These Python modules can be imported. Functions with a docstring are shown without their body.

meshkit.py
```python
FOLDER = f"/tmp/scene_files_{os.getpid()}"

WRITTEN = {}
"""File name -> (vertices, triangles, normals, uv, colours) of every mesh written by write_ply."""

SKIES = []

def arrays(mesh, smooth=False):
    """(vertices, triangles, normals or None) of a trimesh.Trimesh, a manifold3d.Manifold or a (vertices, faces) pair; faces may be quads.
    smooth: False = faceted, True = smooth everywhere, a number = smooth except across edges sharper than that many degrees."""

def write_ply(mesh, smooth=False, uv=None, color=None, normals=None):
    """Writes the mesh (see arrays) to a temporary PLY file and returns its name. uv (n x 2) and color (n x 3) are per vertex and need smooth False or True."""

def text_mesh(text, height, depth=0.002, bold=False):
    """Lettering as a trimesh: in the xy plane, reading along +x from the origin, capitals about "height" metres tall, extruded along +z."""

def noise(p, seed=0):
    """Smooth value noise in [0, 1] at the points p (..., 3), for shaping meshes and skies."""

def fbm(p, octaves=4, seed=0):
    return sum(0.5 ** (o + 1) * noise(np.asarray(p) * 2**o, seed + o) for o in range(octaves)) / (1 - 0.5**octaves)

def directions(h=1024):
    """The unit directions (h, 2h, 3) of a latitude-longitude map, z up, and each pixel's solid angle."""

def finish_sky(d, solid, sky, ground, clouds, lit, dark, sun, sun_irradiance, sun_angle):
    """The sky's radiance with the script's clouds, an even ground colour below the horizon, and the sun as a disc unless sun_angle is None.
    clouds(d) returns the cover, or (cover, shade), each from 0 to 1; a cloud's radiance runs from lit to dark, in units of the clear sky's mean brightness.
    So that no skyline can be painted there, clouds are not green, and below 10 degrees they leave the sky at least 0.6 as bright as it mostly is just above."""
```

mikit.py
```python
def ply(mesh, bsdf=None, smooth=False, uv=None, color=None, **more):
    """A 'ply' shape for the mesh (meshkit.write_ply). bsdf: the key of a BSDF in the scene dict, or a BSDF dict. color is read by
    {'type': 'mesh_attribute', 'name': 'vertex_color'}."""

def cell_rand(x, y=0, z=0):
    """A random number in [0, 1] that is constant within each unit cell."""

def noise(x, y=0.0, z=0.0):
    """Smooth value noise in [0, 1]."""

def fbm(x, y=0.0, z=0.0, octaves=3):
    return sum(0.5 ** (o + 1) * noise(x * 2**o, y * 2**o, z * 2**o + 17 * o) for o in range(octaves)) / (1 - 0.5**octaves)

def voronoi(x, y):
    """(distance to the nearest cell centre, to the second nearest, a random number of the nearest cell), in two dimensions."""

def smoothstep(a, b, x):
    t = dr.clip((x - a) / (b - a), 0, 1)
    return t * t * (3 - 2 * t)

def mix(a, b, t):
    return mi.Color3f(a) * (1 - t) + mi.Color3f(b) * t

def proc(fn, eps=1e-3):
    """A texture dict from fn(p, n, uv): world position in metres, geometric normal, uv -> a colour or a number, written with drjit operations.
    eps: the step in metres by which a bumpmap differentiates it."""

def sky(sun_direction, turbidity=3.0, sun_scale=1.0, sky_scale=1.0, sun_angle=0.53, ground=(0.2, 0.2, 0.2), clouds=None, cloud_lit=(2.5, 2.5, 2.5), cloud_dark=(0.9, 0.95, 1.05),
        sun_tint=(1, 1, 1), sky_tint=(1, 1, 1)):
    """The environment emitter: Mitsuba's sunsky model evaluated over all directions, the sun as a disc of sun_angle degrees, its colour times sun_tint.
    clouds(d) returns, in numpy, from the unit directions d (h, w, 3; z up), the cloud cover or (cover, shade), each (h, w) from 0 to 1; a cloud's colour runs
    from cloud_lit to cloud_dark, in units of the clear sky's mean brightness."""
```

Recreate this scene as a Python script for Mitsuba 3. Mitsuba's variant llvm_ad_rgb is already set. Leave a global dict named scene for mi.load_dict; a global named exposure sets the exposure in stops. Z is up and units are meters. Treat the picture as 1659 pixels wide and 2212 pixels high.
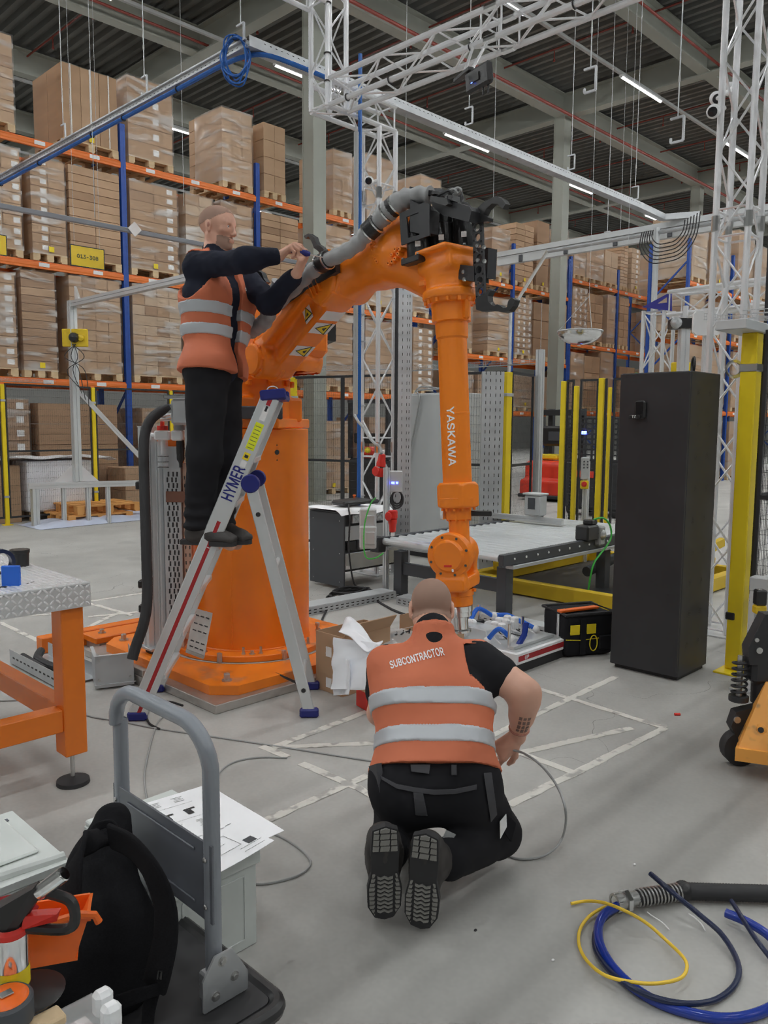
# ---------------------------------------------------------------- smooth solids: a distance grid, meshed with surface nets
class Solid:
    def __init__(s, lo, hi, h):
        s.lo, s.h = np.asarray(lo, float), h
        s.n = np.ceil((np.asarray(hi, float) - s.lo) / h).astype(int) + 1
        s.d = np.full(s.n, 0.5, np.float32)
    def win(s, lo, hi):
        a = np.clip(np.floor((np.asarray(lo) - s.lo) / s.h).astype(int), 0, s.n); b = np.clip(np.ceil((np.asarray(hi) - s.lo) / s.h).astype(int) + 1, 0, s.n)
        sl = tuple(slice(x, max(x, y)) for x, y in zip(a, b))
        ax = [s.lo[i] + s.h * np.arange(sl[i].start, sl[i].stop) for i in range(3)]
        return sl, np.stack(np.meshgrid(*ax, indexing='ij'), -1).astype(np.float32)
    def _put(s, sl, e, k):
        a = s.d[sl]
        if k <= 0: s.d[sl] = np.minimum(a, e)
        else:
            w = np.maximum(k - np.abs(a - e), 0) / k; s.d[sl] = np.minimum(a, e) - w * w * k * 0.25
        return s
    def bone(s, p, q, r1, r2=None, k=0.03):
        """round cone from p to q"""
        p, q = np.asarray(p, np.float32), np.asarray(q, np.float32); r2 = r1 if r2 is None else r2; m = max(r1, r2) + k + 2 * s.h
        sl, P = s.win(np.minimum(p, q) - m, np.maximum(p, q) + m); d = q - p; L2 = float(d @ d) + 1e-12
        t = np.clip(((P - p) @ d) / L2, 0, 1)
        return s._put(sl, np.linalg.norm(P - p - t[..., None] * d, axis=-1) - (r1 + (r2 - r1) * t), k)
    def chain(s, pts, rs, k=0.03):
        for i in range(len(pts) - 1): s.bone(pts[i], pts[i + 1], rs[i], rs[i + 1], k)
        return s
    def ball(s, c, r, k=0.03, M=None):
        """ellipsoid with radii r, axes M (columns)"""
        c = np.asarray(c, np.float32); r = np.broadcast_to(np.asarray(r, np.float32), (3,)); m = r.max() + k + 2 * s.h
        sl, P = s.win(c - m, c + m); Q = P - c
        if M is not None: Q = Q @ np.asarray(M, np.float32)[:3, :3]
        a = np.linalg.norm(Q / r, axis=-1); b = np.linalg.norm(Q / (r * r), axis=-1)
        return s._put(sl, a * (a - 1) / (b + 1e-9), k)
    def brick(s, c, half, rad=0.01, k=0.02, M=None, cut=False):
        c = np.asarray(c, np.float32); half = np.asarray(half, np.float32); m = np.linalg.norm(half) + k + 2 * s.h
        sl, P = s.win(c - m, c + m); Q = P - c
        if M is not None: Q = Q @ np.asarray(M, np.float32)[:3, :3]
        q = np.abs(Q) - (half - rad); e = np.linalg.norm(np.maximum(q, 0), axis=-1) + np.minimum(q.max(-1), 0) - rad
        if cut: s.d[sl] = np.maximum(s.d[sl], -e); return s
        return s._put(sl, e, k)
    def disc(s, c, axis, r, half, rad=0.01, k=0.02, cut=False):
        """short rounded cylinder"""
        c = np.asarray(c, np.float32); ax = np.asarray(nrm(axis), np.float32); m = math.hypot(r, half) + k + 2 * s.h
        sl, P = s.win(c - m, c + m); Q = P - c; z = Q @ ax; rr = np.linalg.norm(Q - z[..., None] * ax, axis=-1)
        q = np.stack([rr - (r - rad), np.abs(z) - (half - rad)], -1); e = np.linalg.norm(np.maximum(q, 0), axis=-1) + np.minimum(q.max(-1), 0) - rad
        if cut: s.d[sl] = np.maximum(s.d[sl], -e); return s
        return s._put(sl, e, k)
    def copy(s):
        o = Solid.__new__(Solid); o.lo, o.h, o.n, o.d = s.lo, s.h, s.n, s.d.copy(); return o
    def points(s):
        ax = [s.lo[i] + s.h * np.arange(s.n[i]) for i in range(3)]
        return np.meshgrid(*ax, indexing='ij')
    def at(s, P):
        from scipy.ndimage import map_coordinates
        return map_coordinates(s.d, ((np.asarray(P) - s.lo) / s.h).T, order=1, mode='nearest')
    def mesh(s, iso=0.0, smooth=0):
        d = s.d - iso; neg = d < 0
        c = [neg[x:d.shape[0] - 1 + x, y:d.shape[1] - 1 + y, z:d.shape[2] - 1 + z] for x in (0, 1) for y in (0, 1) for z in (0, 1)]
        cnt = sum(x.astype(np.int8) for x in c); act = (cnt > 0) & (cnt < 8); idx = np.argwhere(act)
        num = np.full(act.shape, -1, np.int64); num[act] = np.arange(len(idx))
        acc = np.zeros((len(idx), 3)); w = np.zeros(len(idx)); i, j, k = idx.T
        cor = [(x, y, z) for x in (0, 1) for y in (0, 1) for z in (0, 1)]
        val = {o: d[i + o[0], j + o[1], k + o[2]] for o in cor}
        for a in cor:
            for ax in range(3):
                if a[ax] == 0:
                    b = tuple(a[m] + (m == ax) for m in range(3)); va, vb = val[a], val[b]; x = (va < 0) != (vb < 0)
                    t = np.where(x, va / np.where(x, va - vb, 1), 0); p = np.array(a, float)[None].repeat(len(idx), 0); p[:, ax] += t
                    acc += p * x[:, None]; w += x
        v = s.lo + s.h * (idx + acc / w[:, None]); F = []
        for ax in range(3):
            u1, u2 = [(1, 2), (2, 0), (0, 1)][ax]; sh = [slice(1, -1)] * 3; sh[ax] = slice(0, -1)
            lo_ = neg[tuple(sh)]; sh2 = list(sh); sh2[ax] = slice(1, None); hi_ = neg[tuple(sh2)]
            for flip, m in ((0, lo_ & ~hi_), (1, ~lo_ & hi_)):
                g = np.argwhere(m)
                if not len(g): continue
                g = g + np.array([0 if a == ax else 1 for a in range(3)]); e1 = np.eye(3, dtype=int)[u1]; e2 = np.eye(3, dtype=int)[u2]
                q = [num[tuple((g - o).T)] for o in (e1 + e2, e2, 0 * e1, e1)]
                if flip: q = q[::-1]
                F += [np.stack([q[0], q[1], q[2]], 1), np.stack([q[0], q[2], q[3]], 1)]
        m = trimesh.Trimesh(v, np.vstack(F), process=False)
        if smooth: trimesh.smoothing.filter_taubin(m, iterations=smooth)
        return m
def wrap_text(txt, h, solid, M, off=0.002, width=None, bold=True, reach=0.08, iters=10):
    """lettering laid on a solid's surface: placed by M (x along text, z outward) and dropped along -z"""
    m = text_on(txt, h, np.eye(4), 0.0012, bold, width); m = m.subdivide_to_size(h * .35); P = xf(m, M).vertices; z = M[:3, 2]
    base = P - np.outer(m.vertices[:, 2], z)
    for _ in range(iters): base = base - np.outer(solid.at(base), z) * .9
    return trimesh.Trimesh(base + np.outer(off + m.vertices[:, 2], z), m.faces, process=False)
import math, random
import numpy as np
import trimesh
import manifold3d as m3
import drjit as dr
import mitsuba as mi
import mikit, meshkit
from mikit import proc, noise, fbm, smoothstep, mix, cell_rand, voronoi
from shapely.geometry import Polygon, Point, box as sbox
from shapely import affinity
from scipy.spatial import ConvexHull

random.seed(7)
RNG = np.random.RandomState(7)
T = mi.ScalarTransform4f
PI = math.pi
V = lambda *a: np.array(a, float)
scene, labels = {}, {}

# ---------------------------------------------------------------- camera, exposure
exposure = 0.85
YAW, PITCH, ROLL, CAM_H = math.radians(44.4522), math.radians(-6.1252), math.radians(0.3903), 1.6
FWD = V(math.cos(YAW) * math.cos(PITCH), math.sin(YAW) * math.cos(PITCH), math.sin(PITCH))
_r = V(math.sin(YAW), -math.cos(YAW), 0); _u = np.cross(_r, FWD)
UP = -math.sin(ROLL) * _r + math.cos(ROLL) * _u
scene['camera'] = {'type': 'perspective', 'fov': math.degrees(2 * math.atan(1659 / 2 / 1737.84)), 'fov_axis': 'x', 'near_clip': 0.05, 'far_clip': 300.0,
                   'to_world': T().look_at(origin=[0, 0, CAM_H], target=(V(0, 0, CAM_H) + FWD).tolist(), up=UP.tolist())}
# the hall's tubes are the only light: rows along X, tubes 1.93 m long every 5.75 m, hung at 9.4 m
LAMP_ROWS = [-10.8, -5.7, -0.6, 4.5, 9.58, 14.78, 19.8, 24.9]
LAMP_X = [0.05 + 5.75 * k for k in range(-3, 8)]
LAMP_RADIANCE = (118.0, 121.0, 120.0)

# ---------------------------------------------------------------- helpers
def lin(r, g, b):
    return [((c / 255) / 12.92 if c <= 10 else ((c / 255 + 0.055) / 1.055) ** 2.4) for c in (r, g, b)]

def rgb(c):
    return {'type': 'rgb', 'value': [float(x) for x in c]}

def mat(name, color, rough=0.5, metal=0.0, spec=0.5, coat=0.0, bump=None, two=True, **kw):
    b = {'type': 'principled', 'base_color': proc(color) if callable(color) else rgb(color), 'roughness': rough, 'metallic': metal}
    if not metal: b['specular'] = spec
    if coat: b['clearcoat'] = coat; b['clearcoat_gloss'] = 0.9
    b.update(kw)
    if bump: b = {'type': 'bumpmap', 'arbitrary': proc(bump[0], eps=bump[2] if len(bump) > 2 else 1e-3), 'scale': bump[1], 'bsdf': b}
    scene['m_' + name] = {'type': 'twosided', 'bsdf': b} if two else b
    return 'm_' + name

_used = {}
def numbered(name):
    k = _used.get(name, -1) + 1
    _used[name] = k
    return name if k == 0 else f'{name}_{k:03d}'

def thing(name, label, cat, group=None):
    key = numbered(name)
    labels[key] = {'label': label, 'category': cat}
    if group: labels[key]['group'] = group
    return key

def xf(mesh, M):
    m = mesh.copy(); m.apply_transform(M); return m

def put(parent, name, mesh, m, smooth=30, label=None, kind=None, M=None, **kw):
    """a part (or sub-part) of parent: one mesh, one entry"""
    if M is not None: mesh = xf(mesh, M)
    key = numbered(parent + '__' + name)
    scene[key] = mikit.ply(mesh, m, smooth=smooth, **kw)
    if label or kind: labels[key] = {**({'label': label} if label else {}), **({'kind': kind} if kind else {})}
    return key

def put_copy(parent, name, shape, M, label=None, kind=None):
    key = numbered(parent + '__' + name)
    scene[key] = {**shape, 'to_world': T(M)}
    if label or kind: labels[key] = {**({'label': label} if label else {}), **({'kind': kind} if kind else {})}
    return key

def single(name, mesh, m, label, cat, group=None, smooth=30, kind=None, **kw):
    key = numbered(name)
    scene[key] = mikit.ply(mesh, m, smooth=smooth, **kw)
    labels[key] = {'label': label, 'category': cat}
    if group: labels[key]['group'] = group
    if kind: labels[key]['kind'] = kind
    return key

def struct(name, mesh, m, smooth=30, label=None):
    scene[name] = mikit.ply(mesh, m, smooth=smooth)
    labels[name] = {'kind': 'structure', **({'label': label} if label else {})}
    return name

def join(*ms):
    return trimesh.util.concatenate([x for m in ms for x in (m if isinstance(m, (list, tuple)) else [m])])

def nrm(v):
    v = np.asarray(v, float); return v / np.linalg.norm(v)

def frame(o, x, z=(0, 0, 1)):
    """4x4: x axis along x, z axis as near z as can be"""
    x = nrm(x); y = np.cross(nrm(z), x)
    if np.linalg.norm(y) < 1e-6: y = np.cross((0, 1, 0), x)
    y = nrm(y); M = np.eye(4); M[:3, 0], M[:3, 1], M[:3, 2], M[:3, 3] = x, y, np.cross(x, y), o
    return M

def trans(*o):
    M = np.eye(4); M[:3, 3] = o; return M

def rotm(axis, deg, o=(0, 0, 0)):
    return trimesh.transformations.rotation_matrix(math.radians(deg), axis, o)

def hull(pts):
    m = m3.Manifold.hull_points(np.asarray(pts, float)).to_mesh()
    return trimesh.Trimesh(m.vert_properties[:, :3], m.tri_verts, process=False)

_boxes = {}
def bx(sx, sy, sz, b=0.0, o=(0, 0, 0)):
    """box centred at o; b bevels every edge"""
    k = (round(sx, 5), round(sy, 5), round(sz, 5), b)
    if k not in _boxes:
        if b <= 0: _boxes[k] = trimesh.creation.box((sx, sy, sz))
        else:
            h = V(sx, sy, sz) / 2; pts = []
            for s in np.ndindex(2, 2, 2):
                s = V(*s) * 2 - 1
                for a in range(3):
                    q = h - b; q[a] = h[a]; pts.append(s * q)
            _boxes[k] = hull(pts)
    m = _boxes[k].copy(); m.apply_translation(o); return m

def bb(p, q, b=0.0):
    """box from corner p to corner q"""
    p, q = np.minimum(p, q).astype(float), np.maximum(p, q).astype(float)
    return bx(*(q - p), b, (p + q) / 2)

def cyl(p, q, r, n=16, r2=None, cap=True):
    p, q = np.asarray(p, float), np.asarray(q, float)
    return tube([p, q], [r, r if r2 is None else r2], n, cap)

def tube(pts, r, n=8, cap=True, closed=False):
    p = np.asarray(pts, float); N = len(p)
    r = np.broadcast_to(np.asarray(r, float), (N,))
    t = np.gradient(p, axis=0) if N > 2 else np.repeat([p[1] - p[0]], 2, 0)
    if closed: t = np.roll(p, -1, 0) - np.roll(p, 1, 0)
    t = t / (np.linalg.norm(t, axis=1, keepdims=True) + 1e-12)
    a = np.cross(t[0], (0, 0, 1) if abs(t[0][2]) < 0.9 else (1, 0, 0)); a = nrm(a)
    ang = np.arange(n) * 2 * PI / n; vs = []
    for i in range(N):
        a = a - t[i] * (a @ t[i]); a = nrm(a); b = np.cross(t[i], a)
        vs.append(p[i] + r[i] * (np.cos(ang)[:, None] * a + np.sin(ang)[:, None] * b))
    v = np.vstack(vs); f = []
    for i in range(N if closed else N - 1):
        i2 = (i + 1) % N
        for j in range(n):
            k = (j + 1) % n
            f += [[i * n + j, i * n + k, i2 * n + k], [i * n + j, i2 * n + k, i2 * n + j]]
    if cap and not closed:
        c0, c1 = len(v), len(v) + 1; v = np.vstack([v, p[0], p[-1]])
        for j in range(n):
            k = (j + 1) % n
            f += [[c0, k, j], [c1, (N - 1) * n + j, (N - 1) * n + k]]
    return trimesh.Trimesh(v, f, process=False)

def spline(pts, n=8, closed=False):
    """Catmull-Rom through the points"""
    p = np.asarray(pts, float); N = len(p); out = []
    g = (lambda i: p[i % N]) if closed else (lambda i: p[min(max(i, 0), N - 1)])
    for i in range(N if closed else N - 1):
        a, b, c, d = g(i - 1), g(i), g(i + 1), g(i + 2)
        for k in range(n):
            t = k / n
            out.append(0.5 * (2 * b + (c - a) * t + (2 * a - 5 * b + 4 * c - d) * t * t + (3 * b - 3 * c + d - a) * t ** 3))
    if not closed: out.append(p[-1])
    return np.array(out)

def lathe(prof, n=32, o=(0, 0, 0), axis=(0, 0, 1)):
    """profile of (radius, height) turned about axis through o"""
    prof = np.asarray(prof, float); N = len(prof); ang = np.arange(n) * 2 * PI / n
    v = np.stack([prof[:, :1] * np.cos(ang), prof[:, :1] * np.sin(ang), np.repeat(prof[:, 1:], n, 1)], -1).reshape(-1, 3); f = []
    for i in range(N - 1):
        for j in range(n):
            k = (j + 1) % n
            f += [[i * n + j, i * n + k, (i + 1) * n + k], [i * n + j, (i + 1) * n + k, (i + 1) * n + j]]
    m = trimesh.Trimesh(v, f, process=False)
    if np.linalg.norm(np.cross(axis, (0, 0, 1))) > 1e-9 or axis[2] < 0:
        m.apply_transform(trimesh.geometry.align_vectors((0, 0, 1), axis))
    m.apply_translation(o); return m

def prism(poly, h, M=None, o=(0, 0, 0)):
    """polygon (xy) extruded h along z"""
    if not isinstance(poly, Polygon): poly = Polygon(poly)
    m = trimesh.creation.extrude_polygon(poly, h, engine='earcut'); m.apply_translation(o)
    return m if M is None else xf(m, M)

def sheet(P, nu, nv, fn=None):
    """grid over a quad P = (p00, p10, p11, p01), moved by fn(points, u, v)"""
    P = np.asarray(P, float); u, v = np.meshgrid(np.linspace(0, 1, nu), np.linspace(0, 1, nv), indexing='ij')
    U, W = u[..., None], v[..., None]
    p = (1 - U) * (1 - W) * P[0] + U * (1 - W) * P[1] + U * W * P[2] + (1 - U) * W * P[3]
    if fn: p = fn(p, u, v)
    i, j = np.meshgrid(np.arange(nu - 1), np.arange(nv - 1), indexing='ij'); a = (i * nv + j).ravel()
    f = np.vstack([np.stack([a, a + nv, a + nv + 1], 1), np.stack([a, a + nv + 1, a + 1], 1)])
    return trimesh.Trimesh(p.reshape(-1, 3), f, process=False)

def thick(m, d, direction=None):
    """a sheet given thickness d (solid shell)"""
    n = m.vertex_normals if direction is None else np.asarray(direction, float)
    a, b = m.copy(), m.copy(); b.vertices = b.vertices + n * d; a.faces = a.faces[:, ::-1]
    e = trimesh.grouping.group_rows(np.sort(m.edges, axis=1), require_count=1)
    E = m.edges[e]; N = len(m.vertices)
    side = np.vstack([np.stack([E[:, 0], E[:, 1], E[:, 1] + N], 1), np.stack([E[:, 0], E[:, 1] + N, E[:, 0] + N], 1)])
    return trimesh.Trimesh(np.vstack([a.vertices, b.vertices]), np.vstack([a.faces, b.faces + N, side]), process=False)

def text_on(txt, h, M, depth=0.002, bold=True, width=None):
    m = meshkit.text_mesh(txt, h, depth, bold)
    if width: m.apply_scale([width / m.extents[0], 1, 1])
    m.apply_translation([-(m.bounds[0][0] + m.bounds[1][0]) / 2, -(m.bounds[0][1] + m.bounds[1][1]) / 2, 0])
    return xf(m, M)

_alu = {}
def alu_profile(w, h, slot=0.010, dp=0.011):
    if (w, h) not in _alu:
        P = sbox(-w / 2, -h / 2, w / 2, h / 2).buffer(-0.0015).buffer(0.0015, quad_segs=2)
        for s in (-1, 1):
            for y in ([0] if h < 1.6 * w else [-h / 4, h / 4]):
                P = P.difference(sbox(min(s * w / 2, s * (w / 2 - dp)), y - slot / 2, max(s * w / 2, s * (w / 2 - dp)), y + slot / 2))
            for x in ([0] if w < 1.6 * h else [-w / 4, w / 4]):
                P = P.difference(sbox(x - slot / 2, min(s * h / 2, s * (h / 2 - dp)), x + slot / 2, max(s * h / 2, s * (h / 2 - dp))))
        _alu[(w, h)] = P
    return _alu[(w, h)]

def alu(p, q, w=0.08, h=None, up=(0, 0, 1)):
    """slotted aluminium profile from p to q; w across, h along up"""
    p, q = np.asarray(p, float), np.asarray(q, float); h = h or w
    L = np.linalg.norm(q - p); z = (q - p) / L
    y = np.asarray(up, float); y = y - z * (y @ z)
    if np.linalg.norm(y) < 1e-6: y = V(0, 1, 0) - z * z[1]
    y = nrm(y); M = np.eye(4); M[:3, 0], M[:3, 1], M[:3, 2], M[:3, 3] = np.cross(y, z), y, z, p
    return prism(alu_profile(w, h), L, M)

def bar(p, q, w, h, b=0.0, up=(0, 0, 1)):
    """box beam from p to q; w across, h along up"""
    p, q = np.asarray(p, float), np.asarray(q, float); L = np.linalg.norm(q - p)
    u = up if abs(nrm(q - p) @ nrm(up)) < 0.99 else (0, 1, 0)
    return xf(bx(L, w, h, b), frame((p + q) / 2, q - p, u))

def bolt(o, axis, r, h, washer=True):
    a = [(0, h), (r * 0.85, h), (r, h * 0.9), (r, 0)]
    m = lathe(a, 6, o, axis)
    return join(m, lathe([(0, h * .2), (r * 1.5, h * .2), (r * 1.5, 0)], 10, o, axis)) if washer else m

# ---------------------------------------------------------------- materials
def concrete(p, n, uv):
    a = fbm(p.x * 0.5, p.y * 0.5, 0, 4); b = fbm(p.x * 3.1 + 7, p.y * 3.1, 3, 3); c = noise(p.x * 90, p.y * 90)
    st = fbm(p.x * 0.35 + 40, p.y * 2.4, 9, 3)          # long trowel and tyre traces
    v = 0.385 + 0.10 * (a - 0.5) + 0.07 * (b - 0.5) + 0.022 * (c - 0.5) + 0.06 * (st - 0.5)
    spot = smoothstep(0.70, 0.80, fbm(p.x * 1.7 + 3, p.y * 1.7 + 11, 5, 3))
    d1, d2, _ = voronoi(p.x * 0.62 + 0.45 * fbm(p.x * 2, p.y * 2, 1, 3), p.y * 0.62 + 0.45 * fbm(p.x * 2, p.y * 2, 8, 3))
    crack = (1 - smoothstep(0.0, 0.0035, d2 - d1)) * smoothstep(0.45, 0.6, noise(p.x * 0.8 + 5, p.y * 0.8))
    tyre = smoothstep(0.62, 0.75, fbm(p.x * 0.22, p.y * 4.0 + 20, 4, 2)) * smoothstep(0.4, 0.6, noise(p.x * 0.3 + 9, p.y * 0.3 + 2))
    v = v * (1 - 0.10 * spot) * (1 - 0.45 * crack) * (1 - 0.14 * tyre)
    return mi.Color3f(v * 1.0, v * 0.985, v * 0.94)
mat('concrete', concrete, rough=0.55, spec=0.35)
mat('tape', lambda p, n, uv: mix((0.60, 0.585, 0.54), (0.36, 0.35, 0.33), smoothstep(0.55, 0.75, fbm(p.x * 22, p.y * 22, 0, 3))), rough=0.6)
mat('deck', lambda p, n, uv: mix((0.085, 0.09, 0.085), (0.13, 0.13, 0.12), fbm(p.x * 0.6, p.y * 0.6, 0, 2)), rough=0.5)
mat('steel_grey', (0.27, 0.28, 0.245), rough=0.55)
mat('wall', (0.22, 0.22, 0.21), rough=0.8)
mat('redpipe', (0.20, 0.035, 0.025), rough=0.5)
mat('galv', lambda p, n, uv: mix((0.50, 0.52, 0.54), (0.66, 0.68, 0.70), fbm(p.x * 9, p.y * 9, p.z * 9, 2)), rough=0.42, metal=0.75)
mat('galv_dull', (0.52, 0.54, 0.55), rough=0.5, metal=0.35)
mat('alu', (0.82, 0.83, 0.85), rough=0.3, metal=0.5)
mat('alu_matt', (0.68, 0.70, 0.71), rough=0.38, metal=0.6)
mat('chrome', (0.86, 0.87, 0.88), rough=0.1, metal=1.0)
mat('steel', (0.55, 0.55, 0.54), rough=0.32, metal=0.9)
mat('raw_steel', lambda p, n, uv: mix((0.42, 0.40, 0.38), (0.62, 0.60, 0.57), fbm(p.x * 14, p.y * 14, p.z * 14, 3)), rough=0.38, metal=0.8)
mat('orange_beam', (0.72, 0.17, 0.025), rough=0.45)
mat('blue_rack', (0.012, 0.06, 0.30), rough=0.45)
mat('wood', lambda p, n, uv: mix((0.52, 0.37, 0.21), (0.68, 0.52, 0.33), fbm(p.x * 6, p.y * 6, p.z * 30, 3)), rough=0.75)
mat('wood_orange', (0.62, 0.30, 0.09), rough=0.7)
for k, (a, b) in enumerate((((0.36, 0.225, 0.135), (0.44, 0.285, 0.175)), ((0.42, 0.27, 0.165), (0.50, 0.335, 0.215)), ((0.315, 0.195, 0.12), (0.38, 0.24, 0.15)), ((0.46, 0.33, 0.225), (0.54, 0.40, 0.285)))):
    mat(f'carton_{k}', (lambda a, b: lambda p, n, uv: mix(a, b, fbm(p.x * 1.3, p.y * 1.3, p.z * 7, 3)))(a, b), rough=0.7, spec=0.3)
mat('carton_tape', (0.46, 0.33, 0.21), rough=0.3)
mat('label_white', (0.78, 0.78, 0.78), rough=0.5)
mat('label_yellow', (0.78, 0.60, 0.02), rough=0.5)
mat('sign_yellow', (0.68, 0.47, 0.02), rough=0.4)
mat('ink', (0.02, 0.02, 0.022), rough=0.5)
mat('fence_yellow', (0.80, 0.60, 0.015), rough=0.4)
mat('black_paint', (0.022, 0.023, 0.026), rough=0.5)
mat('black_gloss', (0.012, 0.012, 0.013), rough=0.18)
mat('black_rubber', (0.025, 0.025, 0.027), rough=0.65)
mat('black_cabinet', lambda p, n, uv: mix((0.021, 0.022, 0.025), (0.03, 0.03, 0.034), fbm(p.x * 5, p.y * 5, p.z * 5, 3)), rough=0.42)
mat('black_plastic', (0.018, 0.018, 0.019), rough=0.35)
mat('dark_grey', (0.055, 0.06, 0.068), rough=0.5)
mat('grey_cabinet', (0.50, 0.515, 0.52), rough=0.5)
mat('grey_plastic', lambda p, n, uv: mix((0.52, 0.55, 0.53), (0.57, 0.60, 0.58), fbm(p.x * 9, p.y * 9, p.z * 9, 2)), rough=0.5)
mat('grey_tube', (0.225, 0.245, 0.275), rough=0.28, coat=0.4)
mat('white_plastic', (0.78, 0.79, 0.80), rough=0.35)
mat('paper', (0.82, 0.82, 0.84), rough=0.7)
mat('foam_white', (0.80, 0.82, 0.86), rough=0.6)
mat('robot_orange', lambda p, n, uv: mix((0.84, 0.205, 0.010), (0.90, 0.235, 0.014), fbm(p.x * 4, p.y * 4, p.z * 4, 2)), rough=0.32, coat=0.25)
mat('pedestal_orange', lambda p, n, uv: mix((0.78, 0.185, 0.010), (0.86, 0.215, 0.014), fbm(p.x * 2.2, p.y * 2.2, p.z * 6, 3)), rough=0.34, coat=0.2)
mat('base_orange', lambda p, n, uv: mix((0.80, 0.20, 0.012), (0.46, 0.17, 0.07), smoothstep(0.58, 0.78, fbm(p.x * 6, p.y * 6, p.z, 4))), rough=0.45)
mat('bench_orange', (0.70, 0.165, 0.012), rough=0.38, coat=0.2)
mat('jack_orange', lambda p, n, uv: mix((0.82, 0.36, 0.07), (0.34, 0.17, 0.06), smoothstep(0.66, 0.8, fbm(p.x * 14, p.y * 14, p.z * 14, 3))), rough=0.4)
mat('orange_plastic', (0.80, 0.14, 0.015), rough=0.4)
mat('red', (0.62, 0.03, 0.02), rough=0.4)
mat('red_forklift', (0.72, 0.045, 0.02), rough=0.35, coat=0.3)
mat('dark_red', (0.36, 0.02, 0.025), rough=0.4)
mat('blue_plastic', (0.012, 0.016, 0.16), rough=0.4)
mat('blue_pipe', (0.015, 0.10, 0.36), rough=0.4)
mat('blue_hose', (0.006, 0.03, 0.26), rough=0.12, coat=0.8)
mat('navy_hose', (0.010, 0.018, 0.055), rough=0.25)
mat('blue_bright', (0.02, 0.13, 0.62), rough=0.35)
mat('blue_truss', (0.03, 0.03, 0.26), rough=0.45)
mat('yellow_cord', (0.82, 0.55, 0.05), rough=0.4)
mat('green_cable', (0.05, 0.42, 0.06), rough=0.45)
mat('grey_cable', (0.32, 0.33, 0.33), rough=0.45)
mat('grey_sleeve', lambda p, n, uv: mix((0.25, 0.255, 0.26), (0.34, 0.345, 0.35), noise(p.x * 30, p.y * 30, p.z * 30)), rough=0.55, sheen=0.5)
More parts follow.
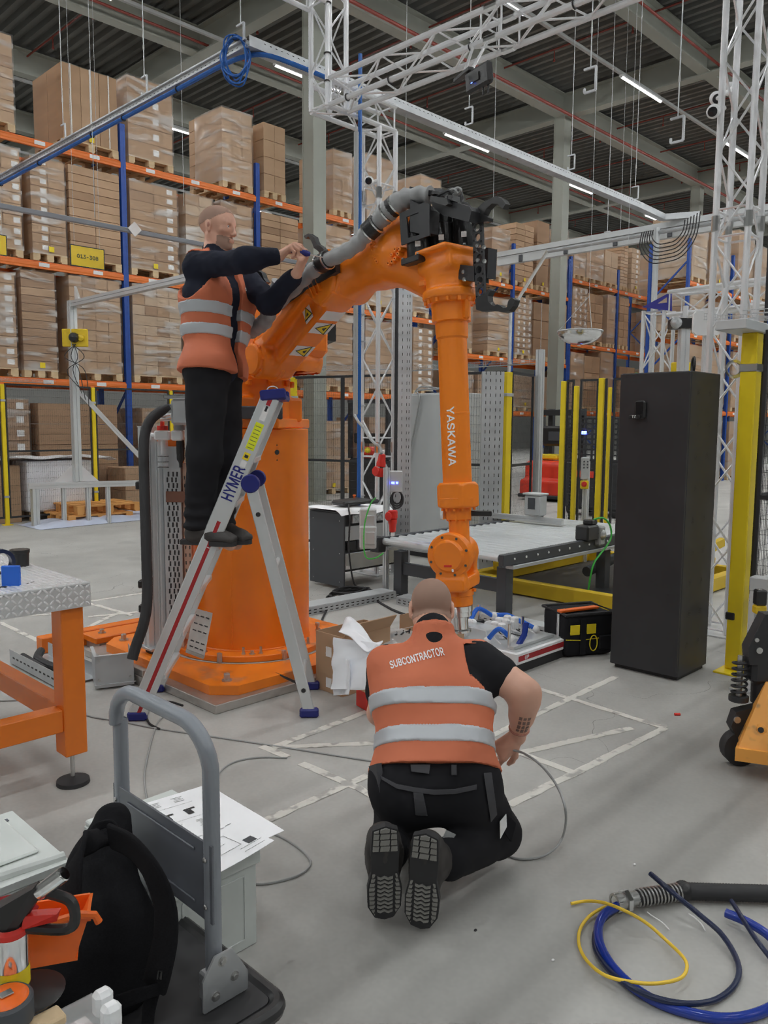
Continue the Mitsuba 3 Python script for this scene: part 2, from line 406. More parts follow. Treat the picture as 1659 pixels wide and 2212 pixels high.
mat('skin', lambda p, n, uv: mix((0.56, 0.29, 0.20), (0.68, 0.40, 0.30), fbm(p.x * 12, p.y * 12, p.z * 12, 3)), rough=0.45)
mat('skin_dark', (0.42, 0.19, 0.14), rough=0.5)
mat('stubble', (0.30, 0.185, 0.14), rough=0.75)
mat('navy_cloth', lambda p, n, uv: mix((0.010, 0.012, 0.022), (0.022, 0.025, 0.040), fbm(p.x * 9, p.y * 9, p.z * 9, 3)), rough=0.85, spec=0.15, sheen=0.1)
mat('black_cloth', lambda p, n, uv: mix((0.010, 0.010, 0.012), (0.020, 0.020, 0.023), fbm(p.x * 9, p.y * 9, p.z * 9, 3)), rough=0.85, spec=0.15, sheen=0.1)
mat('grey_cloth', (0.050, 0.050, 0.056), rough=0.85, sheen=0.4)
mat('vest', lambda p, n, uv: mix((0.50, 0.125, 0.055), (0.60, 0.165, 0.080), fbm(p.x * 8, p.y * 8, p.z * 8, 3)), rough=0.7, sheen=0.4)
mat('vest_trim', (0.09, 0.022, 0.02), rough=0.8)
mat('reflective', (0.50, 0.52, 0.55), rough=0.45, metal=0.3)
mat('boot', lambda p, n, uv: mix((0.020, 0.018, 0.018), (0.055, 0.05, 0.047), fbm(p.x * 16, p.y * 16, p.z * 16, 3)), rough=0.6)
mat('sole', (0.22, 0.215, 0.20), rough=0.75)
mat('backpack', lambda p, n, uv: mix((0.0055, 0.0055, 0.0065), (0.010, 0.010, 0.012), noise(p.x * 400, p.y * 400, p.z * 400)), rough=0.9, spec=0.15)
scene['m_film'] = {'type': 'mask', 'opacity': proc(lambda p, n, uv: 0.06 + 0.62 * smoothstep(0.50, 0.82, fbm(p.x * 2.3 + p.y * 2, p.z * 13 + 1.5 * noise(p.x * 2, p.z * 3), p.y, 3))),
                   'bsdf': {'type': 'twosided', 'bsdf': {'type': 'principled', 'base_color': rgb((0.62, 0.60, 0.58)), 'roughness': 0.22, 'specular': 0.7}}}
scene['m_clear'] = {'type': 'mask', 'opacity': 0.3, 'bsdf': {'type': 'twosided', 'bsdf': {'type': 'principled', 'base_color': rgb((0.7, 0.74, 0.76)), 'roughness': 0.12, 'specular': 0.8}}}

# ---------------------------------------------------------------- the hall
X0, X1, Y0, Y1 = -16.0, 52.0, -18.0, 34.0
struct('floor', bb((X0, Y0, -0.15), (X1, Y1, 0)), 'm_concrete', smooth=False, label='worn pale grey concrete floor with tape marks')
def deck_mesh():
    xs, zs = [], []; x = X0; P = 0.30
    while x < X1:
        for dx, z in ((0, 0), (0.10, 0), (0.14, 0.11), (0.26, 0.11)): xs.append(x + dx); zs.append(z)
        x += P
    n = len(xs); v = np.array([(a, y, 10.85 + b) for y in (Y0, Y1) for a, b in zip(xs, zs)])
    i = np.arange(n - 1)
    return trimesh.Trimesh(v, np.vstack([np.stack([i, i + n, i + n + 1], 1), np.stack([i, i + n + 1, i + 1], 1)]), process=False)
struct('ceiling', deck_mesh(), 'm_deck', smooth=False, label='dark corrugated steel roof deck')
for nm, p, q in (('wall_back', (X0, Y1, 0), (X1, Y1 + .2, 11.2)), ('wall_front', (X0, Y0 - .2, 0), (X1, Y0, 11.2)), ('wall_left', (X0 - .2, Y0, 0), (X0, Y1, 11.2)), ('wall_right', (X1, Y0, 0), (X1 + .2, Y1, 11.2))):
    struct(nm, bb(p, q), 'm_wall', smooth=False)

def ibeam(p, q, h=0.6, w=0.28, tf=0.035, tw=0.03):
    P = sbox(-w / 2, -h / 2, w / 2, -h / 2 + tf).union(sbox(-w / 2, h / 2 - tf, w / 2, h / 2)).union(sbox(-tw / 2, -h / 2, tw / 2, h / 2))
    p, q = V(*p), V(*q); z = nrm(q - p); M = np.eye(4)
    M[:3, 1] = (0, 0, 1); M[:3, 2] = z; M[:3, 0] = np.cross((0, 0, 1), z); M[:3, 3] = p
    return prism(P, np.linalg.norm(q - p), M)
COLX, BEAMY = (2.1, 11.15, 20.3, 29.2, 38.3), (0.8, 4.85, 8.95, 13.0, 17.1, 21.2, 25.3, 29.4)
n = 0
for y in BEAMY:
    n += 1; struct(f'trim_{n}', ibeam((X0, y, 10.5), (X1, y, 10.5)), 'm_steel_grey', smooth=False, label='grey steel roof beam')
for x in COLX:
    n += 1; struct(f'trim_{n}', ibeam((x, Y0, 10.48), (x, Y1, 10.48), h=0.62, w=0.3), 'm_steel_grey', smooth=False, label='grey steel roof beam')
for k, x in enumerate(COLX):
    if k == 0: continue
    lab = {1: 'pale grey steel column just behind the ladder worker\'s hands', 2: 'pale grey steel column right of the black hooks of the robot arm', 3: 'pale grey steel column far back behind the right lattice tower'}.get(k, 'pale grey steel column furthest back')
    c = thing('steel_column', lab, 'column', 'steel columns of the hall')
    w = 0.34
    put(c, 'shaft', join(bb((x - w / 2, 13 - w / 2, 0.02), (x + w / 2, 13 - w / 2 + .025, 10.2)), bb((x - w / 2, 13 + w / 2 - .025, 0.02), (x + w / 2, 13 + w / 2, 10.2)),
                         bb((x - w / 2 + .01, 13 - w / 2 + .025, 0.02), (x - w / 2 + .03, 13 + w / 2 - .025, 10.2)), bb((x + w / 2 - .03, 13 - w / 2 + .025, 0.02), (x + w / 2 - .01, 13 + w / 2 - .025, 10.2))), 'm_steel_grey', smooth=False)
    put(c, 'base_plate', bx(0.5, 0.5, 0.02, 0, (x, 13, 0.01)), 'm_steel_grey', smooth=False)

# lamps: a long aluminium rail per row with separate tubes under it
lamp_m = {'type': 'area', 'radiance': rgb(LAMP_RADIANCE)}
ordn = ['first', 'second', 'third', 'fourth', 'fifth', 'sixth', 'seventh', 'eighth', 'ninth', 'tenth', 'eleventh', 'twelfth', 'thirteenth', 'fourteenth', 'fifteenth', 'sixteenth']
mat('tube_body', (0.7, 0.7, 0.7), rough=0.5)
LAMP_LABELS = {(2, 4): 'bright tube light at the top edge behind the horizontal lattice truss', (3, 4): 'bright tube light at the upper right, nearest the right lattice tower', (4, 4): 'tube light lying behind the right lattice tower',
               (2, 5): 'tube light on the left of the pale column beside the upright truss', (3, 5): 'bright tube light above the black head of the robot arm', (4, 5): 'bright tube light just right of the second grey column',
               (1, 5): 'tube light at the very top edge above the tall cartons on the left', (1, 6): 'small far tube light beside the leftmost stack on the upper beam'}
for r, y in enumerate(LAMP_ROWS):
    rl = single('lamp_rail', bar((X0 + .5, y, 9.52), (X1 - .5, y, 9.52), 0.07, 0.06), 'm_galv_dull', f'long pale lighting rail under the roof, {ordn[r]} row from the camera side', 'rail', 'lighting rails', smooth=False)
    for k, x in enumerate(LAMP_X):
        kk = k - 2
        lb = LAMP_LABELS.get((kk, r), f'white tube light under the roof, {ordn[k]} in the {ordn[r]} row')
        t = thing('tube_light', lb, 'ceiling light', 'tube lights under the roof')
        put(t, 'housing', bb((x - .02, y - .045, 9.45), (x + 1.95, y + .045, 9.49)), 'm_tube_body', smooth=False)
        key = numbered(t + '__tube')
        scene[key] = {**mikit.ply(sheet([(x, y - .034, 9.448), (x + 1.93, y - .034, 9.448), (x + 1.93, y + .034, 9.448), (x, y + .034, 9.448)], 2, 9, lambda p, u, v: p + np.stack([0 * u, 0 * u, -.03 * np.sin(PI * v)], -1)), 'm_tube_body', smooth=False, flip_normals=True), 'emitter': lamp_m}

# red sprinkler pipes with heads, along Y under the deck and along X beside the beams
for i, (a, b, r) in enumerate((((X0, 12.6, 10.12), (X1, 12.6, 10.12), .04), ((X0, 8.6, 10.3), (X1, 8.6, 10.3), .03), ((X0, 16.7, 10.3), (X1, 16.7, 10.3), .03))):
    single('sprinkler_pipe', cyl(a, b, r, 8), 'm_redpipe', ['dark red sprinkler main running beside the beam over the steel columns', 'dark red sprinkler main running beside the nearest roof beam', 'dark red sprinkler main running beside the beam behind the columns'][i], 'pipe', 'sprinkler mains')
xs = np.arange(3.0, 40, 2.9)
for i, x in enumerate(xs):
    t = thing('sprinkler_line', f'thin dark red sprinkler pipe crossing under the roof deck, {ordn[i]} from the left', 'pipe', 'sprinkler branch pipes')
    put(t, 'pipe', cyl((x, -2, 10.68), (x, 30, 10.68), 0.022, 6), 'm_redpipe')
    for y in np.arange(7.4, 22, 2.05):
        put(t, 'head', join(cyl((x, y, 10.68), (x, y, 10.45), .014, 6), cyl((x, y, 10.45), (x, y, 10.40), .03, 6)), 'm_redpipe')

# pale tape crosses on the floor
def tape(p, q, w=0.05, seed=0, label=None):
    p, q = V(*p[:2]), V(*q[:2]); L = np.linalg.norm(q - p); d = (q - p) / L; s = V(-d[1], d[0]); N = max(4, int(L / 0.06)); rg = np.random.RandomState(seed)
    t = np.linspace(0, 1, N); a = (p + np.outer(t * L, d)); e1 = w / 2 + rg.uniform(-.006, .003, N); e2 = w / 2 + rg.uniform(-.006, .003, N)
    up = np.hstack([a + s * e1[:, None], np.full((N, 1), .0022)]); dn = np.hstack([a - s * e2[:, None], np.full((N, 1), .0022)])
    v = np.vstack([up, dn]); i = np.arange(N - 1)
    v[:, 2] += 0.0012 * rg.rand(2 * N)
    top = trimesh.Trimesh(v, np.vstack([np.stack([i + N, i + N + 1, i + 1], 1), np.stack([i + N, i + 1, i], 1)]), process=False)
    return single('floor_tape', thick(top, -0.0018, (0, 0, 1)), 'm_tape', label, 'tape strip', 'tape strips on the floor', smooth=False)
TAPES = [
    ((3.04,2.242,0.0), (3.901,1.959,0.0), 'pale tape strip just right of the kneeling worker\'s hand, ending free on the right'),
    ((4.115,2.947,0.0), (4.029,1.833,0.0), 'long pale tape strip from the striped gripper to the right corner of the frame'),
    ((3.276,2.419,0.0), (4.653,2.462,0.0), 'pale tape strip running from the worker\'s elbow toward the black cabinet'),
    ((2.708,1.9,0.0), (4.029,1.833,0.0), 'worn pale tape strip running back from the right corner of the tape frame'),
    ((3.195,2.167,0.0), (3.186,1.865,-0.0), 'short faded tape piece beyond the kneeling worker\'s hand'),
    ((2.376,3.094,0.0), (2.775,2.775,0.0), 'pale tape strip left of the kneeling worker\'s waist'),
    ((2.376,3.094,0.0), (3.09,3.129,0.0), 'pale tape strip from the left tape corner toward the red carton'),
    ((2.347,3.147,0.0), (2.351,2.953,0.0), 'short torn tape stub at the left tape corner'),
    ((2.351,2.848,0.0), (2.366,2.466,0.0), 'torn tape strip with curled end in the middle of the floor'),
    ((1.842,2.518,0.0), (2.488,2.533,0.0), 'long pale tape strip crossing in front of the kneeling worker\'s hips'),
    ((2.368,2.484,0.0), (2.346,2.288,0.0), 'faint tape piece beside the kneeling worker\'s pocket'),
    ((3.208,6.866,-0.0), (3.247,6.141,0.0), 'pale tape strip just right of the workbench top, left arm of the star'),
    ((2.962,6.347,0.0), (3.43,6.2,0.0), 'pale tape strip of the star beside the workbench, flat arm'),
    ((2.808,6.024,0.0), (3.158,6.273,0.0), 'pale tape strip of the star beside the workbench, near arm'),
    ((3.226,6.903,0.0), (3.784,6.901,0.0), 'pale tape strip behind the workbench leading to the black hose'),
    ((2.37,6.654,0.0), (2.365,5.755,0.0), 'pale tape strip seen under the workbench, left of the orange floor beam'),
    ((2.491,6.984,0.0), (2.982,6.928,0.0), 'pale tape strip under the workbench top, far side'),
    ((2.53,6.786,0.0), (2.861,6.605,0.0), 'second pale tape strip under the workbench top'),
]
for i, (a, b, l) in enumerate(TAPES): tape(a, b, 0.048, i, l)

# ---------------------------------------------------------------- pallet racks and their loads
U = mikit.ply(trimesh.creation.box((1, 1, 1)), None)
UNIT = {k: v for k, v in U.items()}
def unit(m): return {**UNIT, 'bsdf': {'type': 'ref', 'id': m}}
UB = {m: unit(m) for m in ('m_wood', 'm_label_white', 'm_label_yellow', 'm_carton_0', 'm_carton_1', 'm_carton_2', 'm_carton_3', 'm_carton_tape', 'm_orange_beam', 'm_wood_orange')}
def ubox(parent, name, m, p, q, kind=None, label=None):
    p, q = V(*p), V(*q); M = np.diag([*(q - p), 1.0]); M[:3, 3] = (p + q) / 2
    return put_copy(parent, name, UB[m], M, label, kind)

def perforated_post(x, y, z0, z1, w=0.10, d=0.08):
    P = sbox(-w / 2, -d / 2, w / 2, d / 2).difference(sbox(-w / 2 + .004, -d / 2 + .004, w / 2 - .004, d / 2 + .01)).difference(sbox(-.014, -d / 2 - .01, .014, -d / 2 + .003))
    return prism(P, z1 - z0, o=(x, y, z0))

def rack(label, xs, y, levels, z1, depth=1.1, ztop=None):
    t = thing('pallet_rack', label, 'rack')
    for x in xs:
        put(t, 'upright', perforated_post(x, y, 0, z1), 'm_blue_rack', smooth=False)
        put(t, 'upright', perforated_post(x, y + depth, 0, z1), 'm_blue_rack', smooth=False)
        z, s = 0.3, 0
        while z < z1 - 1.0:
            a, b = ((y + .05, z), (y + depth - .05, z + .95)) if s == 0 else ((y + depth - .05, z), (y + .05, z + .95))
            put(t, 'brace', bar((x, a[0], a[1]), (x, b[0], b[1]), .03, .045), 'm_blue_rack', smooth=False); z += .97; s = 1 - s
    for i, (a, b) in enumerate(zip(xs[:-1], xs[1:])):
        lv = levels[i] if isinstance(levels[0], (tuple, list)) else levels
        for z in lv:
            P = Polygon([(-.02, -.13), (.03, -.13), (.03, 0), (.012, 0), (.012, -.03), (-.02, -.03), (-.026, -.05), (-.026, -.085), (-.02, -.10)])
            for yy in (y - .02, y + depth):
                M = np.eye(4); M[:3, 0] = (0, 1, 0); M[:3, 1] = (0, 0, 1); M[:3, 2] = (1, 0, 0); M[:3, 3] = (a + .05, yy, z)
                put(t, 'beam', prism(P, b - a - .10, M), 'm_orange_beam', smooth=False)
            for k, f in enumerate((.18, .5, .82)):
                ubox(t, 'beam_label', 'm_label_white', (a + (b - a) * f - .09, y - .05, z - .095), (a + (b - a) * f + .09, y - .044, z - .03))
    return t

SH_BOARD = {}
def pallet(x0, x1, y0, z, label, far=False, depth=1.2, wood='m_wood'):
    t = thing('wooden_pallet', label, 'pallet', 'pallets under the stacks')
    w = x1 - x0
    if far:
        ms = [bb((x0, y0 + d, z + .122), (x1, y0 + d + .145, z + .144)) for d in (0, .27, .53, .79, depth - .145)] + [bb((x0 + f * (w - .1), y0, z), (x0 + f * (w - .1) + .1, y0 + depth, z + .022)) for f in (0, .5, 1)]
        ms += [bb((x0 + f * (w - .12), y0 + d, z + .022), (x0 + f * (w - .12) + .12, y0 + d + .14, z + .122)) for f in (0, .5, 1) for d in (0, depth - .14)]
        put(t, 'deck', join(ms[:5]), wood, smooth=False); put(t, 'skid', join(ms[5:]), wood, smooth=False)
        return t
    for d in (0, .27, .53, .79, depth - .145): ubox(t, 'deck_board', wood, (x0, y0 + d, z + .122), (x1, y0 + d + .145, z + .144))
    for f in (0, .5, 1):
        ubox(t, 'bottom_board', wood, (x0 + f * (w - .1), y0, z), (x0 + f * (w - .1) + .1, y0 + depth, z + .022))
        for d in (0, depth / 2 - .07, depth - .14): ubox(t, 'block', wood, (x0 + f * (w - .12), y0 + d, z + .022), (x0 + f * (w - .12) + .12, y0 + d + .14, z + .122))
    return t

def film_mesh(x0, x1, y0, y1, z0, z1, seed, top=False):
    e = .012; nx, nz = 14, 26
    def fn(p, u, v):
        q = p * V(3, 3, 9) + seed * 3.7
        return p
    parts = []
    for quad, nn in ((((x0 - e, y0 - e, z0), (x1 + e, y0 - e, z0), (x1 + e, y0 - e, z1 + e), (x0 - e, y0 - e, z1 + e)), V(0, -1, 0)), (((x0 - e, y1, z0), (x0 - e, y0 - e, z0), (x0 - e, y0 - e, z1 + e), (x0 - e, y1, z1 + e)), V(-1, 0, 0))):
        def fn(p, u, v, nn=nn):
            q = np.stack([p[..., 0] * 2.2 + p[..., 2] * .8, p[..., 1] * 2.2, p[..., 2] * 8], -1)
            a = meshkit.fbm(q + seed * 5.3, 3, seed); w = np.minimum(1, 6 * np.minimum(np.minimum(u, 1 - u), np.minimum(v, 1 - v)))
            return p + nn * (0.045 * (a - .35) * w)[..., None]
        parts.append(sheet(quad, nx, nz, fn))
    return join(parts)

_seed = [0]
def load(x0, x1, y0, z0, z1, label, rows=7, cols=3, tone=0, wrap=True, tags=0, far=False, pal=True, depth=1.2, pl=None, lines=False):
    """a pallet with a stack of cartons on it; z0 = what the pallet stands on"""
    _seed[0] += 1; rg = np.random.RandomState(_seed[0] * 13)
    zb = z0
    if pal:
        pallet(x0, x1, y0, z0, pl or label.replace('stretch-wrapped ', '').replace('carton stack', 'wooden pallet'), far, depth); zb = z0 + .146
    t = thing('carton_stack', label, 'stack of cartons', 'carton stacks in the racks')
    g = 0.004 if not far else 0.006
    rh, cw, yd = (z1 - zb) / rows, (x1 - x0) / cols, depth / 2
    for r in range(rows):
        off = 0
        for c in range(cols):
            k = f'm_carton_{tone}' if rg.rand() < .72 else f'm_carton_{rg.randint(0, 3)}'
            j = rg.uniform(0, .008)
            ubox(t, 'carton', k, (x0 + c * cw + g, y0 + .01 + j, zb + r * rh + g), (x0 + (c + 1) * cw - g, y0 + yd - g, zb + (r + 1) * rh - g))
            if tags and (tags == 3 or c == (tags - 1) % cols):
                xa = x0 + (c + .55) * cw; s = min(.12, cw * .35)
                ubox(t, 'carton_label', 'm_label_white', (xa, y0 + .004 + j, zb + (r + .3) * rh), (xa + s, y0 + .0125 + j, zb + (r + .3) * rh + min(.11, rh * .5)))
        ubox(t, 'carton', f'm_carton_{tone}', (x0 + g, y0 + yd + g, zb + r * rh + g), (x1 - g, y0 + depth - g, zb + (r + 1) * rh - g))
    if lines:
        for f in lines: put(t, 'strap', bb((x0 + f * (x1 - x0) - .008, y0 - .001, zb), (x0 + f * (x1 - x0) + .008, y0 + .02, z1 + .004)), 'm_label_white', smooth=False)
    if rg.rand() < .6: ubox(t, 'tag', 'm_label_yellow', (x0 + .45 * (x1 - x0), y0 - .018, zb + .02), (x0 + .45 * (x1 - x0) + .09, y0 - .014, zb + .11))
    if wrap: put(t, 'stretch_film', film_mesh(x0, x1, y0, y0 + depth * .8, zb - .03, z1, _seed[0]), 'm_film', smooth=True)
    return t

LY = 13.98
XS = [1.43 + 3.0 * k for k in range(6)]
rack('blue and orange pallet rack on the left behind the ladder worker', [1.44, 4.44, 7.44, 10.43, 13.43, 16.42], LY, (2.37, 4.33, 6.31), 6.95)
rack('blue and orange pallet rack right of the robot arm, behind the grey columns', [16.53, 19.47, 22.42], LY, (2.05, 3.57, 5.64), 6.8)
rack('blue and orange pallet rack behind the yellow light curtains', [22.53, 25.5, 28.5, 31.5], LY, (2.12, 4.27, 6.25), 6.9)

POSTS = [1.44, 4.44, 7.44, 10.43, 13.43, 16.42, 16.53, 19.47, 22.42, 22.53, 25.5, 28.5, 31.5, 21.8, 24.8, 27.8, 30.8]
def row(loads, z, where, posts=POSTS[:13]):
    for i, (x0, x1, z1, kw) in enumerate(loads):
        if 'left rack' in where:
            for lv in (2.37, 4.33, 6.31):
                if z < lv - 1 and z1 > lv - .16: z1 = lv - .16
        for u in posts:                                     # keep clear of the uprights
            m_ = .12 if kw.get('wrap', True) else .075
            if x0 < u + m_ and x1 > u - m_:
                if u < (x0 + x1) / 2: x0 = u + m_
                else: x1 = u - m_
        w = 'stretch-wrapped ' if kw.get('wrap', True) else ''
        load(x0, x1, LY - .03, z + .004, z1, f'{w}carton stack, {ordn[i]} from left {where}', **kw)
YY = LY - .03
W_ = dict
row([(4.808, 5.556, 7.822, W_(rows=8, cols=3, tone=1, tags=2)),
     (6.362, 7.362, 7.692, W_(rows=1, cols=3, tone=0, wrap=False, lines=(.15, .5, .84))),
     (7.562, 8.471, 7.842, W_(rows=5, cols=1, tone=0, tags=1)),
     (9.575, 10.376, 7.841, W_(rows=6, cols=3, tone=1)),
     (10.598, 11.171, 7.818, W_(rows=4, cols=2, tone=1, wrap=False)),
     (12.526, 13.08, 7.749, W_(rows=4, cols=2, tone=0)),
     (13.584, 14.504, 7.902, W_(rows=7, cols=3, tone=3)),
     (15.436, 16.231, 7.829, W_(rows=4, cols=2, tone=1))], 6.31, 'on the left rack\'s upper beam')
row([(4.693, 5.608, 6.081, W_(rows=9, cols=3, tone=1, tags=3)),
     (5.769, 6.355, 6.024, W_(rows=10, cols=2, tone=0, tags=1)),
     (6.421, 7.385, 6.038, W_(rows=11, cols=2, tone=1, wrap=False)),
     (7.533, 8.541, 6.026, W_(rows=9, cols=2, tone=0, tags=2)),
     (8.721, 9.331, 6.012, W_(rows=8, cols=2, tone=3)),
     (9.525, 10.285, 6.035, W_(rows=8, cols=2, tone=1)),
     (10.531, 11.515, 6.015, W_(rows=11, cols=2, tone=1, wrap=False)),
     (12.207, 13.056, 6.067, W_(rows=7, cols=2, tone=1)),
     (13.442, 14.489, 6.063, W_(rows=7, cols=2, tone=3)),
     (14.763, 15.797, 5.991, W_(rows=6, cols=2, tone=1))], 4.33, 'on the left rack\'s middle beam')
row([(4.68, 5.449, 4.066, W_(rows=9, cols=2, tone=1, tags=2)),
     (5.547, 6.121, 4.148, W_(rows=12, cols=1, tone=2)),
     (6.367, 7.341, 4.184, W_(rows=9, cols=4, tone=1)),
     (7.53, 8.574, 4.249, W_(rows=9, cols=4, tone=3)),
     (8.759, 9.402, 4.155, W_(rows=6, cols=2, tone=0)),
     (9.557, 10.293, 4.258, W_(rows=6, cols=2, tone=0)),
     (10.509, 11.438, 4.194, W_(rows=6, cols=2, tone=1)),
     (12.301, 13.136, 4.142, W_(rows=10, cols=1, tone=0)),
     (13.422, 15.065, 4.099, W_(rows=8, cols=2, tone=0)),
     (15.241, 15.987, 4.077, W_(rows=9, cols=2, tone=0, tags=3))], 2.37, 'on the left rack\'s lower beam')
row([(1.6, 2.9, 1.9, W_(rows=6, cols=2)), (3.1, 4.3, 1.8, W_(rows=5, cols=2, tone=2)), (4.65, 5.6, 2.0, W_(rows=8, cols=2, tone=2, tags=2)), (5.75, 7.2, 1.95, W_(rows=5, cols=2, tone=2, wrap=False)), (7.7, 8.9, 1.9, W_(rows=6, cols=2, tone=0)), (9.1, 10.2, 1.9, W_(rows=6, cols=2, tone=1)),
     (10.7, 11.7, 1.9, W_(rows=6, cols=2, tone=0)), (12.0, 13.1, 1.7, W_(rows=6, cols=2, tone=1)), (13.7, 14.8, 1.8, W_(rows=5, cols=2, tone=2)), (15.0, 16.1, 1.5, W_(rows=5, cols=2, tone=0))], 0.0, 'on the floor under the left rack')
F_ = lambda **k: dict(far=True, **k)
row([(16.65, 17.5, 7.2, F_(rows=5, cols=2, tone=1)), (18.409, 19.23, 7.091, F_(rows=4, cols=1, tone=2)), (19.498, 20.447, 7.417, F_(rows=10, cols=2, tone=1, wrap=False)),
     (20.615, 21.252, 7.661, F_(rows=3, cols=1, tone=2, wrap=False)), (21.799, 22.295, 7.639, F_(rows=6, cols=2, tone=0))], 5.64, 'on the upper beam right of the robot arm')
row([(16.7, 17.6, 5.3, F_(rows=5, cols=2, tone=0)), (18.3, 19.301, 5.201, F_(rows=8, cols=2, tone=1)), (19.459, 20.414, 5.354, F_(rows=10, cols=3, tone=1, tags=3)),
     (20.535, 21.35, 5.298, F_(rows=3, cols=1, tone=2, wrap=False, lines=(.5,))), (21.749, 22.355, 5.391, F_(rows=3, cols=2, tone=0, wrap=False, lines=(.5,)))], 3.57, 'on the middle beam right of the robot arm')
row([(16.7, 17.7, 3.1, F_(rows=4, cols=2, tone=1)), (17.9, 19.2, 3.1, F_(rows=4, cols=2, tone=0)), (19.6, 20.8, 3.1, F_(rows=4, cols=2, tone=2)), (21.0, 22.2, 3.1, F_(rows=4, cols=2, tone=0))], 2.05, 'on the lower beam right of the robot arm')
row([(22.465, 23.369, 7.468, F_(rows=5, cols=2, tone=0)), (23.425, 24.437, 7.685, F_(rows=5, cols=2, tone=0)),
     (24.578, 25.436, 7.42, F_(rows=2, cols=2, tone=3, wrap=False)), (25.624, 26.137, 7.789, F_(rows=13, cols=2, tone=3, wrap=False)), (26.398, 26.999, 7.783, F_(rows=8, cols=1, tone=3, tags=1, wrap=False)),
     (28.8, 29.9, 8.0, F_(rows=5, cols=2, tone=0))], 6.25, 'on the upper beam behind the light curtains')
row([(22.473, 23.527, 6.001, F_(rows=8, cols=3, tone=0, tags=3)), (23.556, 24.554, 5.916, F_(rows=5, cols=2, tone=0, wrap=False)),
     (24.827, 25.386, 5.997, F_(rows=6, cols=1, tone=1)), (25.671, 26.32, 6.027, F_(rows=6, cols=2, tone=1, wrap=False)), (28.7, 30.5, 5.9, F_(rows=4, cols=2, tone=2))], 4.27, 'on the middle beam behind the light curtains')
row([(22.53, 23.45, 3.966, F_(rows=4, cols=2, tone=0, tags=1)), (23.479, 24.479, 3.914, F_(rows=3, cols=2, tone=0, wrap=False)),
     (24.509, 25.375, 4.096, F_(rows=3, cols=1, tone=0)), (25.8, 26.9, 3.7, F_(rows=3, cols=2, tone=0, wrap=False)), (27.2, 28.3, 3.6, F_(rows=3, cols=2, tone=1, wrap=False)), (28.8, 30.2, 3.8, F_(rows=3, cols=2, tone=2))], 2.12, 'on the lower beam behind the light curtains')
# second row of racks at the right, seen end on
LY2 = 9.85
LY = LY2
rack('blue and orange pallet rack seen end on behind the right lattice tower', [21.8, 24.8, 27.8, 30.8], LY2, (2.1, 4.2, 5.6), 6.7)
row([(21.95, 22.9, 7.4, F_(rows=6, cols=2, tone=3)), (23.1, 24.5, 7.3, F_(rows=5, cols=2, tone=0)), (25.1, 26.3, 7.5, F_(rows=5, cols=3, tone=0)), (26.6, 27.6, 7.3, F_(rows=5, cols=2, tone=1)), (28.1, 29.4, 7.4, F_(rows=5, cols=2, tone=1))], 5.6, 'on the end-on rack\'s upper beam', POSTS[13:])
row([(21.95, 22.9, 5.35, F_(rows=5, cols=2, tone=3)), (23.3, 24.5, 5.2, F_(rows=4, cols=2, tone=2)), (25.1, 26.3, 5.2, F_(rows=4, cols=2, tone=1)), (26.7, 27.6, 5.3, F_(rows=4, cols=2, tone=0)), (28.2, 29.5, 5.2, F_(rows=4, cols=2, tone=1))], 4.2, 'on the end-on rack\'s middle beam', POSTS[13:])
row([(22.0, 23.0, 3.9, F_(rows=5, cols=2, tone=0)), (23.3, 24.5, 3.8, F_(rows=4, cols=2, tone=1)), (25.1, 26.3, 3.9, F_(rows=4, cols=2, tone=1)), (26.7, 27.6, 3.8, F_(rows=4, cols=2, tone=0)), (28.2, 29.5, 3.8, F_(rows=4, cols=2, tone=2))], 2.1, 'on the end-on rack\'s lower beam', POSTS[13:])
row([(22.0, 23.0, 1.8, F_(rows=4, cols=2, tone=0)), (23.3, 24.5, 1.8, F_(rows=4, cols=2, tone=0)), (25.1, 26.3, 1.8, F_(rows=4, cols=2, tone=1))], 0.0, 'on the floor under the end-on rack', POSTS[13:])

# ---------------------------------------------------------------- lattice trusses
def truss(name, label, segs, side=0.24, cr=0.025, br=0.009, pitch=0.33, joints=(), mats='m_alu', n=10):
    """box trusses: segs = list of (p, q); four chords each and zigzag braces"""
    t = thing(name, label, 'truss')
    for (p, q) in segs:
        p, q = V(*p), V(*q); L = np.linalg.norm(q - p); d = (q - p) / L
        a = V(0, 0, 1) if abs(d[2]) < .9 else V(1, 0, 0); b = np.cross(d, a); h = side / 2
        cor = [a * h + b * h, a * h - b * h, -a * h - b * h, -a * h + b * h]
        for c in cor: put(t, 'chord', cyl(p + c, q + c, cr, n), mats)
        k = max(2, int(round(L / pitch))); s = np.linspace(0.03, L - 0.03, k + 1)
        for i in range(4):
            c0, c1 = cor[i], cor[(i + 1) % 4]
            for j in range(k):
                e0, e1 = (c0, c1) if (j + i) % 2 == 0 else (c1, c0)
                put(t, 'brace', tube([p + d * s[j] + e0, p + d * s[j + 1] + e1], br, 6, False), mats)
            for ss in (0.02, L - 0.02): put(t, 'brace', tube([p + d * ss + c0, p + d * ss + c1], br, 6, False), mats)
        for z in joints:
            if 0 < z < L:
                for c in cor: put(t, 'coupler', tube([p + c + d * (z - .06), p + c + d * (z - .055), p + c + d * (z + .055), p + c + d * (z + .06)], [cr, cr + .006, cr + .006, cr], 10, False), 'm_chrome')
                for i in range(4):
                    for dz in (-.1, .1): put(t, 'brace', tube([p + cor[i] + d * (z + dz), p + cor[(i + 1) % 4] + d * (z + dz)], br, 6, False), mats)
    return t
T1, T2, T3 = (6.16, 6.15), (5.46, 6.15), (6.30, 2.48)
tz = 4.75
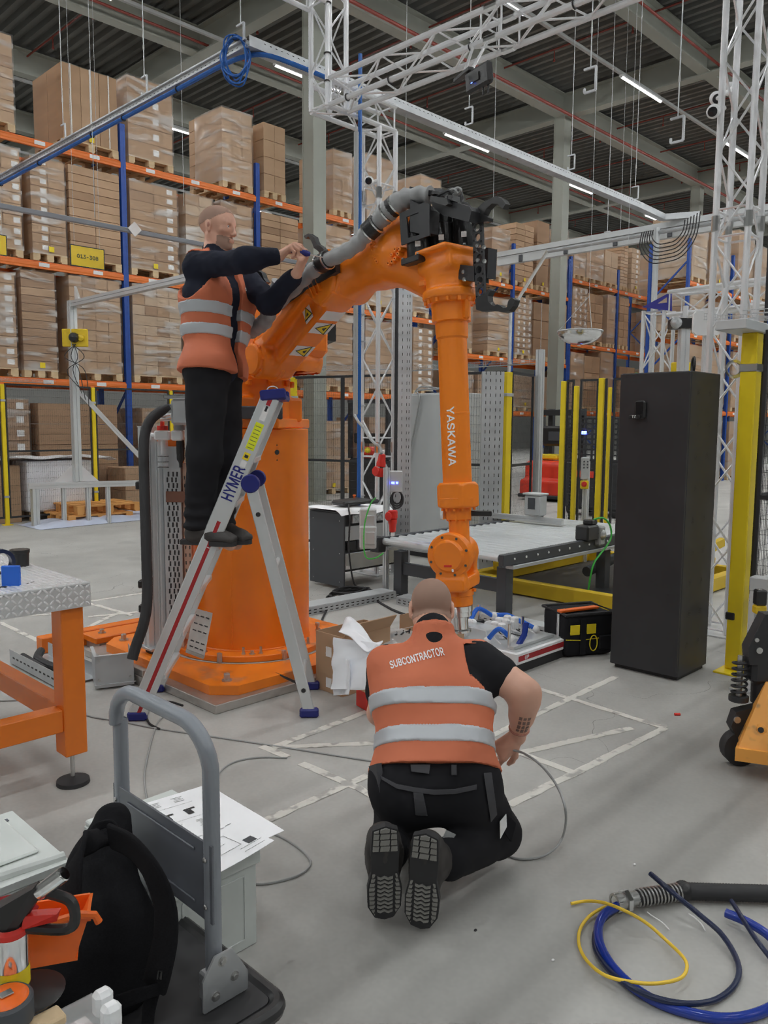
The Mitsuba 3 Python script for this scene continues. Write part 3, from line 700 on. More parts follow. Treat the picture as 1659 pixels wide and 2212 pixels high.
left = truss('lattice_truss', 'stepped aluminium lattice truss column between the ladder worker and the robot elbow',
             [((*T1, 0.02), (*T1, tz - .12)), ((T2[0] - .12, T2[1], tz), (T1[0] + .12, T1[1], tz)), ((*T2, tz - .12), (*T2, 6.9))], joints=(1.35, 3.95))
put(left, 'base_plate', bx(.4, .4, .012, .002, (*T1, .006)), 'm_alu_matt')
truss('lattice_truss', 'horizontal aluminium lattice truss rising to the upper right, with the black box below it', [((T2[0], T2[1] - .15, tz), (T2[0], 0.4, tz))], joints=(1.9, 3.8))
truss('lattice_truss', 'aluminium lattice truss leaving the picture at the top left of the truss column', [((T2[0] - .15, T2[1], 5.68), (0.2, T2[1], 5.68))])
tt = truss('lattice_truss', 'tall aluminium lattice tower behind the black cabinet at the right', [((*T3, 0.02), (*T3, 6.6))], joints=(3.1, 5.1))
put(tt, 'base_plate', bx(.4, .4, .012, .002, (*T3, .006)), 'm_alu_matt')
truss('lattice_truss', 'aluminium lattice truss overhead, beyond the upper edge of the picture', [((T2[0] + .12, .4, tz), (-3.0, .4, tz))])
# black cable with ties on the tower and on the stepped truss
single('power_cable', tube(spline([(T3[0] + .19, T3[1] - .17, 0.3), (T3[0] + .185, T3[1] - .175, 2), (T3[0] + .19, T3[1] - .16, 3.6), (T3[0] + .1, T3[1] - .16, 4.6), (T3[0] + .17, T3[1] - .16, 6.5)], 6), .014, 6), 'm_black_rubber', 'thick black cable running down the right lattice tower', 'cable')
for i, z in enumerate((5.55, 5.1, 4.85, 3.7, 3.3, 3.0)):
    c = T2 if z > 4.7 else T1
    single('cable_tie', tube([(c[0] - .12 + .031 * math.cos(a), c[1] - .12 + .031 * math.sin(a), z) for a in np.linspace(0, 2 * PI, 13)[:-1]], .006, 5, closed=True), 'm_black_plastic', f'black cable tie round the front tube of the stepped truss, {ordn[i]} from the top', 'cable tie', 'cable ties on the trusses')
for i, y in enumerate((5.75, 5.2, 4.3, 3.35, 2.6)):
    single('cable_tie', tube([(T2[0] - .12 + .031 * math.cos(a), y, tz - .12 + .031 * math.sin(a)) for a in np.linspace(0, 2 * PI, 13)[:-1]], .006, 5, closed=True), 'm_black_plastic', f'black cable tie round the horizontal truss, {ordn[i]} from its left end', 'cable tie', 'cable ties on the trusses')

def camera_ball(p, d, label, mount=None):
    t = thing('security_camera', label, 'camera', 'white ball cameras on the trusses'); d = nrm(d); p = V(*p)
    put(t, 'body', lathe([(0, -.055), (.03, -.05), (.045, -.03), (.05, 0), (.045, .03), (.036, .044), (.034, .046)], 24, p, d), 'm_white_plastic')
    put(t, 'lens', lathe([(.034, .046), (.03, .047), (.015, .05), (0, .051)], 20, p, d), 'm_black_gloss')
    if mount is not None: put(t, 'arm', tube([p - d * .05, (p - d * .05 + V(*mount)) / 2 + V(0, 0, -.01), V(*mount)], .016, 8), 'm_white_plastic')
camera_ball((5.917,6.051,4.063), (-.72, -.62, -.25), 'white ball camera on the truss just above the grey hose', (T1[0] - .12, T1[1] - .12, 4.099))
camera_ball((6.09,2.619,3.907), (-.9, -.25, -.35), 'lower white ball camera on the right lattice tower, facing left', (T3[0] - .1, T3[1] + .1, 3.955))
camera_ball((6.37,2.723,4.107), (-.75, -.5, -.45), 'middle white ball camera on the right lattice tower', (T3[0] - .1, T3[1] + .12, 4.037))
camera_ball((6.647,2.752,4.261), (.2, .9, .1), 'topmost white ball camera on the right lattice tower, turned away', (T3[0] - .1, T3[1] + .12, 4.06))
# black box (access point) hung below the horizontal truss
ap = thing('wireless_box', 'flat black box with two stub antennas under the horizontal truss', 'device')
pA = V(*(5.1,4.019,4.243)); dA = V(0, -1, 0)
put(ap, 'housing', xf(bx(.30, .06, .16, .02), frame(pA, (-.25, -1, .0), (-.12, 0, 1))), 'm_black_plastic')
put(ap, 'screen', xf(bx(.12, .002, .06, 0), frame(pA + V(-.033, .028, .0), (-.25, -1, 0), (-.12, 0, 1))), 'm_black_gloss')
scene['m_blue_led'] = {'type': 'twosided', 'bsdf': {'type': 'diffuse', 'reflectance': rgb((.02, .05, .5))}}
key = numbered(ap + '__led'); scene[key] = {**mikit.ply(xf(bx(.016, .004, .005), frame(pA + V(-.034, .045, -.035), (-.25, -1, 0), (-.12, 0, 1))), 'm_blue_led'), 'emitter': {'type': 'area', 'radiance': rgb((.3, .6, 6))}}
for k in (-.02, .03): put(ap, 'antenna', cyl(pA + V(0, -.07 + k, -.07), pA + V(0, -.07 + k, -.135), .008, 8), 'm_black_plastic')
put(ap, 'bracket', bar(pA + V(0, .08, .09), pA + V(.12, .33, .10), .05, .03, .004), 'm_black_plastic')
put(ap, 'clamp', join(cyl((T2[0] - .12, pA[1] + .25, tz - .12), pA + V(.1, .25, .09), .012, 8), cyl((T2[0] - .12, pA[1] + .10, tz - .12), pA + V(.03, .1, .09), .012, 8)), 'm_alu')

# ---------------------------------------------------------------- cable trays on hanging rods
def tray_mesh(p, q, w=.11, h=.06, up=(0, 0, 1)):
    P = Polygon([(-w / 2, h / 2), (-w / 2, -h / 2), (w / 2, -h / 2), (w / 2, h / 2), (w / 2 - .012, h / 2), (w / 2 - .012, h / 2 - .004), (w / 2 - .003, h / 2 - .004), (w / 2 - .003, -h / 2 + .003), (-w / 2 + .003, -h / 2 + .003), (-w / 2 + .003, h / 2 - .004), (-w / 2 + .012, h / 2 - .004), (-w / 2 + .012, h / 2)])
    p, q = V(*p), V(*q); z = nrm(q - p); y = V(*up) - z * (V(*up) @ z); y = nrm(y)
    M = np.eye(4); M[:3, 0], M[:3, 1], M[:3, 2], M[:3, 3] = np.cross(y, z), y, z, p
    return prism(P, np.linalg.norm(q - p), M)
def holes(parent, p, q, off, n, m='m_ink'):
    """row of slots beside the tray's side wall"""
    p, q = V(*p), V(*q); d = nrm(q - p)
    put(parent, 'slot_row', join([xf(bx(.022, .002, .007), frame(p + (q - p) * (i + .5) / n + V(*off), d)) for i in range(n)]), m, smooth=False, kind='stuff')
LTX, LTY, LTZ = 4.95, 6.72, 5.272
t = thing('cable_tray', 'galvanised cable tray running from the far left up to the truss, blue conduit below it', 'cable tray')
put(t, 'channel', tray_mesh((LTX, LTY, LTZ), (LTX, 14.0, LTZ), .10, .075), 'm_galv', smooth=False)
put(t, 'side_rail', bb((LTX - .075, LTY - .02, LTZ + .015), (LTX - .052, 14.0, LTZ + .032)), 'm_galv', smooth=False)
holes(t, (LTX, LTY + .1, LTZ), (LTX, 13.9, LTZ), (-.051, 0, -.012), 90)
t = thing('cable_tray', 'long galvanised cable tray passing behind the truss toward the second column', 'cable tray')
CX1 = 12.823; CZ = LTZ
put(t, 'channel', tray_mesh((LTX - .05, LTY, CZ), (CX1, LTY, CZ), .12, .10), 'm_galv', smooth=False)
CX2, CZ2 = 13.757, 5.247
put(t, 'bend', tray_mesh((CX1, LTY, CZ), (CX2, LTY, CZ2), .12, .10), 'm_galv', smooth=False)
put(t, 'lower_channel', tray_mesh((CX2, LTY, CZ2), (CX2 + .25, LTY - .55, CZ2), .12, .10), 'm_galv', smooth=False)
holes(t, (LTX + .1, LTY, CZ), (CX1, LTY, CZ), (0, -.061, .02), 110)
RTX, RTZ = CX2 + .2, CZ2 - .10
t = thing('cable_tray', 'wide pale cable duct crossing in front of the second column to the right tower', 'cable tray')
put(t, 'channel', tray_mesh((RTX, 10.4, RTZ), (RTX, -2.0, RTZ), .14, .10), 'm_galv_dull', smooth=False)
put(t, 'duct', bb((RTX - .05, -2.0, RTZ - .22), (RTX + .06, 10.4, RTZ - .055)), 'm_grey_cabinet', smooth=False)
for y in np.arange(3.5, 10.3, 1.05): put(t, 'socket', bx(.03, .09, .14, .01, (RTX - .062, y, RTZ - .15)), 'm_dark_grey')
t = thing('pipe', 'pale pipe bent down at its left end, below the wide cable duct', 'pipe')
pz = 4.869
put(t, 'run', cyl((13.2, 8.699, pz), (13.2, -1.0, pz), .035, 10), 'm_galv')
put(t, 'leg', cyl((13.2, 8.699, pz), (13.2,9.514,3.848), .036, 10), 'm_chrome')
put(t, 'post', cyl((13.2,9.514,3.848), (13.2, 9.514, 0.0), .036, 10), 'm_galv')
single('steel_post', cyl((13.2, 6.545, 0), (13.2, 6.545, RTZ - .2), .05, 10), 'm_galv_dull', 'thin grey post under the coil of dark cables', 'post')

def hanger(p, label, hook=True, top=10.45, loose=False):
    p = V(*p); t = thing('threaded_rod', label, 'hanging rod', 'hanging rods with hooks')
    put(t, 'rod', cyl(p + V(0, 0, .12), (p[0], p[1], top), .006, 6), 'm_galv')
    put(t, 'coupling', cyl(p + V(0, 0, .42), p + V(0, 0, .47), .011, 6), 'm_steel')
    if hook:
        y = .055; q = [(0, y * 1.2, .13), (0, -y, .13), (0, -y, -.07), (0, y, -.07), (0, y, -.03)]
        put(t, 'hook', join([bar(p + V(*a), p + V(*b), .018, .018) for a, b in zip(q[:-1], q[1:])]), 'm_galv', smooth=False)
HP = [((4.95,8.735,5.431), 'rod over the left cable tray, right above the second stack'), ((4.95,10.858,5.425), 'rod over the left cable tray, furthest left of those with a hook'), ((4.95,6.87,5.39), 'rod at the corner where the blue cable coil hangs'),
      ((8.336,6.72,5.495), 'rod to the long tray right below the black wireless box'), ((10.754,6.72,5.482), 'rod to the long tray beside the second column'), ((12.728,6.72,5.445), 'rod to the long tray at its downward bend')]
for p, l in HP: hanger((p[0], p[1], p[2] - .02), 'hanging ' + l)
hanger((6.6,3.956,4.623), 'hanging rod with an empty hook, left of the upper tube light')
hanger((6.9,3.273,4.113), 'hanging rod with an empty hook just left of the right tower')
hanger((RTX, 7.9, RTZ - .05), 'hanging rod to the wide cable duct left of the second column'); hanger((RTX, 5.687, RTZ - .05), 'hanging rod to the wide cable duct behind the right tower')
for i, (p, l) in enumerate((((4.356,8.836,3.893), 'thin wire drop ending in front of the tall carton stack'), ((7.031,11.301,4.972), 'thin wire drop just left of the ladder worker\'s head'), ((7.177,6.727,4.208), 'thin wire drop right of the stepped truss'), ((9.139,6.917,4.439), 'thin wire drop behind the upper black hook'),
                            ((10.893,6.427,3.54), 'long thin wire drop holding the half dome mirror'), ((12.301,6.582,4.539), 'thin wire drop ending at the pale pipe'), ((14.108,7.718,5.23), 'faint thin wire drop left of the bent tray'))):
    single('wire_drop', cyl(p, (p[0], p[1], 10.45), .0035, 5), 'm_galv_dull', l, 'wire', 'thin wire drops from the roof')
# half-dome mirror
mp = V(*(10.759,6.484,3.017)); t = thing('dome_mirror', 'half dome traffic mirror hanging before the racks', 'mirror')
ang = np.linspace(0, PI, 19); prof = [(.33 * math.sin(a), -.20 * math.cos(a)) for a in np.linspace(0, PI / 2, 9)]
put(t, 'dome', lathe(prof, 28, mp, (0, 0, 1)), 'm_chrome')
put(t, 'rim', tube([(mp[0] + .33 * math.cos(a), mp[1] + .33 * math.sin(a), mp[2]) for a in np.linspace(0, 2 * PI, 29)[:-1]], .012, 6, closed=True), 'm_galv_dull')
put(t, 'wire', join(*[cyl(mp + V(.33 * math.cos(a), .33 * math.sin(a), 0), (10.893,6.427,3.54), .004, 5) for a in (0, 2.1, 4.2)]), 'm_galv_dull')
# blue conduit under the left tray and the coil of blue cable at its corner
bz = LTZ - .075
single('conduit', tube(spline([(LTX - .02, 14.0, bz), (LTX - .02, 11, bz), (LTX - .02, 8, bz), (LTX - .02, 7.2, bz), (LTX + .02, 6.85, bz), (LTX + .15, 6.66, bz), (LTX + .5, 6.62, bz), (T1[0] - .3, 6.62, bz)], 6), .024, 8), 'm_blue_pipe', 'blue conduit clipped under the left cable tray', 'conduit')
for i, y in enumerate((13.0, 11.6, 10.0, 9.2, 8.0)):
    single('conduit_clip', tube([(LTX - .02 + .03 * math.cos(a), y, bz + .03 * math.sin(a)) for a in np.linspace(0, 2 * PI, 13)[:-1]], .007, 5, closed=True), 'm_black_plastic', f'black clip on the blue conduit, {ordn[i]} from the left', 'clip', 'clips on the blue conduit')
cc = V(*(4.85,6.819,5.129)); rg = np.random.RandomState(3); t = thing('cable_coil', 'coil of bright blue cable hanging at the tray corner', 'cable coil')
for k in range(7):
    a0 = rg.uniform(.10, .135); b0 = rg.uniform(.17, .235); o = V(rg.uniform(-.03, .03), rg.uniform(-.02, .02), rg.uniform(-.03, .02) + .2 - b0)
    pts = [cc + o + V(a0 * math.cos(a) * .7 + .02 * math.sin(3 * a + k), -a0 * math.cos(a) * .7, b0 * math.sin(a)) for a in np.linspace(0, 2 * PI, 25)[:-1]]
    put(t, 'loop', tube(pts, .008, 6, closed=True), 'm_blue_pipe')
put(t, 'tie', tube([cc + V(.0, .0, .2) + .03 * V(math.cos(a) * .7, -math.cos(a) * .7, math.sin(a)) for a in np.linspace(0, 2 * PI, 13)[:-1]], .006, 5, closed=True), 'm_black_plastic')
# coil of dark cables at the right duct
cc = V(*(13.05,6.295,4.735)); t = thing('cable_coil', 'loose loops of dark cable hanging from the wide duct left of the tower', 'cable coil')
for k in range(6):
    w, h = .30 + .05 * k, .25 + .06 * k
    put(t, 'loop', tube(spline([cc + V(0, w * c, -h * s + .15) for c, s in ((.8, 0), (.85, .5), (.5, .95), (0, 1), (-.5, .9), (-.9, .4), (-1, -.3))], 5), .009, 5), 'm_black_rubber')
# vertical conduits on the stepped truss: grey, blue, and the cable duct at its right
px = V(*(5.615,5.921,2.148))
single('conduit', cyl((px[0], px[1], 1.712), (px[0], px[1], 4.432), .024, 10), 'm_grey_cable', 'grey conduit standing left of the stepped truss', 'conduit')
px2 = V(*(5.698,5.996,2.156))
single('conduit', cyl((px2[0] + .02, px2[1] - .02, .15), (px2[0] + .02, px2[1] - .02, bz), .02, 10), 'm_blue_pipe', 'blue conduit standing left of the stepped truss', 'conduit')
for i, y in enumerate((1095, 875, 738, 510, 445)):
    z = [0.846, 1.813, 2.487, 2.767, 3.891][i]
    single('pipe_clamp', join(bar((T1[0] - .12, T1[1] + .12, z), (px[0], px[1], z), .02, .018), tube([(T1[0] - .12 + .034 * math.cos(a), T1[1] + .12 + .034 * math.sin(a), z) for a in np.linspace(0, 2 * PI, 13)[:-1]], .008, 5, closed=True)), 'm_galv', f'small clamp holding the conduits to the stepped truss, {ordn[i]} from the floor', 'clamp', 'clamps on the stepped truss')
t = thing('cable_duct', 'perforated galvanised cable duct standing right of the stepped truss', 'cable duct')
dq = V(*(6.31,5.934,1.697)); dtop = 3.145
put(t, 'channel', prism(Polygon([(-.1, -.04), (.1, -.04), (.1, .04), (.096, .04), (.096, -.036), (-.096, -.036), (-.096, .04), (-.1, .04)]), dtop, frame((dq[0], dq[1], 0), (.71, -.71, 0))), 'm_galv', smooth=False)
put(t, 'slots', join([xf(bx(.006, .002, .03), frame((dq[0], dq[1], 0), (.71, -.71, 0)) @ trans(xx, -.0405, z)) for xx in (-.06, .0, .05, .075) for z in np.arange(.1, dtop, .075)]), 'm_ink', smooth=False, kind='stuff')
put(t, 'cable', cyl((dq[0] - .07, dq[1] + .02, .9), (dq[0] - .07, dq[1] + .02, dtop), .02, 8), 'm_black_rubber')
# grey rail crossing at mid height to the stepped truss, with the white diamond sign on it
t = thing('steel_rail', 'grey square steel rail crossing behind the ladder worker\'s head', 'rail')
rz = 3.147
put(t, 'tube', bar((0.6, 6.15, rz), (T1[0] - .02, 6.15, rz), .035, .035, .003), 'm_grey_tube', smooth=False)
single('diamond_tag', xf(bx(.085, .002, .085), frame((3.352,6.12,3.159), (1, 0, 0)) @ rotm((0, 1, 0), 45)), 'm_label_white', 'white diamond shaped tag on the grey rail', 'tag', smooth=False)
# yellow row signs over the aisle
for px_, txt, lab in (((5.784,12.01,4.107), '013-308', 'yellow hanging sign reading 013-308'), ((4.746,13.099,4.313), '', 'yellow hanging sign cut by the left edge of the picture')):
    t = thing('row_sign', lab, 'sign', None); M = frame(px_, (1, 0, 0))
    put(t, 'panel', xf(bx(.53, .012, .30, .004), M), 'm_sign_yellow')
    put(t, 'edge', join([xf(bx(.53, .016, .012, 0, (0, 0, s * .15)), M) for s in (-1, 1)] + [xf(bx(.012, .016, .30, 0, (s * .265, 0, 0)), M) for s in (-1, 1)]), 'm_ink', smooth=False)
    if txt: put(t, 'lettering', text_on(txt, .055, M @ frame((0, -.007, .0), (1, 0, 0), (0, -1, 0)), .002), 'm_ink', smooth=False)
    put(t, 'wire', join([cyl(xf(trimesh.Trimesh([(s, 0, .15)], []), M).vertices[0], xf(trimesh.Trimesh([(s, 0, .15)], []), M).vertices[0] + V(0, 0, 10.45 - px_[2] - .15), .003, 4) for s in (-.2, .2)]), 'm_galv_dull')

# ---------------------------------------------------------------- fences
_wires = {}
def fence_panel(parent, p, q, z0=.12, z1=2.2, dx=.032, dz=.10, mid=True):
    p, q = V(*p, 0), V(*q, 0); L = np.linalg.norm(q - p); d = (q - p) / L; M = frame(p, d)
    fr = [bx(L, .022, .03, 0, (L / 2, 0, z)) for z in ((z0, z1, (z0 + z1) / 2) if mid else (z0, z1))] + [bx(.022, .022, z1 - z0, 0, (x, 0, (z0 + z1) / 2)) for x in (.011, L - .011)]
    put(parent, 'frame', xf(join(fr), M), 'm_black_paint', smooth=False)
    w = [tube([(x, 0, z0), (x, 0, z1)], .0016, 3, False) for x in np.arange(dx, L, dx)] + [tube([(0, 0, z), (L, 0, z)], .0016, 3, False) for z in np.arange(z0 + dz, z1, dz)]
    put(parent, 'wire_mesh', xf(join(w), M), 'm_black_paint', kind='stuff')
def fence_post(x, y, label, h=2.2, w=.06, cap=True):
    t = thing('fence_post', label, 'fence post', 'yellow fence posts')
    put(t, 'post', bb((x - w / 2, y - w / 2, .01), (x + w / 2, y + w / 2, h), .004), 'm_fence_yellow', smooth=False)
    put(t, 'foot', bx(w * 2.2, w * 2.2, .01, .002, (x, y, .005)), 'm_fence_yellow', smooth=False)
    for z in (.45, h - .25): put(t, 'clamp', bx(w * 1.25, w * 1.25, .035, .003, (x, y, z)), 'm_galv', smooth=False)
FX = [3.35, 4.83, 6.30, 7.77, 9.24, 10.7, 12.2]
for i, x in enumerate(FX[:6]):
    fence_post(x, 13.05, ['yellow fence post outside the left edge', 'yellow fence post at the left edge of the picture', 'yellow fence post behind the diagonal aluminium strut', 'yellow fence post behind the thick black hose', 'yellow fence post behind the ladder worker', 'yellow fence post behind the orange pedestal'][i])
for i, (a, b) in enumerate(zip(FX[:-2], FX[1:-1])):
    t = thing('mesh_fence', f'black wire mesh fence panel before the left racks, {ordn[i]} from the left', 'fence', 'mesh fences'); fence_panel(t, (a + .04, 13.05), (b - .04, 13.05))
BP = V(*(6.59,8.092,1.707)); CP = V(*(6.821,7.425,1.708)); DP = V(*(7.021,6.647,1.708))
fence_post(BP[0], BP[1], 'yellow fence post just right of the robot base', w=.065)
EP = V(*(7.417,5.382,1.71)); fence_post(EP[0], EP[1], 'broad yellow fence post behind the roller conveyor, with a steel strap', w=.10)
for i, (a, b) in enumerate(((BP, CP), (CP, DP), (V(*(7.263,5.97,1.709)), EP))):
    t = thing('mesh_fence', ['black mesh panel right of the robot base', 'black mesh panel behind the stepped truss', 'black mesh panel between the robot tube and the broad yellow post'][i], 'fence', 'mesh fences'); fence_panel(t, a[:2], b[:2])
GP = V(*(8.136,5.512,1.719))
t = thing('mesh_fence', 'black mesh gate panel right of the broad yellow post', 'fence', 'mesh fences'); fence_panel(t, EP[:2] + V(.07, -.03), GP[:2])
single('aluminium_post', alu((GP[0] + .06, GP[1] - .05, 0), (GP[0] + .06, GP[1] - .05, 2.508), .08), 'm_alu_matt', 'tall slotted aluminium post left of the second column', 'post', smooth=False)
# light curtains: yellow columns in pairs with black mesh and chains between
lc = [((9.361,5.845,1.736), 2.2, .075, 'first yellow light curtain column from the left'), ((9.296,5.624,1.734), 2.13, .055, 'second yellow light curtain column, slimmer'), ((9.348,5.284,1.734), 2.22, .075, 'third yellow light curtain column'), ((9.327,5.162,1.733), 2.1, .04, 'rightmost slim yellow light curtain column beside the black cabinet')]
for p, h, w, l in lc:
    t = thing('light_curtain', l, 'light curtain', 'yellow light curtain columns')
    put(t, 'housing', bb((p[0] - w / 2, p[1] - w / 2, .02), (p[0] + w / 2, p[1] + w / 2, h), .005), 'm_fence_yellow', smooth=False)
    put(t, 'window', bb((p[0] + w / 2, p[1] - w / 4, .15), (p[0] + w / 2 + .004, p[1] + w / 4, h - .1)), 'm_black_gloss', smooth=False)
    put(t, 'foot', bx(.14, .14, .02, .003, (p[0], p[1], .01)), 'm_black_paint', smooth=False)
a, b, c, d = [V(*x[0][:2]) for x in lc]
for i, (p, q) in enumerate(((a, b), (b, c), (c, d), (d, V(*(9.388,4.669))))):
    t = thing('mesh_fence', ['narrow black mesh panel between the first two light curtain columns', 'black mesh panel between the light curtain pairs', 'narrow black mesh panel between the right two light curtain columns', 'black mesh panel behind the black cabinet'][i], 'fence', 'mesh fences')
    e = (q - p) / np.linalg.norm(q - p) * .05; fence_panel(t, p + e, q - e, dz=.05)
ch = thing('cable_chain', 'black energy chain hanging between the first two light curtain columns', 'cable chain')
m_ = (a + b) / 2
for z in np.arange(.35, 1.75, .045): put(ch, 'link', bx(.07, .05, .036, .006, (m_[0], m_[1] - .06, z)), 'm_black_plastic', smooth=False)
# near right yellow post and the fence leaving to the right
np_ = V(5.36, 1.98)
t = thing('fence_post', 'tall yellow post right of the black cabinet, nearest to the camera', 'fence post', None)
put(t, 'post', bb((np_[0] - .05, np_[1] - .05, .012), (np_[0] + .05, np_[1] + .05, 2.2), .006), 'm_fence_yellow', smooth=False)
put(t, 'foot', join(bx(.26, .16, .012, .002, (np_[0] - .03, np_[1], .006)), prism([(0, 0), (.09, 0), (0, .09)], .008, frame((np_[0] - .05, np_[1], .012), (-1, 0, 0), (0, -1, 0)))), 'm_fence_yellow', smooth=False)
put(t, 'strap', bx(.112, .112, .05, .004, (np_[0], np_[1], 1.982)), 'm_chrome', smooth=False)
put(t, 'clip', bx(.115, .06, .05, .006, (np_[0], np_[1] + .03, 0.368)), 'm_black_plastic', smooth=False)
put(t, 'cap_plate', bb((np_[0] - .3, np_[1] - .07, 2.2), (np_[0] + .12, np_[1] + .12, 2.26), .004), 'm_galv_dull', smooth=False)
t = thing('mesh_fence', 'black mesh panel at the right edge behind the orange pallet jack', 'fence', 'mesh fences'); fence_panel(t, (5.36, 1.9), (5.36, 0.4)); 
t = thing('mesh_fence', 'black mesh panel at the right edge beside the tall yellow post', 'fence', 'mesh fences'); fence_panel(t, (5.44, 1.93), (6.9, 1.93), dx=.03)
# wire basket trays along the fence tops
def wire_tray(label, p, q, w=.12, h=.05, r=.0022):
    t = thing('wire_tray', label, 'cable tray', 'wire cable trays'); p, q = V(*p), V(*q); L = np.linalg.norm(q - p); M = frame(p, q - p)
    ws = [tube([(0, y, z), (L, y, z)], r, 4, False) for y, z in ((-w / 2, h), (-w / 2, h / 2), (-w / 2, 0), (-w / 6, 0), (w / 6, 0), (w / 2, 0), (w / 2, h / 2), (w / 2, h))]
    ws += [tube([(x, -w / 2, h), (x, -w / 2, 0), (x, w / 2, 0), (x, w / 2, h)], r, 4, False) for x in np.arange(.03, L, .1)]
    put(t, 'wires', xf(join(ws), M), 'm_galv', kind='stuff')
wire_tray('wire cable tray on the fence behind the stepped truss', (BP[0] - .3, BP[1] + .3, 2.27), (DP[0], DP[1], 2.27))
wire_tray('wire cable tray from the grey cabinet to the broad yellow post', (DP[0], DP[1], 2.24), (EP[0] + .25, EP[1] - .2, 2.30))
wire_tray('wire cable tray leaving to the right from the near yellow post', (5.3, 2.0, 2.28), (5.3, .3, 2.24), .16)
wire_tray('wire cable tray before the small lattice frame at the right', (6.688,2.797,2.485), (5.446,2.02,2.269), .14)
wire_tray('bundle of wire tray lying over the left fence', (3.6, 13.0, 2.24), (5.6, 12.95, 2.24), .2)

# ---------------------------------------------------------------- pedestal and robot
PC = V(3.25, 4.48, 0)
ps = thing('steel_plate', 'square raw steel floor plate under the orange robot pedestal', 'plate')
put(ps, 'plate', bb((2.43, 3.68, 0.001), (4.03, 5.28, .052), .004), 'm_raw_steel', smooth=False)
ped = thing('robot_pedestal', 'round orange steel pedestal under the robot, on a chamfered orange base plate', 'pedestal')
c = .12; q = .745
put(ped, 'base_plate', prism(Polygon([(-q + c, -q), (q - c, -q), (q, -q + c), (q, q - c), (q - c, q), (-q + c, q), (-q, q - c), (-q, -q + c)]).buffer(-.004).buffer(.004), .055, o=(PC[0], PC[1], .053)), 'm_base_orange', smooth=False)
put(ped, 'flange', lathe([(0, .15), (.52, .15), (.525, .145), (.525, .112), (0, .112)], 72, PC), 'm_base_orange')
put(ped, 'grout', lathe([(.55, .111), (.55, .109), (0, .109)], 60, PC), 'm_concrete')
put(ped, 'column', lathe([(0, 1.575), (.40, 1.575), (.405, 1.57), (.405, .15), (.408, .14)], 96, PC), 'm_pedestal_orange')
put(ped, 'weld', tube([(PC[0] + .408 * math.cos(a), PC[1] + .408 * math.sin(a), .153) for a in np.linspace(0, 2 * PI, 61)[:-1]], .007, 5, closed=True), 'm_pedestal_orange')
put(ped, 'seam', cyl((PC[0] - .4051 * math.cos(YAW - .12), PC[1] - .4051 * math.sin(YAW - .12), .16), (PC[0] - .4051 * math.cos(YAW - .12), PC[1] - .4051 * math.sin(YAW - .12), 1.56), .0015, 5), 'm_base_orange')
for k in range(8):
    for d in (-.115, 0, .115):
        a = YAW + PI + .19 + k * PI / 4 + d; put(ped, 'bolt', bolt((PC[0] + .475 * math.cos(a), PC[1] + .475 * math.sin(a), .15), (0, 0, 1), .013 if d == 0 else .009, .022 if d == 0 else .045), 'm_steel', smooth=20)
    a = YAW + PI + .19 + .39 + k * PI / 4; put(ped, 'shim', bx(.022, .03, .06, .002, (PC[0] + .528 * math.cos(a), PC[1] + .528 * math.sin(a), .14)), 'm_raw_steel', smooth=False)
for sx in (-1, 1):
    for sy in (-1, 1): put(ped, 'anchor_bolt', bolt((PC[0] + sx * .62, PC[1] + sy * .62, .108), (0, 0, 1), .02, .045), 'm_raw_steel', smooth=20)
hd = nrm(V(*(3.159,3.935,1.429)) * V(1, 1, 0) - PC)
hz = 1.427
put(ped, 'cable_hole', cyl(PC + hd * .404 + V(0, 0, hz), PC + hd * .4065 + V(0, 0, hz), .016, 20), 'm_ink')
for dz in (-.05, .045): put(ped, 'small_hole', cyl(PC + hd * .404 + V(0, 0, hz + dz), PC + hd * .4065 + V(0, 0, hz + dz), .004, 10), 'm_ink')

rob = thing('industrial_robot', 'large orange six axis robot arm bent over toward the kneeling worker', 'robot arm')
TH = math.radians(50); fH = V(math.cos(YAW), math.sin(YAW), 0); rH = V(math.sin(YAW), -math.cos(YAW), 0)
aA = rH * math.cos(TH) - fH * math.sin(TH); nN = -fH * math.cos(TH) - rH * math.sin(TH)
MR = np.eye(4); MR[:3, 0], MR[:3, 1], MR[:3, 2], MR[:3, 3] = aA, (0, 0, 1), nN, PC      # local x along the arm, y up, z to the side facing the camera
def rp(name, mesh, m='m_robot_orange', smooth=30, **kw): return put(rob, name, xf(mesh, MR), m, smooth=smooth, **kw)
def plate(poly, n, th): return prism(Polygon(poly), th, o=(0, 0, n - th / 2))
Y_ = (0, 1, 0)
# base
rp('foot_plate', xf(bb((-.365, 1.578, -.33), (.365, 1.642, .33), .008), rotm((0, 1, 0), -50)))
bs = Solid((-.4, 1.62, -.4), (.42, 1.97, .42), .009)
bs.disc((0, 1.76, 0), Y_, .285, .16, .02, .02)
for k in range(4): bs.brick((.30 * math.cos(.6 + k * PI / 2), 1.70, .30 * math.sin(.6 + k * PI / 2)), (.05, .08, .05), .015, .03)
rp('base', bs.mesh(), smooth=True)
for k in range(12):
    a = k * PI / 6; rp('base_lug', bx(.07, .04, .03, .006, (.285 * math.cos(a), 1.87, .285 * math.sin(a))))
rp('swivel_plate', xf(lathe([(0, 1.965), (.28, 1.965), (.29, 1.955), (.29, 1.94), (.25, 1.925), (0, 1.925)], 48), rotm((1, 0, 0), -90)))
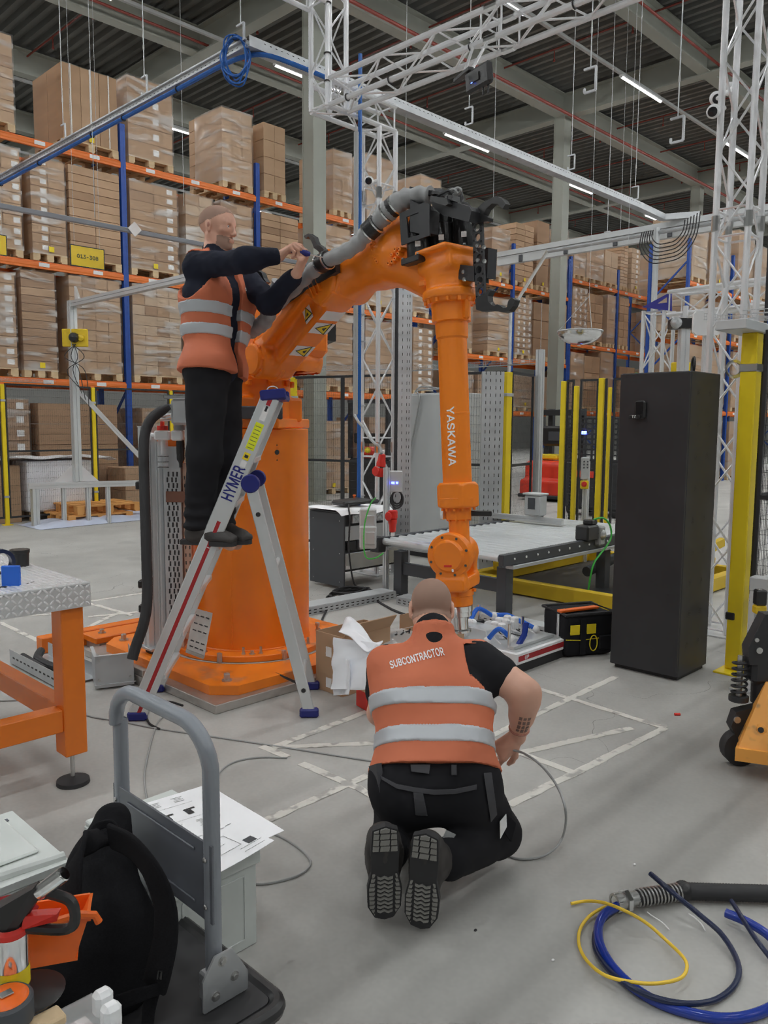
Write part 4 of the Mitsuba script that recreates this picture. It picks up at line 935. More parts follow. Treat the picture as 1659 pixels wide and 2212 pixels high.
# shoulder
HS, HH = .45, 1.995
sh = Solid((-.45, 1.93, -.55), (.75, 2.65, .35), .010)
sh.disc((.08, 1.99, -.05), Y_, .27, .05, .02, .04)
sh.bone((HS, HH, -.02), (HS - .06, HH, -.16), .135, .14, .05).bone((HS - .12, HH + .02, -.05), (HS - .12, HH + .04, -.18), .15, .14, .06)
sh.bone((.2, HH, -.12), (.22, HH + .22, -.16), .16, .12, .08).bone((HS - .10, HH + .04, -.18), (HS - .10, HH + .24, -.20), .13, .08, .06)
sh.bone((.05, HH + .05, -.1), (.0, HH + .28, -.1), .16, .15, .06)
sh.brick((HS + .03, HH - .10, -.15), (.10, .035, .07), .03, .0, cut=True)
rp('shoulder', sh.mesh(), smooth=True)
# big round gear cover behind the lower arm, with a scalloped bolt rim
gc = V(*(0.347,2.248), 0.02)
gz = xf(lathe([(0, .05), (.17, .05), (.178, .042), (.178, -.12), (0, -.12)], 40), trans(*gc))
rp('gear_cover', gz)
for k in range(18): a = k * PI / 9; rp('cover_bolt', bolt(gc + V(.166 * math.cos(a), .166 * math.sin(a), .05), (0, 0, 1), .010, .010, False), smooth=20)
rp('gear_housing', bb(gc + V(-.10, -.22, -.3), gc + V(.22, .12, -.06), .04))
# lower arm
LA, LB = V(HS, HH, .10), V(*(1.114,2.378), .10)
ld = LB - LA; LL = np.linalg.norm(ld); ld = ld / LL; lp = V(-ld[1], ld[0], 0)
ML = np.eye(4); ML[:3, 0], ML[:3, 1], ML[:3, 2] = ld, lp, (0, 0, 1)
la = Solid(np.minimum(LA, LB) - .3, np.maximum(LA, LB) + .3, .009)
la.disc(LA, (0, 0, 1), .115, .115, .02, .04)
la.brick((LA + LB) / 2 + V(0, 0, -.05), (LL / 2 + .03, .098, .085), .025, .05, ML)
la.brick((LA + LB) / 2 + lp * .055 + V(0, 0, .02), (LL / 2 + .03, .04, .085), .02, .03, ML)
la.disc(LB, (0, 0, 1), .125, .10, .02, .05)
rp('lower_arm', la.mesh(), smooth=True)
rp('hub_cap', xf(lathe([(0, .145), (.085, .14), (.094, .13), (.096, .118), (.098, .10)], 32), trans(*LA)))
for k in range(8): a = k * PI / 4; rp('hub_bolt', bolt(LA + V(.104 * math.cos(a), .104 * math.sin(a), .112), (0, 0, 1), .008, .012, False), smooth=20)
rp('hub_ring', xf(lathe([(.118, -.01), (.128, -.015), (.128, -.035), (.118, -.04)], 40), trans(*LA)))
# elbow casting
U0 = V(*(1.128,2.41), .06)
P = [V(*(1.243,2.448), .03), V(*(1.422,2.481), 0), V(*(1.588,2.468), 0), V(*(1.707,2.407), -.02), V(*(1.865,2.345), -.02)]
TOP, BOT = V(*(1.924,2.225), 0), V(*(1.992,1.32), 0)
TB = nrm(TOP - BOT)
el = Solid(np.minimum(U0, TOP) - V(.35, .35, .4), np.maximum(TOP, P[1]) + V(.35, .45, .4), .010)
el.disc(U0 + V(0, 0, -.02), (0, 0, 1), .135, .13, .02, .05)
el.chain([U0 + V(0, 0, -.03), P[0], P[1], P[2], P[3], P[4]], [.125, .135, .150, .148, .13, .12], .05)
el.bone(P[1], (1.496,2.568) + (0.0,), .12, .10, .06).bone(P[2], (1.604,2.585) + (0.0,), .12, .085, .06)
el.bone((1.695,2.377) + (0.0,), (1.849,2.222) + (0.0,), .06, .05, .07)
rp('elbow', el.mesh(), smooth=True)
rp('elbow_ring', xf(join(lathe([(0, .125), (.128, .12), (.137, .112), (.137, .09), (.128, .085), (.128, .06), (.137, .055), (.137, .03)], 44)), trans(*U0)))
for k in range(10): a = k * PI / 5; rp('ring_bolt', bolt(U0 + V(.10 * math.cos(a), .10 * math.sin(a), .122), (0, 0, 1), .009, .012, False), smooth=20)
for i, cl in enumerate(([(1.517,2.517),(1.528,2.486),(1.513,2.493),(1.525,2.461),(1.536,2.439),(1.547,2.424),(1.506,2.512)], [(1.69,2.461),(1.662,2.44),(1.638,2.401),(1.666,2.406),(1.687,2.417),(1.711,2.437),(1.721,2.458)])):
    for cxy in cl: rp('casting_bolt', xf(lathe([(.004, .012), (.010, .012), (.012, .008), (.012, -.03)], 8), trans(cxy[0], cxy[1], .145)), smooth=20)
rp('lug', plate([(1.519,2.601),(1.544,2.661),(1.562,2.667),(1.576,2.65),(1.585,2.574)], .02, .07))
# fins and lug at the joint of lower arm and elbow
for k in range(3):
    o = V(*(1.035,2.351), .20) + ld * .035 * k
    rp('fin', xf(bx(.010, .14, .03, .003), frame(o, ld, (0, 0, 1))))
rp('stop_block', xf(bx(.13, .05, .04, .008), frame(V(*(1.156,2.294), .18), ld, (0, 0, 1))))
# forearm: head, tube, collars
TY = TB; MT = np.eye(4); MT[:3, 1] = TB; MT[:3, 0] = nrm(np.cross(TB, (0, 0, 1))); MT[:3, 2] = np.cross(MT[:3, 0], TB)
def turn(o, prof, n=40): return lathe(prof, n, o, TB)
R0 = .068
hd_ = Solid(TOP - V(.30, .15, .3), TOP + V(.30, .36, .3), .008)
hd_.disc(TOP + TB * .05, TB, .118, .09, .01, .03).disc(TOP + TB * .0, TB, .136, .022, .006, .01)
hd_.brick(TOP + TB * .155, (.115, .05, .115), .02, .04, MT).brick(TOP + TB * .20 + V(0, 0, -.02), (.125, .014, .17), .012, .02, MT)
rp('forearm_head', hd_.mesh(), smooth=True)
for k in range(14): a = k * 2 * PI / 14; rp('head_bolt', bolt(TOP - TB * .022 + .122 * (MT[:3, 0] * math.cos(a) + MT[:3, 2] * math.sin(a)), -TB, .009, .02, False), smooth=20)
rp('head_lug', bx(.05, .03, .03, .006, TOP + TB * .06 + V(-.09, 0, .09)))
rp('data_plate', xf(bx(.016, .016, .002), np.block([[MT[:3, :3], (TOP + TB * .06 + MT[:3, 2] * .116 + MT[:3, 0] * .0)[:, None]], [np.zeros((1, 3)), np.ones((1, 1))]])), 'm_label_white', smooth=False)
LT = np.linalg.norm(TOP - BOT)
rp('forearm', turn(TOP, [(.096, 0), (.094, -.10), (.094, -.125), (.080, -.13), (.078, -.20), (.0715, -.21), (.071, -LT * .62), (.0725, -LT * .622), (.0725, -LT * .63), (.071, -LT * .632), (.0705, -LT)], 48))
rp('forearm_saddle', bx(.07, .10, .03, .01, TOP - TB * .07 + V(.085, 0, 0)))
cb = BOT
CYL = Solid(BOT - V(.2, .05, .2), TOP + V(.2, .05, .2), .012); CYL.bone(BOT - TB * .3, TOP + TB * .3, .071, .071, 0)
dn = -TB
tang = V(*(1.906,1.544), 0)
# lettering down the tube
cen = BOT + TB * (TB @ (tang - BOT)); toc = MR[:3, :3].T @ (V(0, 0, CAM_H) - (PC + MR[:3, :3] @ cen)); toc = toc - TB * (toc @ TB); toc = nrm(toc)
sidev = np.cross(dn, toc); look = nrm(toc * math.cos(.30) + nrm(np.cross(toc, dn)) * math.sin(.30) * (1 if np.cross(toc, dn) @ (MR[:3, :3].T @ (-rH)) > 0 else -1))
Mt = np.eye(4); Mt[:3, 0] = dn; Mt[:3, 2] = look; Mt[:3, 1] = np.cross(look, dn); Mt[:3, 3] = cen + look * .10
rp('lettering', wrap_text('YASKAWA', .036, CYL, Mt, .0005, width=.285), 'm_label_white', smooth=False)
# wrist
collar = Solid(BOT - V(.2, .25, .2), BOT + V(.2, .1, .2), .006)
collar.disc(BOT + TB * -.055, TB, .092, .062, .006, .01).brick(BOT - TB * .058 + MT[:3, 0] * .0, (.088, .055, .06), .008, .01, MT)
rp('wrist_collar', collar.mesh(), smooth=True)
for k in range(12): a = k * PI / 6; rp('collar_bolt', bolt(BOT - TB * .118 + .080 * (MT[:3, 0] * math.cos(a) + MT[:3, 2] * math.sin(a)), -TB, .007, .012, False), smooth=20)
rp('collar_seam', turn(BOT - TB * .07, [(.0925, .002), (.0935, 0), (.0925, -.002)], 40))
rp('wrist_neck', turn(BOT - TB * .118, [(.062, 0), (.062, -.055), (.050, -.06), (.050, -.14), (.055, -.2)], 32))
for k in range(8): a = k * PI / 4 + .2; rp('neck_bolt', bolt(BOT - TB * .172 + .056 * (MT[:3, 0] * math.cos(a) + MT[:3, 2] * math.sin(a)), -TB, .006, .010, False), smooth=20)
WC = V(*(1.99,0.976), 0)
wn = MR[:3, :3].T @ (-fH * math.cos(math.radians(24)) - rH * math.sin(math.radians(24))); wn = nrm(wn)     # wrist axis, turned a little off the arm's own
wx = nrm(np.cross(TB, wn)); MW = np.eye(4); MW[:3, 0], MW[:3, 1], MW[:3, 2], MW[:3, 3] = wx, np.cross(wn, wx), wn, WC
MW[:3, :3] *= 1.07
def wp(name, mesh, m='m_robot_orange', smooth=30): rp(name, xf(mesh, MW), m, smooth)
wb = Solid((-.2, -.25, -.2), (.2, .2, .2), .006)
wb.disc((0, 0, 0), (0, 0, 1), .075, .09, .01, .02)
wb.disc((0, 0, -.105), (0, 0, 1), .072, .022, .012, .02).brick((0, -.075, -.105), (.062, .07, .022), .01, .02)
wb.brick((0, -.135, -.01), (.07, .03, .115), .01, .02)
wb.brick((0, -.075, .075), (.07, .08, .025), .01, .02)
wp('wrist_fork', wb.mesh(), smooth=True)
wp('wrist_cover', lathe([(0, .118), (.064, .118), (.074, .108), (.076, .104), (.098, .102), (.104, .096), (.104, .055), (.098, .045), (.08, .04)], 44))
for k in range(8): a = k * PI / 4 + .3; wp('cover_screw', bolt((.089 * math.cos(a), .089 * math.sin(a), .102), (0, 0, 1), .006, .004, False), 'm_dark_grey', smooth=20)
wp('warning_strip', bx(.036, .009, .002, 0, (.0, -.042, .119)), 'm_red', smooth=False)
wp('badge', bx(.009, .013, .002, 0, (.022, -.062, .118)), 'm_label_white', smooth=False)
FL = V(0, -.165, -.01)
wp('tool_mount', lathe([(.070, 0), (.070, -.03), (.064, -.035), (.064, -.075), (.06, -.08)], 40, FL, (0, 1, 0)))
for k in range(6): a = k * PI / 3; wp('mount_bolt', bolt(FL + V(.078 * math.cos(a), .0, .078 * math.sin(a) * 1.2), (0, -1, 0), .008, .014, False), smooth=20)
wp('tool_flange', lathe([(.062, -.08), (.062, -.105), (.058, -.107), (.058, -.128), (.054, -.13), (.038, -.132), (.037, -.19), (.05, -.195), (.05, -.205), (0, -.205)], 40, FL, (0, 1, 0)), 'm_chrome')
# black clip plate at the collar, cable lug
rp('clip_arm', xf(bx(.125, .03, .025, .004), frame(WC + V(0, 0, 0) + (BOT - TB * .145 - WC) + (MR[:3, :3].T @ rH) * .10, MR[:3, :3].T @ rH, (0, 1, 0))), 'm_black_plastic', smooth=False)
rp('steel_lug', bx(.02, .06, .03, .003, BOT - TB * .145 + (MR[:3, :3].T @ rH) * -.075), 'm_chrome')
# motors on the head
for i, (px, py, n0, r, L) in enumerate(((*(1.804,2.393), .10, .055, .17), (*(1.861,2.426), .0, .062, .19), (*(1.953,2.436), -.06, .055, .19), (*(1.754,2.544), -.2, .055, .22))):
    o = V(px, py, n0)
    rp('motor', lathe([(0, L), (r * .86, L), (r * .92, L - .008), (r * .92, L - .04), (r * .98, L - .045), (r, L * .5), (r * 1.03, L * .48), (r * 1.03, .0)], 28, o, TB), 'm_black_gloss')
    rp('motor_cap', lathe([(0, L + .045), (r * .55, L + .04), (r * .8, L + .02), (r * .84, L), (0, L)], 24, o, TB), 'm_black_plastic')
    k = rp('motor_label', xf(bx(.026, .026, .002), np.block([[np.stack([nrm(np.cross(TB, toc)), TB, toc], 1), (o + TB * .07 + toc * (r * 1.03))[:, None]], [np.zeros((1, 3)), np.ones((1, 1))]])), 'm_label_white', smooth=False)
    rp('motor_flange', xf(bx(r * 2.3, .03, r * 2.3, .004), np.block([[MT[:3, :3], (o + TB * .0)[:, None]], [np.zeros((1, 3)), np.ones((1, 1))]])), 'm_black_plastic')
    for sx in (-1, 1): rp('motor_bolt', bolt(o + TB * .014 + MT[:3, 0] * sx * r + MT[:3, 2] * r, TB, .008, .008, False), 'm_chrome', smooth=20)
# black bracket plates
win = Polygon([(1.73,2.621),(1.904,2.64),(1.943,2.624),(1.945,2.482),(1.746,2.47)]).difference(Polygon([(1.781,2.596),(1.867,2.601),(1.875,2.496),(1.796,2.496)]))
rp('bracket_window', prism(win, .008, o=(0, 0, .156)), 'm_black_paint', smooth=False)
rp('bracket_side', plate([(1.802,2.673),(1.874,2.633),(1.884,2.619),(1.889,2.51),(1.863,2.506),(1.804,2.525)], .10, .12), 'm_black_paint', smooth=False)
rp('bracket_web', plate([(1.351,2.629),(1.476,2.682),(1.56,2.696),(1.553,2.663),(1.481,2.583),(1.44,2.573),(1.363,2.574)], .06, .03), 'm_black_paint', smooth=False)
rp('top_plate', thick(sheet([V(*(1.731,2.719), .12), V(*(1.761,2.745), .12), V(*(1.787,2.768), -.05), V(*(1.865,2.73), -.05)], 3, 3), .008), 'm_black_paint', smooth=False)
rp('top_cover', plate([(1.692,2.734),(1.777,2.734),(1.923,2.697),(1.929,2.681),(1.821,2.682),(1.71,2.686),(1.63,2.68)], .08, .08), 'm_black_plastic', smooth=False)
rp('top_beam', plate([(1.898,2.664),(2.017,2.634),(2.154,2.58),(2.166,2.559),(2.15,2.514),(2.079,2.539),(1.975,2.579),(1.912,2.625)], .08, .07), 'm_black_paint', smooth=False)
rp('beam_clamp', join(plate([(1.924,2.644),(1.93,2.668),(2.035,2.634),(2.048,2.607),(2.03,2.602)], .10, .09), plate([(2.023,2.632),(2.025,2.655),(2.052,2.649),(2.056,2.622)], .10, .05)), 'm_black_plastic', smooth=False)
hb = Polygon([(2.102,2.531),(2.166,2.519),(2.197,2.123),(2.142,2.133)])
for (x, y) in [(2.135,2.503),(2.139,2.459),(2.146,2.41),(2.153,2.364),(2.152,2.313),(2.159,2.264),(2.163,2.214)]: hb = hb.difference(Point(x, y).buffer(.018, quad_segs=4))
for (x, y) in [(2.111,2.517),(2.158,2.509),(2.115,2.49),(2.161,2.482),(2.116,2.444),(2.163,2.436),(2.123,2.395),(2.17,2.388),(2.127,2.347),(2.174,2.34),(2.132,2.297),(2.178,2.29),(2.136,2.244),(2.182,2.238),(2.143,2.191),(2.19,2.186),(2.144,2.164),(2.19,2.159)]: hb = hb.difference(Point(x, y).buffer(.006, quad_segs=2))
rp('hole_bar', prism(hb, .012, o=(0, 0, .034)), 'm_black_paint', smooth=False)
rp('bar_mount', join(plate([(1.98,2.352),(1.992,2.361),(2.125,2.332),(2.127,2.264),(1.994,2.292)], .0, .10), plate([(2.069,2.43),(2.166,2.415),(2.161,2.281),(2.073,2.293)], -.03, .06)), 'm_black_paint', smooth=False)
for (x, y) in [(2.145,2.42),(2.185,2.407),(2.149,2.354),(2.19,2.344),(2.059,2.315),(2.065,2.28),(2.171,2.188),(2.175,2.136),(2.137,2.58)]: rp('bar_bolt', bolt((x, y, .046), (0, 0, 1), .010, .010, False), 'm_chrome', smooth=20)
def hookpart(poly, n, th=.035): rp('hose_hook', plate(poly, n, th), 'm_black_plastic', smooth=False)
hookpart([(2.131,2.54),(2.144,2.583),(2.178,2.6),(2.228,2.61),(2.261,2.614),(2.294,2.595),(2.317,2.569),(2.299,2.551),(2.268,2.58),(2.235,2.587),(2.202,2.571),(2.185,2.55),(2.214,2.529),(2.212,2.515),(2.158,2.519)], .04)
hookpart([(2.143,2.179),(2.166,2.193),(2.201,2.201),(2.231,2.216),(2.237,2.209),(2.221,2.186),(2.224,2.163),(2.242,2.145),(2.261,2.137),(2.278,2.143),(2.297,2.135),(2.32,2.121),(2.338,2.125),(2.343,2.148),(2.361,2.164),(2.383,2.15),(2.371,2.125),(2.35,2.105),(2.315,2.103),(2.276,2.113),(2.231,2.12),(2.186,2.12),(2.15,2.136)], .04)
hookpart([(1.017,2.626),(1.061,2.633),(1.109,2.608),(1.134,2.567),(1.168,2.55),(1.202,2.525),(1.214,2.502),(1.185,2.494),(1.151,2.526),(1.113,2.547),(1.091,2.584),(1.061,2.616),(1.03,2.611)], .22, .03)
hookpart([(0.612,2.482),(0.658,2.486),(0.708,2.463),(0.727,2.43),(0.757,2.405),(0.727,2.399),(0.692,2.429),(0.663,2.459),(0.622,2.459)], .30, .03)
# rail and hose package
rp('hose_rail', plate([(0.678,2.346),(0.919,2.389),(1.142,2.472),(1.276,2.459),(1.284,2.401),(1.019,2.346),(0.726,2.267)], .20, .03), 'm_black_paint', smooth=False)
hp = [V(*p, n) for p, n in zip([(0.805,2.287),(0.994,2.358),(1.119,2.406),(1.241,2.452),(1.369,2.472),(1.458,2.508),(1.522,2.557),(1.582,2.601),(1.646,2.652),(1.72,2.687),(1.805,2.699),(1.881,2.687)], (.27, .27, .27, .26, .25, .22, .2, .18, .16, .14, .12, .1))]
sp = spline(hp, 8); N = len(sp); rg = np.random.RandomState(5)
rr = .038 + .004 * np.sin(np.arange(N) * 1.1) + .003 * rg.rand(N); rr[int(N * .68):int(N * .86)] += .010
rp('hose_sleeve', tube(sp, rr, 16), 'm_grey_sleeve', smooth=60)
for f in (.28, .60, .74):
    i = int(f * (N - 1)); d = nrm(sp[i + 1] - sp[i]); rp('hose_clamp', tube([sp[i] - d * .035, sp[i] - d * .033, sp[i] + d * .033, sp[i] + d * .035], [.044, .050, .050, .044], 20), 'm_black_plastic')
    for s in (-.03, .03): rp('clamp_band', tube([sp[i] + d * (s - .004), sp[i] + d * (s + .004)], [.0515, .0515], 20), 'm_chrome')
h2 = spline([V(*p, .33) for p in [(0.603,2.142),(0.681,2.161),(0.762,2.185),(0.822,2.246),(0.871,2.312),(0.92,2.381)]], 8)
rp('hose_sleeve', tube(h2, .044 + .003 * np.sin(np.arange(len(h2)) * 1.3), 16), 'm_grey_sleeve', smooth=60)
cbn = [V(*p, n) for p, n in zip([(1.913,2.674),(1.939,2.687),(1.958,2.699),(1.97,2.686),(1.939,2.671),(1.924,2.661)], (.1, .08, .06, .05, .05, .08))]
for k in range(3): rp('loose_cable', tube(spline([c_ + V(.012 * k, .008 * k, -.02 * k) for c_ in cbn], 5), .007, 6), 'm_grey_cable' if k else 'm_black_rubber')
# stickers with warning triangles on the lower arm
def sticker(o, u, v, w, h, tri=True, txt=None):
    nn = nrm(np.cross(u, v)); M = np.eye(4); M[:3, 0], M[:3, 1], M[:3, 2], M[:3, 3] = u, v, nn, o
    rp('sticker', xf(bx(w, h, .002), M), 'm_label_white', smooth=False)
    if tri:
        e = h * .42; rp('warning_triangle', join(prism([(-e, -e * .8), (e, -e * .8), (0, e * .9)], .002, M @ trans(0, 0, .0008))), 'm_ink', smooth=False)
        e *= .82; rp('warning_triangle', join(prism([(-e, -e * .78), (e, -e * .78), (0, e * .9)], .002, M @ trans(0, -.0008, .0014))), 'm_label_yellow', smooth=False)
        rp('warning_mark', join(prism([(-e * .4, -e * .5), (e * .35, -e * .55), (e * .1, 0), (-e * .1, -.1 * e)], .002, M @ trans(0, 0, .0022))), 'm_ink', smooth=False)
sticker(V(*(0.914,2.234), .142), ld, lp, .075, .10)
und = -lp
for f, w in ((.34, .10), (.64, .10), (.80, .09), (.94, .08)):
    o = LA + ld * LL * f + und * .100; o[2] = .05
    sticker(o, ld, nrm(np.cross(und, ld)), w, .13, tri=f < .7)
# pendant-side black box behind the lower arm
rp('rear_connector', plate([(0.265,2.272),(0.402,2.289),(0.402,2.155),(0.339,2.145),(0.275,2.134)], -.40, .08), 'm_black_plastic', smooth=False)
rp('rear_cable', tube(spline([V(*p, -.4) for p in [(0.322,2.195),(0.338,2.148),(0.269,2.117),(0.171,2.083),(0.104,2.04)]], 6), .012, 8), 'm_black_rubber')

# ---------------------------------------------------------------- stepladder
lad = thing('stepladder', 'aluminium stepladder with a red stripe and blue caps that the standing worker stands on', 'ladder')
LF, LR = V(*(2.082,3.907,0.0)), V(*(2.778,3.292,0.0))
sd = nrm(LR - LF); wd = V(-sd[1], sd[0], 0); LWID = .47
ltop = V(*(2.588,3.373,1.747)); ltop = V(LF[0] + sd[0] * ((ltop - LF) @ sd), LF[1] + sd[1] * ((ltop - LF) @ sd), ltop[2])
def lp_(z, off=0.0): return LF + (ltop - LF) * (z / ltop[2]) + wd * off
taper = lambda z: .035 * z / ltop[2]
NF, NT, FF, FT = LF + V(0, 0, .03), ltop, LF + wd * LWID + V(0, 0, .03), ltop + wd * (LWID - .07)
fwd_ = nrm(np.cross(wd, ltop - LF)); fwd_ = fwd_ if fwd_ @ sd > 0 else -fwd_
for a, b in ((NF, NT), (FF, FT)):
    put(lad, 'stile', bar(a, b, .028, .098, .004, up=sd), 'm_alu_matt', smooth=False)
su = nrm(NT - NF)
def on_stile(s, lat, w, l, name, m, label=None, th=.002):
    """flat strip on the outer face of the near stile, s = metres from the foot, lat across"""
    M = frame(NF + su * s - wd * .0148 + fwd_ * lat, su, -wd); return put(lad, name, xf(bx(l, w, th), M), m, smooth=False, label=label)
SLn = np.linalg.norm(NT - NF)
fs = lambda z: z / su[2]
on_stile(fs(.53), .004, .020, fs(1.06), 'red_stripe', 'm_dark_red', 'dark red stripe')
on_stile(fs(1.70), .004, .022, .06, 'red_stripe', 'm_dark_red')
on_stile(fs(1.625), .004, .03, .07, 'white_sticker', 'm_label_white'); on_stile(fs(1.655), .004, .012, .03, 'sticker_print', 'm_ink', None, .003)
mat('hi_yellow', (0.72, 0.78, 0.02), rough=.5)
on_stile(fs(1.51), .004, .045, .15, 'yellow_sticker', 'm_hi_yellow')
for k in range(7): on_stile(fs(1.45) + .02 * k, .004, .032, .003, 'sticker_print', 'm_dark_grey', None, .003)
on_stile(fs(1.405), .004, .034, .04, 'yellow_sticker', 'm_label_yellow'); on_stile(fs(1.405), .004, .02, .016, 'sticker_print', 'm_ink', None, .003)
on_stile(fs(1.365), .004, .03, .035, 'white_sticker', 'm_label_white')
put(lad, 'lettering', text_on('HYMER', .060, frame(NF + su * fs(1.26) - wd * .0155 - fwd_ * .006, su, -wd), .0015, True, .19), 'm_blue_plastic', smooth=False)
on_stile(fs(.92), .004, .018, .004, 'white_sticker', 'm_label_white', None, .003)
for k in range(1, 8):
    z = .235 * k
    if z > 1.6: break
    a, b = lp_(z, .012), lp_(z, LWID - .07 * z / ltop[2] - .012)
    put(lad, 'step', bar(a, b, .11, .028, .004), 'm_alu_matt', smooth=False)
hz = V(*(2.505,3.436,1.318)); hs = lp_(hz[2]) + fwd_ * .075
RN, RT = LR + V(0, 0, .03), hs + V(0, 0, 0)
RFn = LR + wd * LWID + V(0, 0, .03); RFt = hs + wd * (LWID - .05)
for a, b in ((RN, RT), (RFn, RFt)): put(lad, 'rear_leg', bar(a, b, .026, .062, .004, up=sd), 'm_alu_matt', smooth=False)
for f in (.12, .62): put(lad, 'rear_bar', cyl(RN + (RT - RN) * f, RFn + (RFt - RFn) * f, .014, 10), 'm_alu_matt')
put(lad, 'rivet', join(*[cyl(RN + (RT - RN) * f - wd * .014, RN + (RT - RN) * f - wd * .017, .012, 12) for f in (.10, .87)]), 'm_ink')
put(lad, 'rivet_ring', join(*[tube([RN + (RT - RN) * f - wd * .0145 + .013 * (sd * math.cos(t) + V(0, 0, 1) * math.sin(t)) for t in np.linspace(0, 2 * PI, 15)[:-1]], .002, 5, closed=True) for f in (.10, .87)]), 'm_steel')
for o in (hs, hs + wd * (LWID - .05)): put(lad, 'hinge', lathe([(0, -.022), (.045, -.022), (.05, -.015), (.05, .015), (.045, .022), (0, .022)], 24, o, wd), 'm_blue_plastic')
for o, d in ((NF, NT - NF), (FF, FT - FF), (RN, RT - RN), (RFn, RFt - RFn)):
    put(lad, 'foot', xf(bx(.105, .045, .05, .01), frame(V(o[0], o[1], .0262), sd)), 'm_blue_plastic', smooth=False)
put(lad, 'top_cap', join(*[xf(bx(.135, .05, .055, .008), frame(o + V(0, 0, .012) + sd * .012, sd + V(0, 0, .10))) for o in (NT, FT)] + [bar(NT + sd * .03, FT + sd * .03, .10, .03, .006)]), 'm_blue_plastic', smooth=False)
ang = np.linspace(0, PI, 11)
put(lad, 'top_loop', tube([NT + V(0, 0, .03) + sd * (.01 + .03 * math.cos(a)) + V(0, 0, .025 * math.sin(a)) for a in ang], .003, 6), 'm_label_white')

# ---------------------------------------------------------------- people
def add_head(S, o, f, up, k=.012):
    """head on solid S: o between the ears, f the way the face looks"""
    f = nrm(f); l = nrm(np.cross(up, f)); u = np.cross(f, l); M = np.stack([f, l, u], 1)
    g = lambda x, y, z: o + M @ V(x, y, z)
    S.ball(g(-.012, 0, .038), (.100, .078, .086), k, M).ball(g(.03, 0, .03), (.066, .066, .075), .03, M)
    S.bone(g(.040, 0, .01), g(.046, 0, -.062), .058, .044, .02)
    for s in (-1, 1):
        S.bone(g(-.005, s * .052, -.040), g(.06, s * .018, -.092), .022, .018, .03)
        S.ball(g(.062, s * .040, -.012), (.024, .022, .02), .02, M)                   # cheekbones
        S.bone(g(.086, s * .012, .028), g(.074, s * .046, .027), .010, .008, .012)    # brow
    S.ball(g(.076, 0, -.094), (.018, .02, .015), .02, M)
    for s in (-1, 1):                                                                 # eye sockets
        c = g(.096, s * .031, .009); sl, Pw = S.win(c - .03, c + .03); S.d[sl] = np.maximum(S.d[sl], .0115 - np.linalg.norm(Pw - c.astype(np.float32), axis=-1))
    S.bone(g(.092, 0, .018), g(.113, 0, -.026), .008, .0115, .010)
    for s in (-1, 1): S.ball(g(.104, s * .010, -.031), .0085, .006)
    S.bone(g(.0925, -.019, -.056), g(.0925, .019, -.056), .0065, .0065, .006).bone(g(.091, -.017, -.067), g(.091, .017, -.067), .007, .007, .005)
    for s in (-1, 1):
        Me = M @ np.stack([V(.94, 0, .2), V(0, 1, 0), V(-.2, 0, .94)], 1)
        S.ball(g(-.008, s * .083, .004), (.017, .0075, .031), .008, Me).ball(g(-.004, s * .079, -.022), (.009, .008, .012), .006, Me)
    return g, M
def eyes(parent, g, M):
    for s in (-1, 1):
        put(parent, 'eye', join(trimesh.creation.icosphere(2, .0105)), 'm_label_white', smooth=True, M=np.block([[np.eye(3), g(.0800, s * .031, .009)[:, None]], [np.zeros((1, 3)), np.ones((1, 1))]]))
        put(parent, 'iris', trimesh.creation.icosphere(1, .0048), 'm_ink', smooth=True, M=np.block([[np.eye(3), g(.0868, s * .031, .009)[:, None]], [np.zeros((1, 3)), np.ones((1, 1))]]))
        put(parent, 'eyebrow', tube([g(.094, s * .012, .030), g(.091, s * .028, .036), g(.080, s * .046, .031)], [.003, .004, .002], 6), 'm_stubble')
def add_hand(S, w, d, pn, left, curls, spread=.06, thumb=(.5, .6), sc=1.0):
    """hand from wrist w: d towards the knuckles, pn the way the palm faces; curls = three joint angles per finger"""
    d = nrm(d); pn = nrm(np.asarray(pn, float) - d * (np.asarray(pn, float) @ d)); side = np.cross(pn, d) if left else np.cross(d, pn)   # towards the thumb
    w = np.asarray(w, float); tips = []
    base = [w + d * .095 * sc + side * sc * (.030 - .0195 * i) - d * sc * (0, .0, .004, .014)[i] for i in range(4)]
    for i in range(4): S.bone(w + side * .012 * (1 - i * .7) * sc, base[i], .0175 * sc, .0125 * sc, .012)
    S.bone(w + d * .03 * sc + side * .012 * sc, w + d * .07 * sc, .019 * sc, .016 * sc, .01)
    for i in range(4):
        L = (.072, .080, .074, .058)[i] * sc; seg = (.46, .30, .24); r = (.0098, .0102, .0096, .0086)[i] * sc
        p = base[i]; a = 0; lat = side * (spread * (1.2 - i * .8)); pts = [p]
        for q in range(3):
            a += math.radians(curls[i][q]); v = nrm(d * math.cos(a) + pn * math.sin(a) + lat * max(0, math.cos(a))); p = p + v * L * seg[q]; pts.append(p)
        S.chain(pts, [r * 1.06, r, r * .93, r * .82], .003); tips.append(pts[-1])
    t0 = w + d * .030 * sc + side * .022 * sc; out, fold = thumb
    v1 = nrm(d * .55 + side * out + pn * fold * .5); t1 = t0 + v1 * .042 * sc; v2 = nrm(d * .85 + side * (out * .25) + pn * fold); t2 = t1 + v2 * .034 * sc; v3 = nrm(d * .8 - side * .1 + pn * fold * .9); t3 = t2 + v3 * .027 * sc
    S.chain([t0, t1, t2, t3], [.0165 * sc, .0125 * sc, .0112 * sc, .0092 * sc], .006)
    return tips
def folds(m, amp, freq, seed=0, stretch=(1, 1, 1)):
    """cloth folds: moves the vertices along their normals"""
    v = m.vertices; n = meshkit.fbm(v * np.asarray(stretch) * freq + seed * 7.1, 3, seed) - .5
    m.vertices = v + m.vertex_normals * (amp * 2 * n)[:, None]; return m
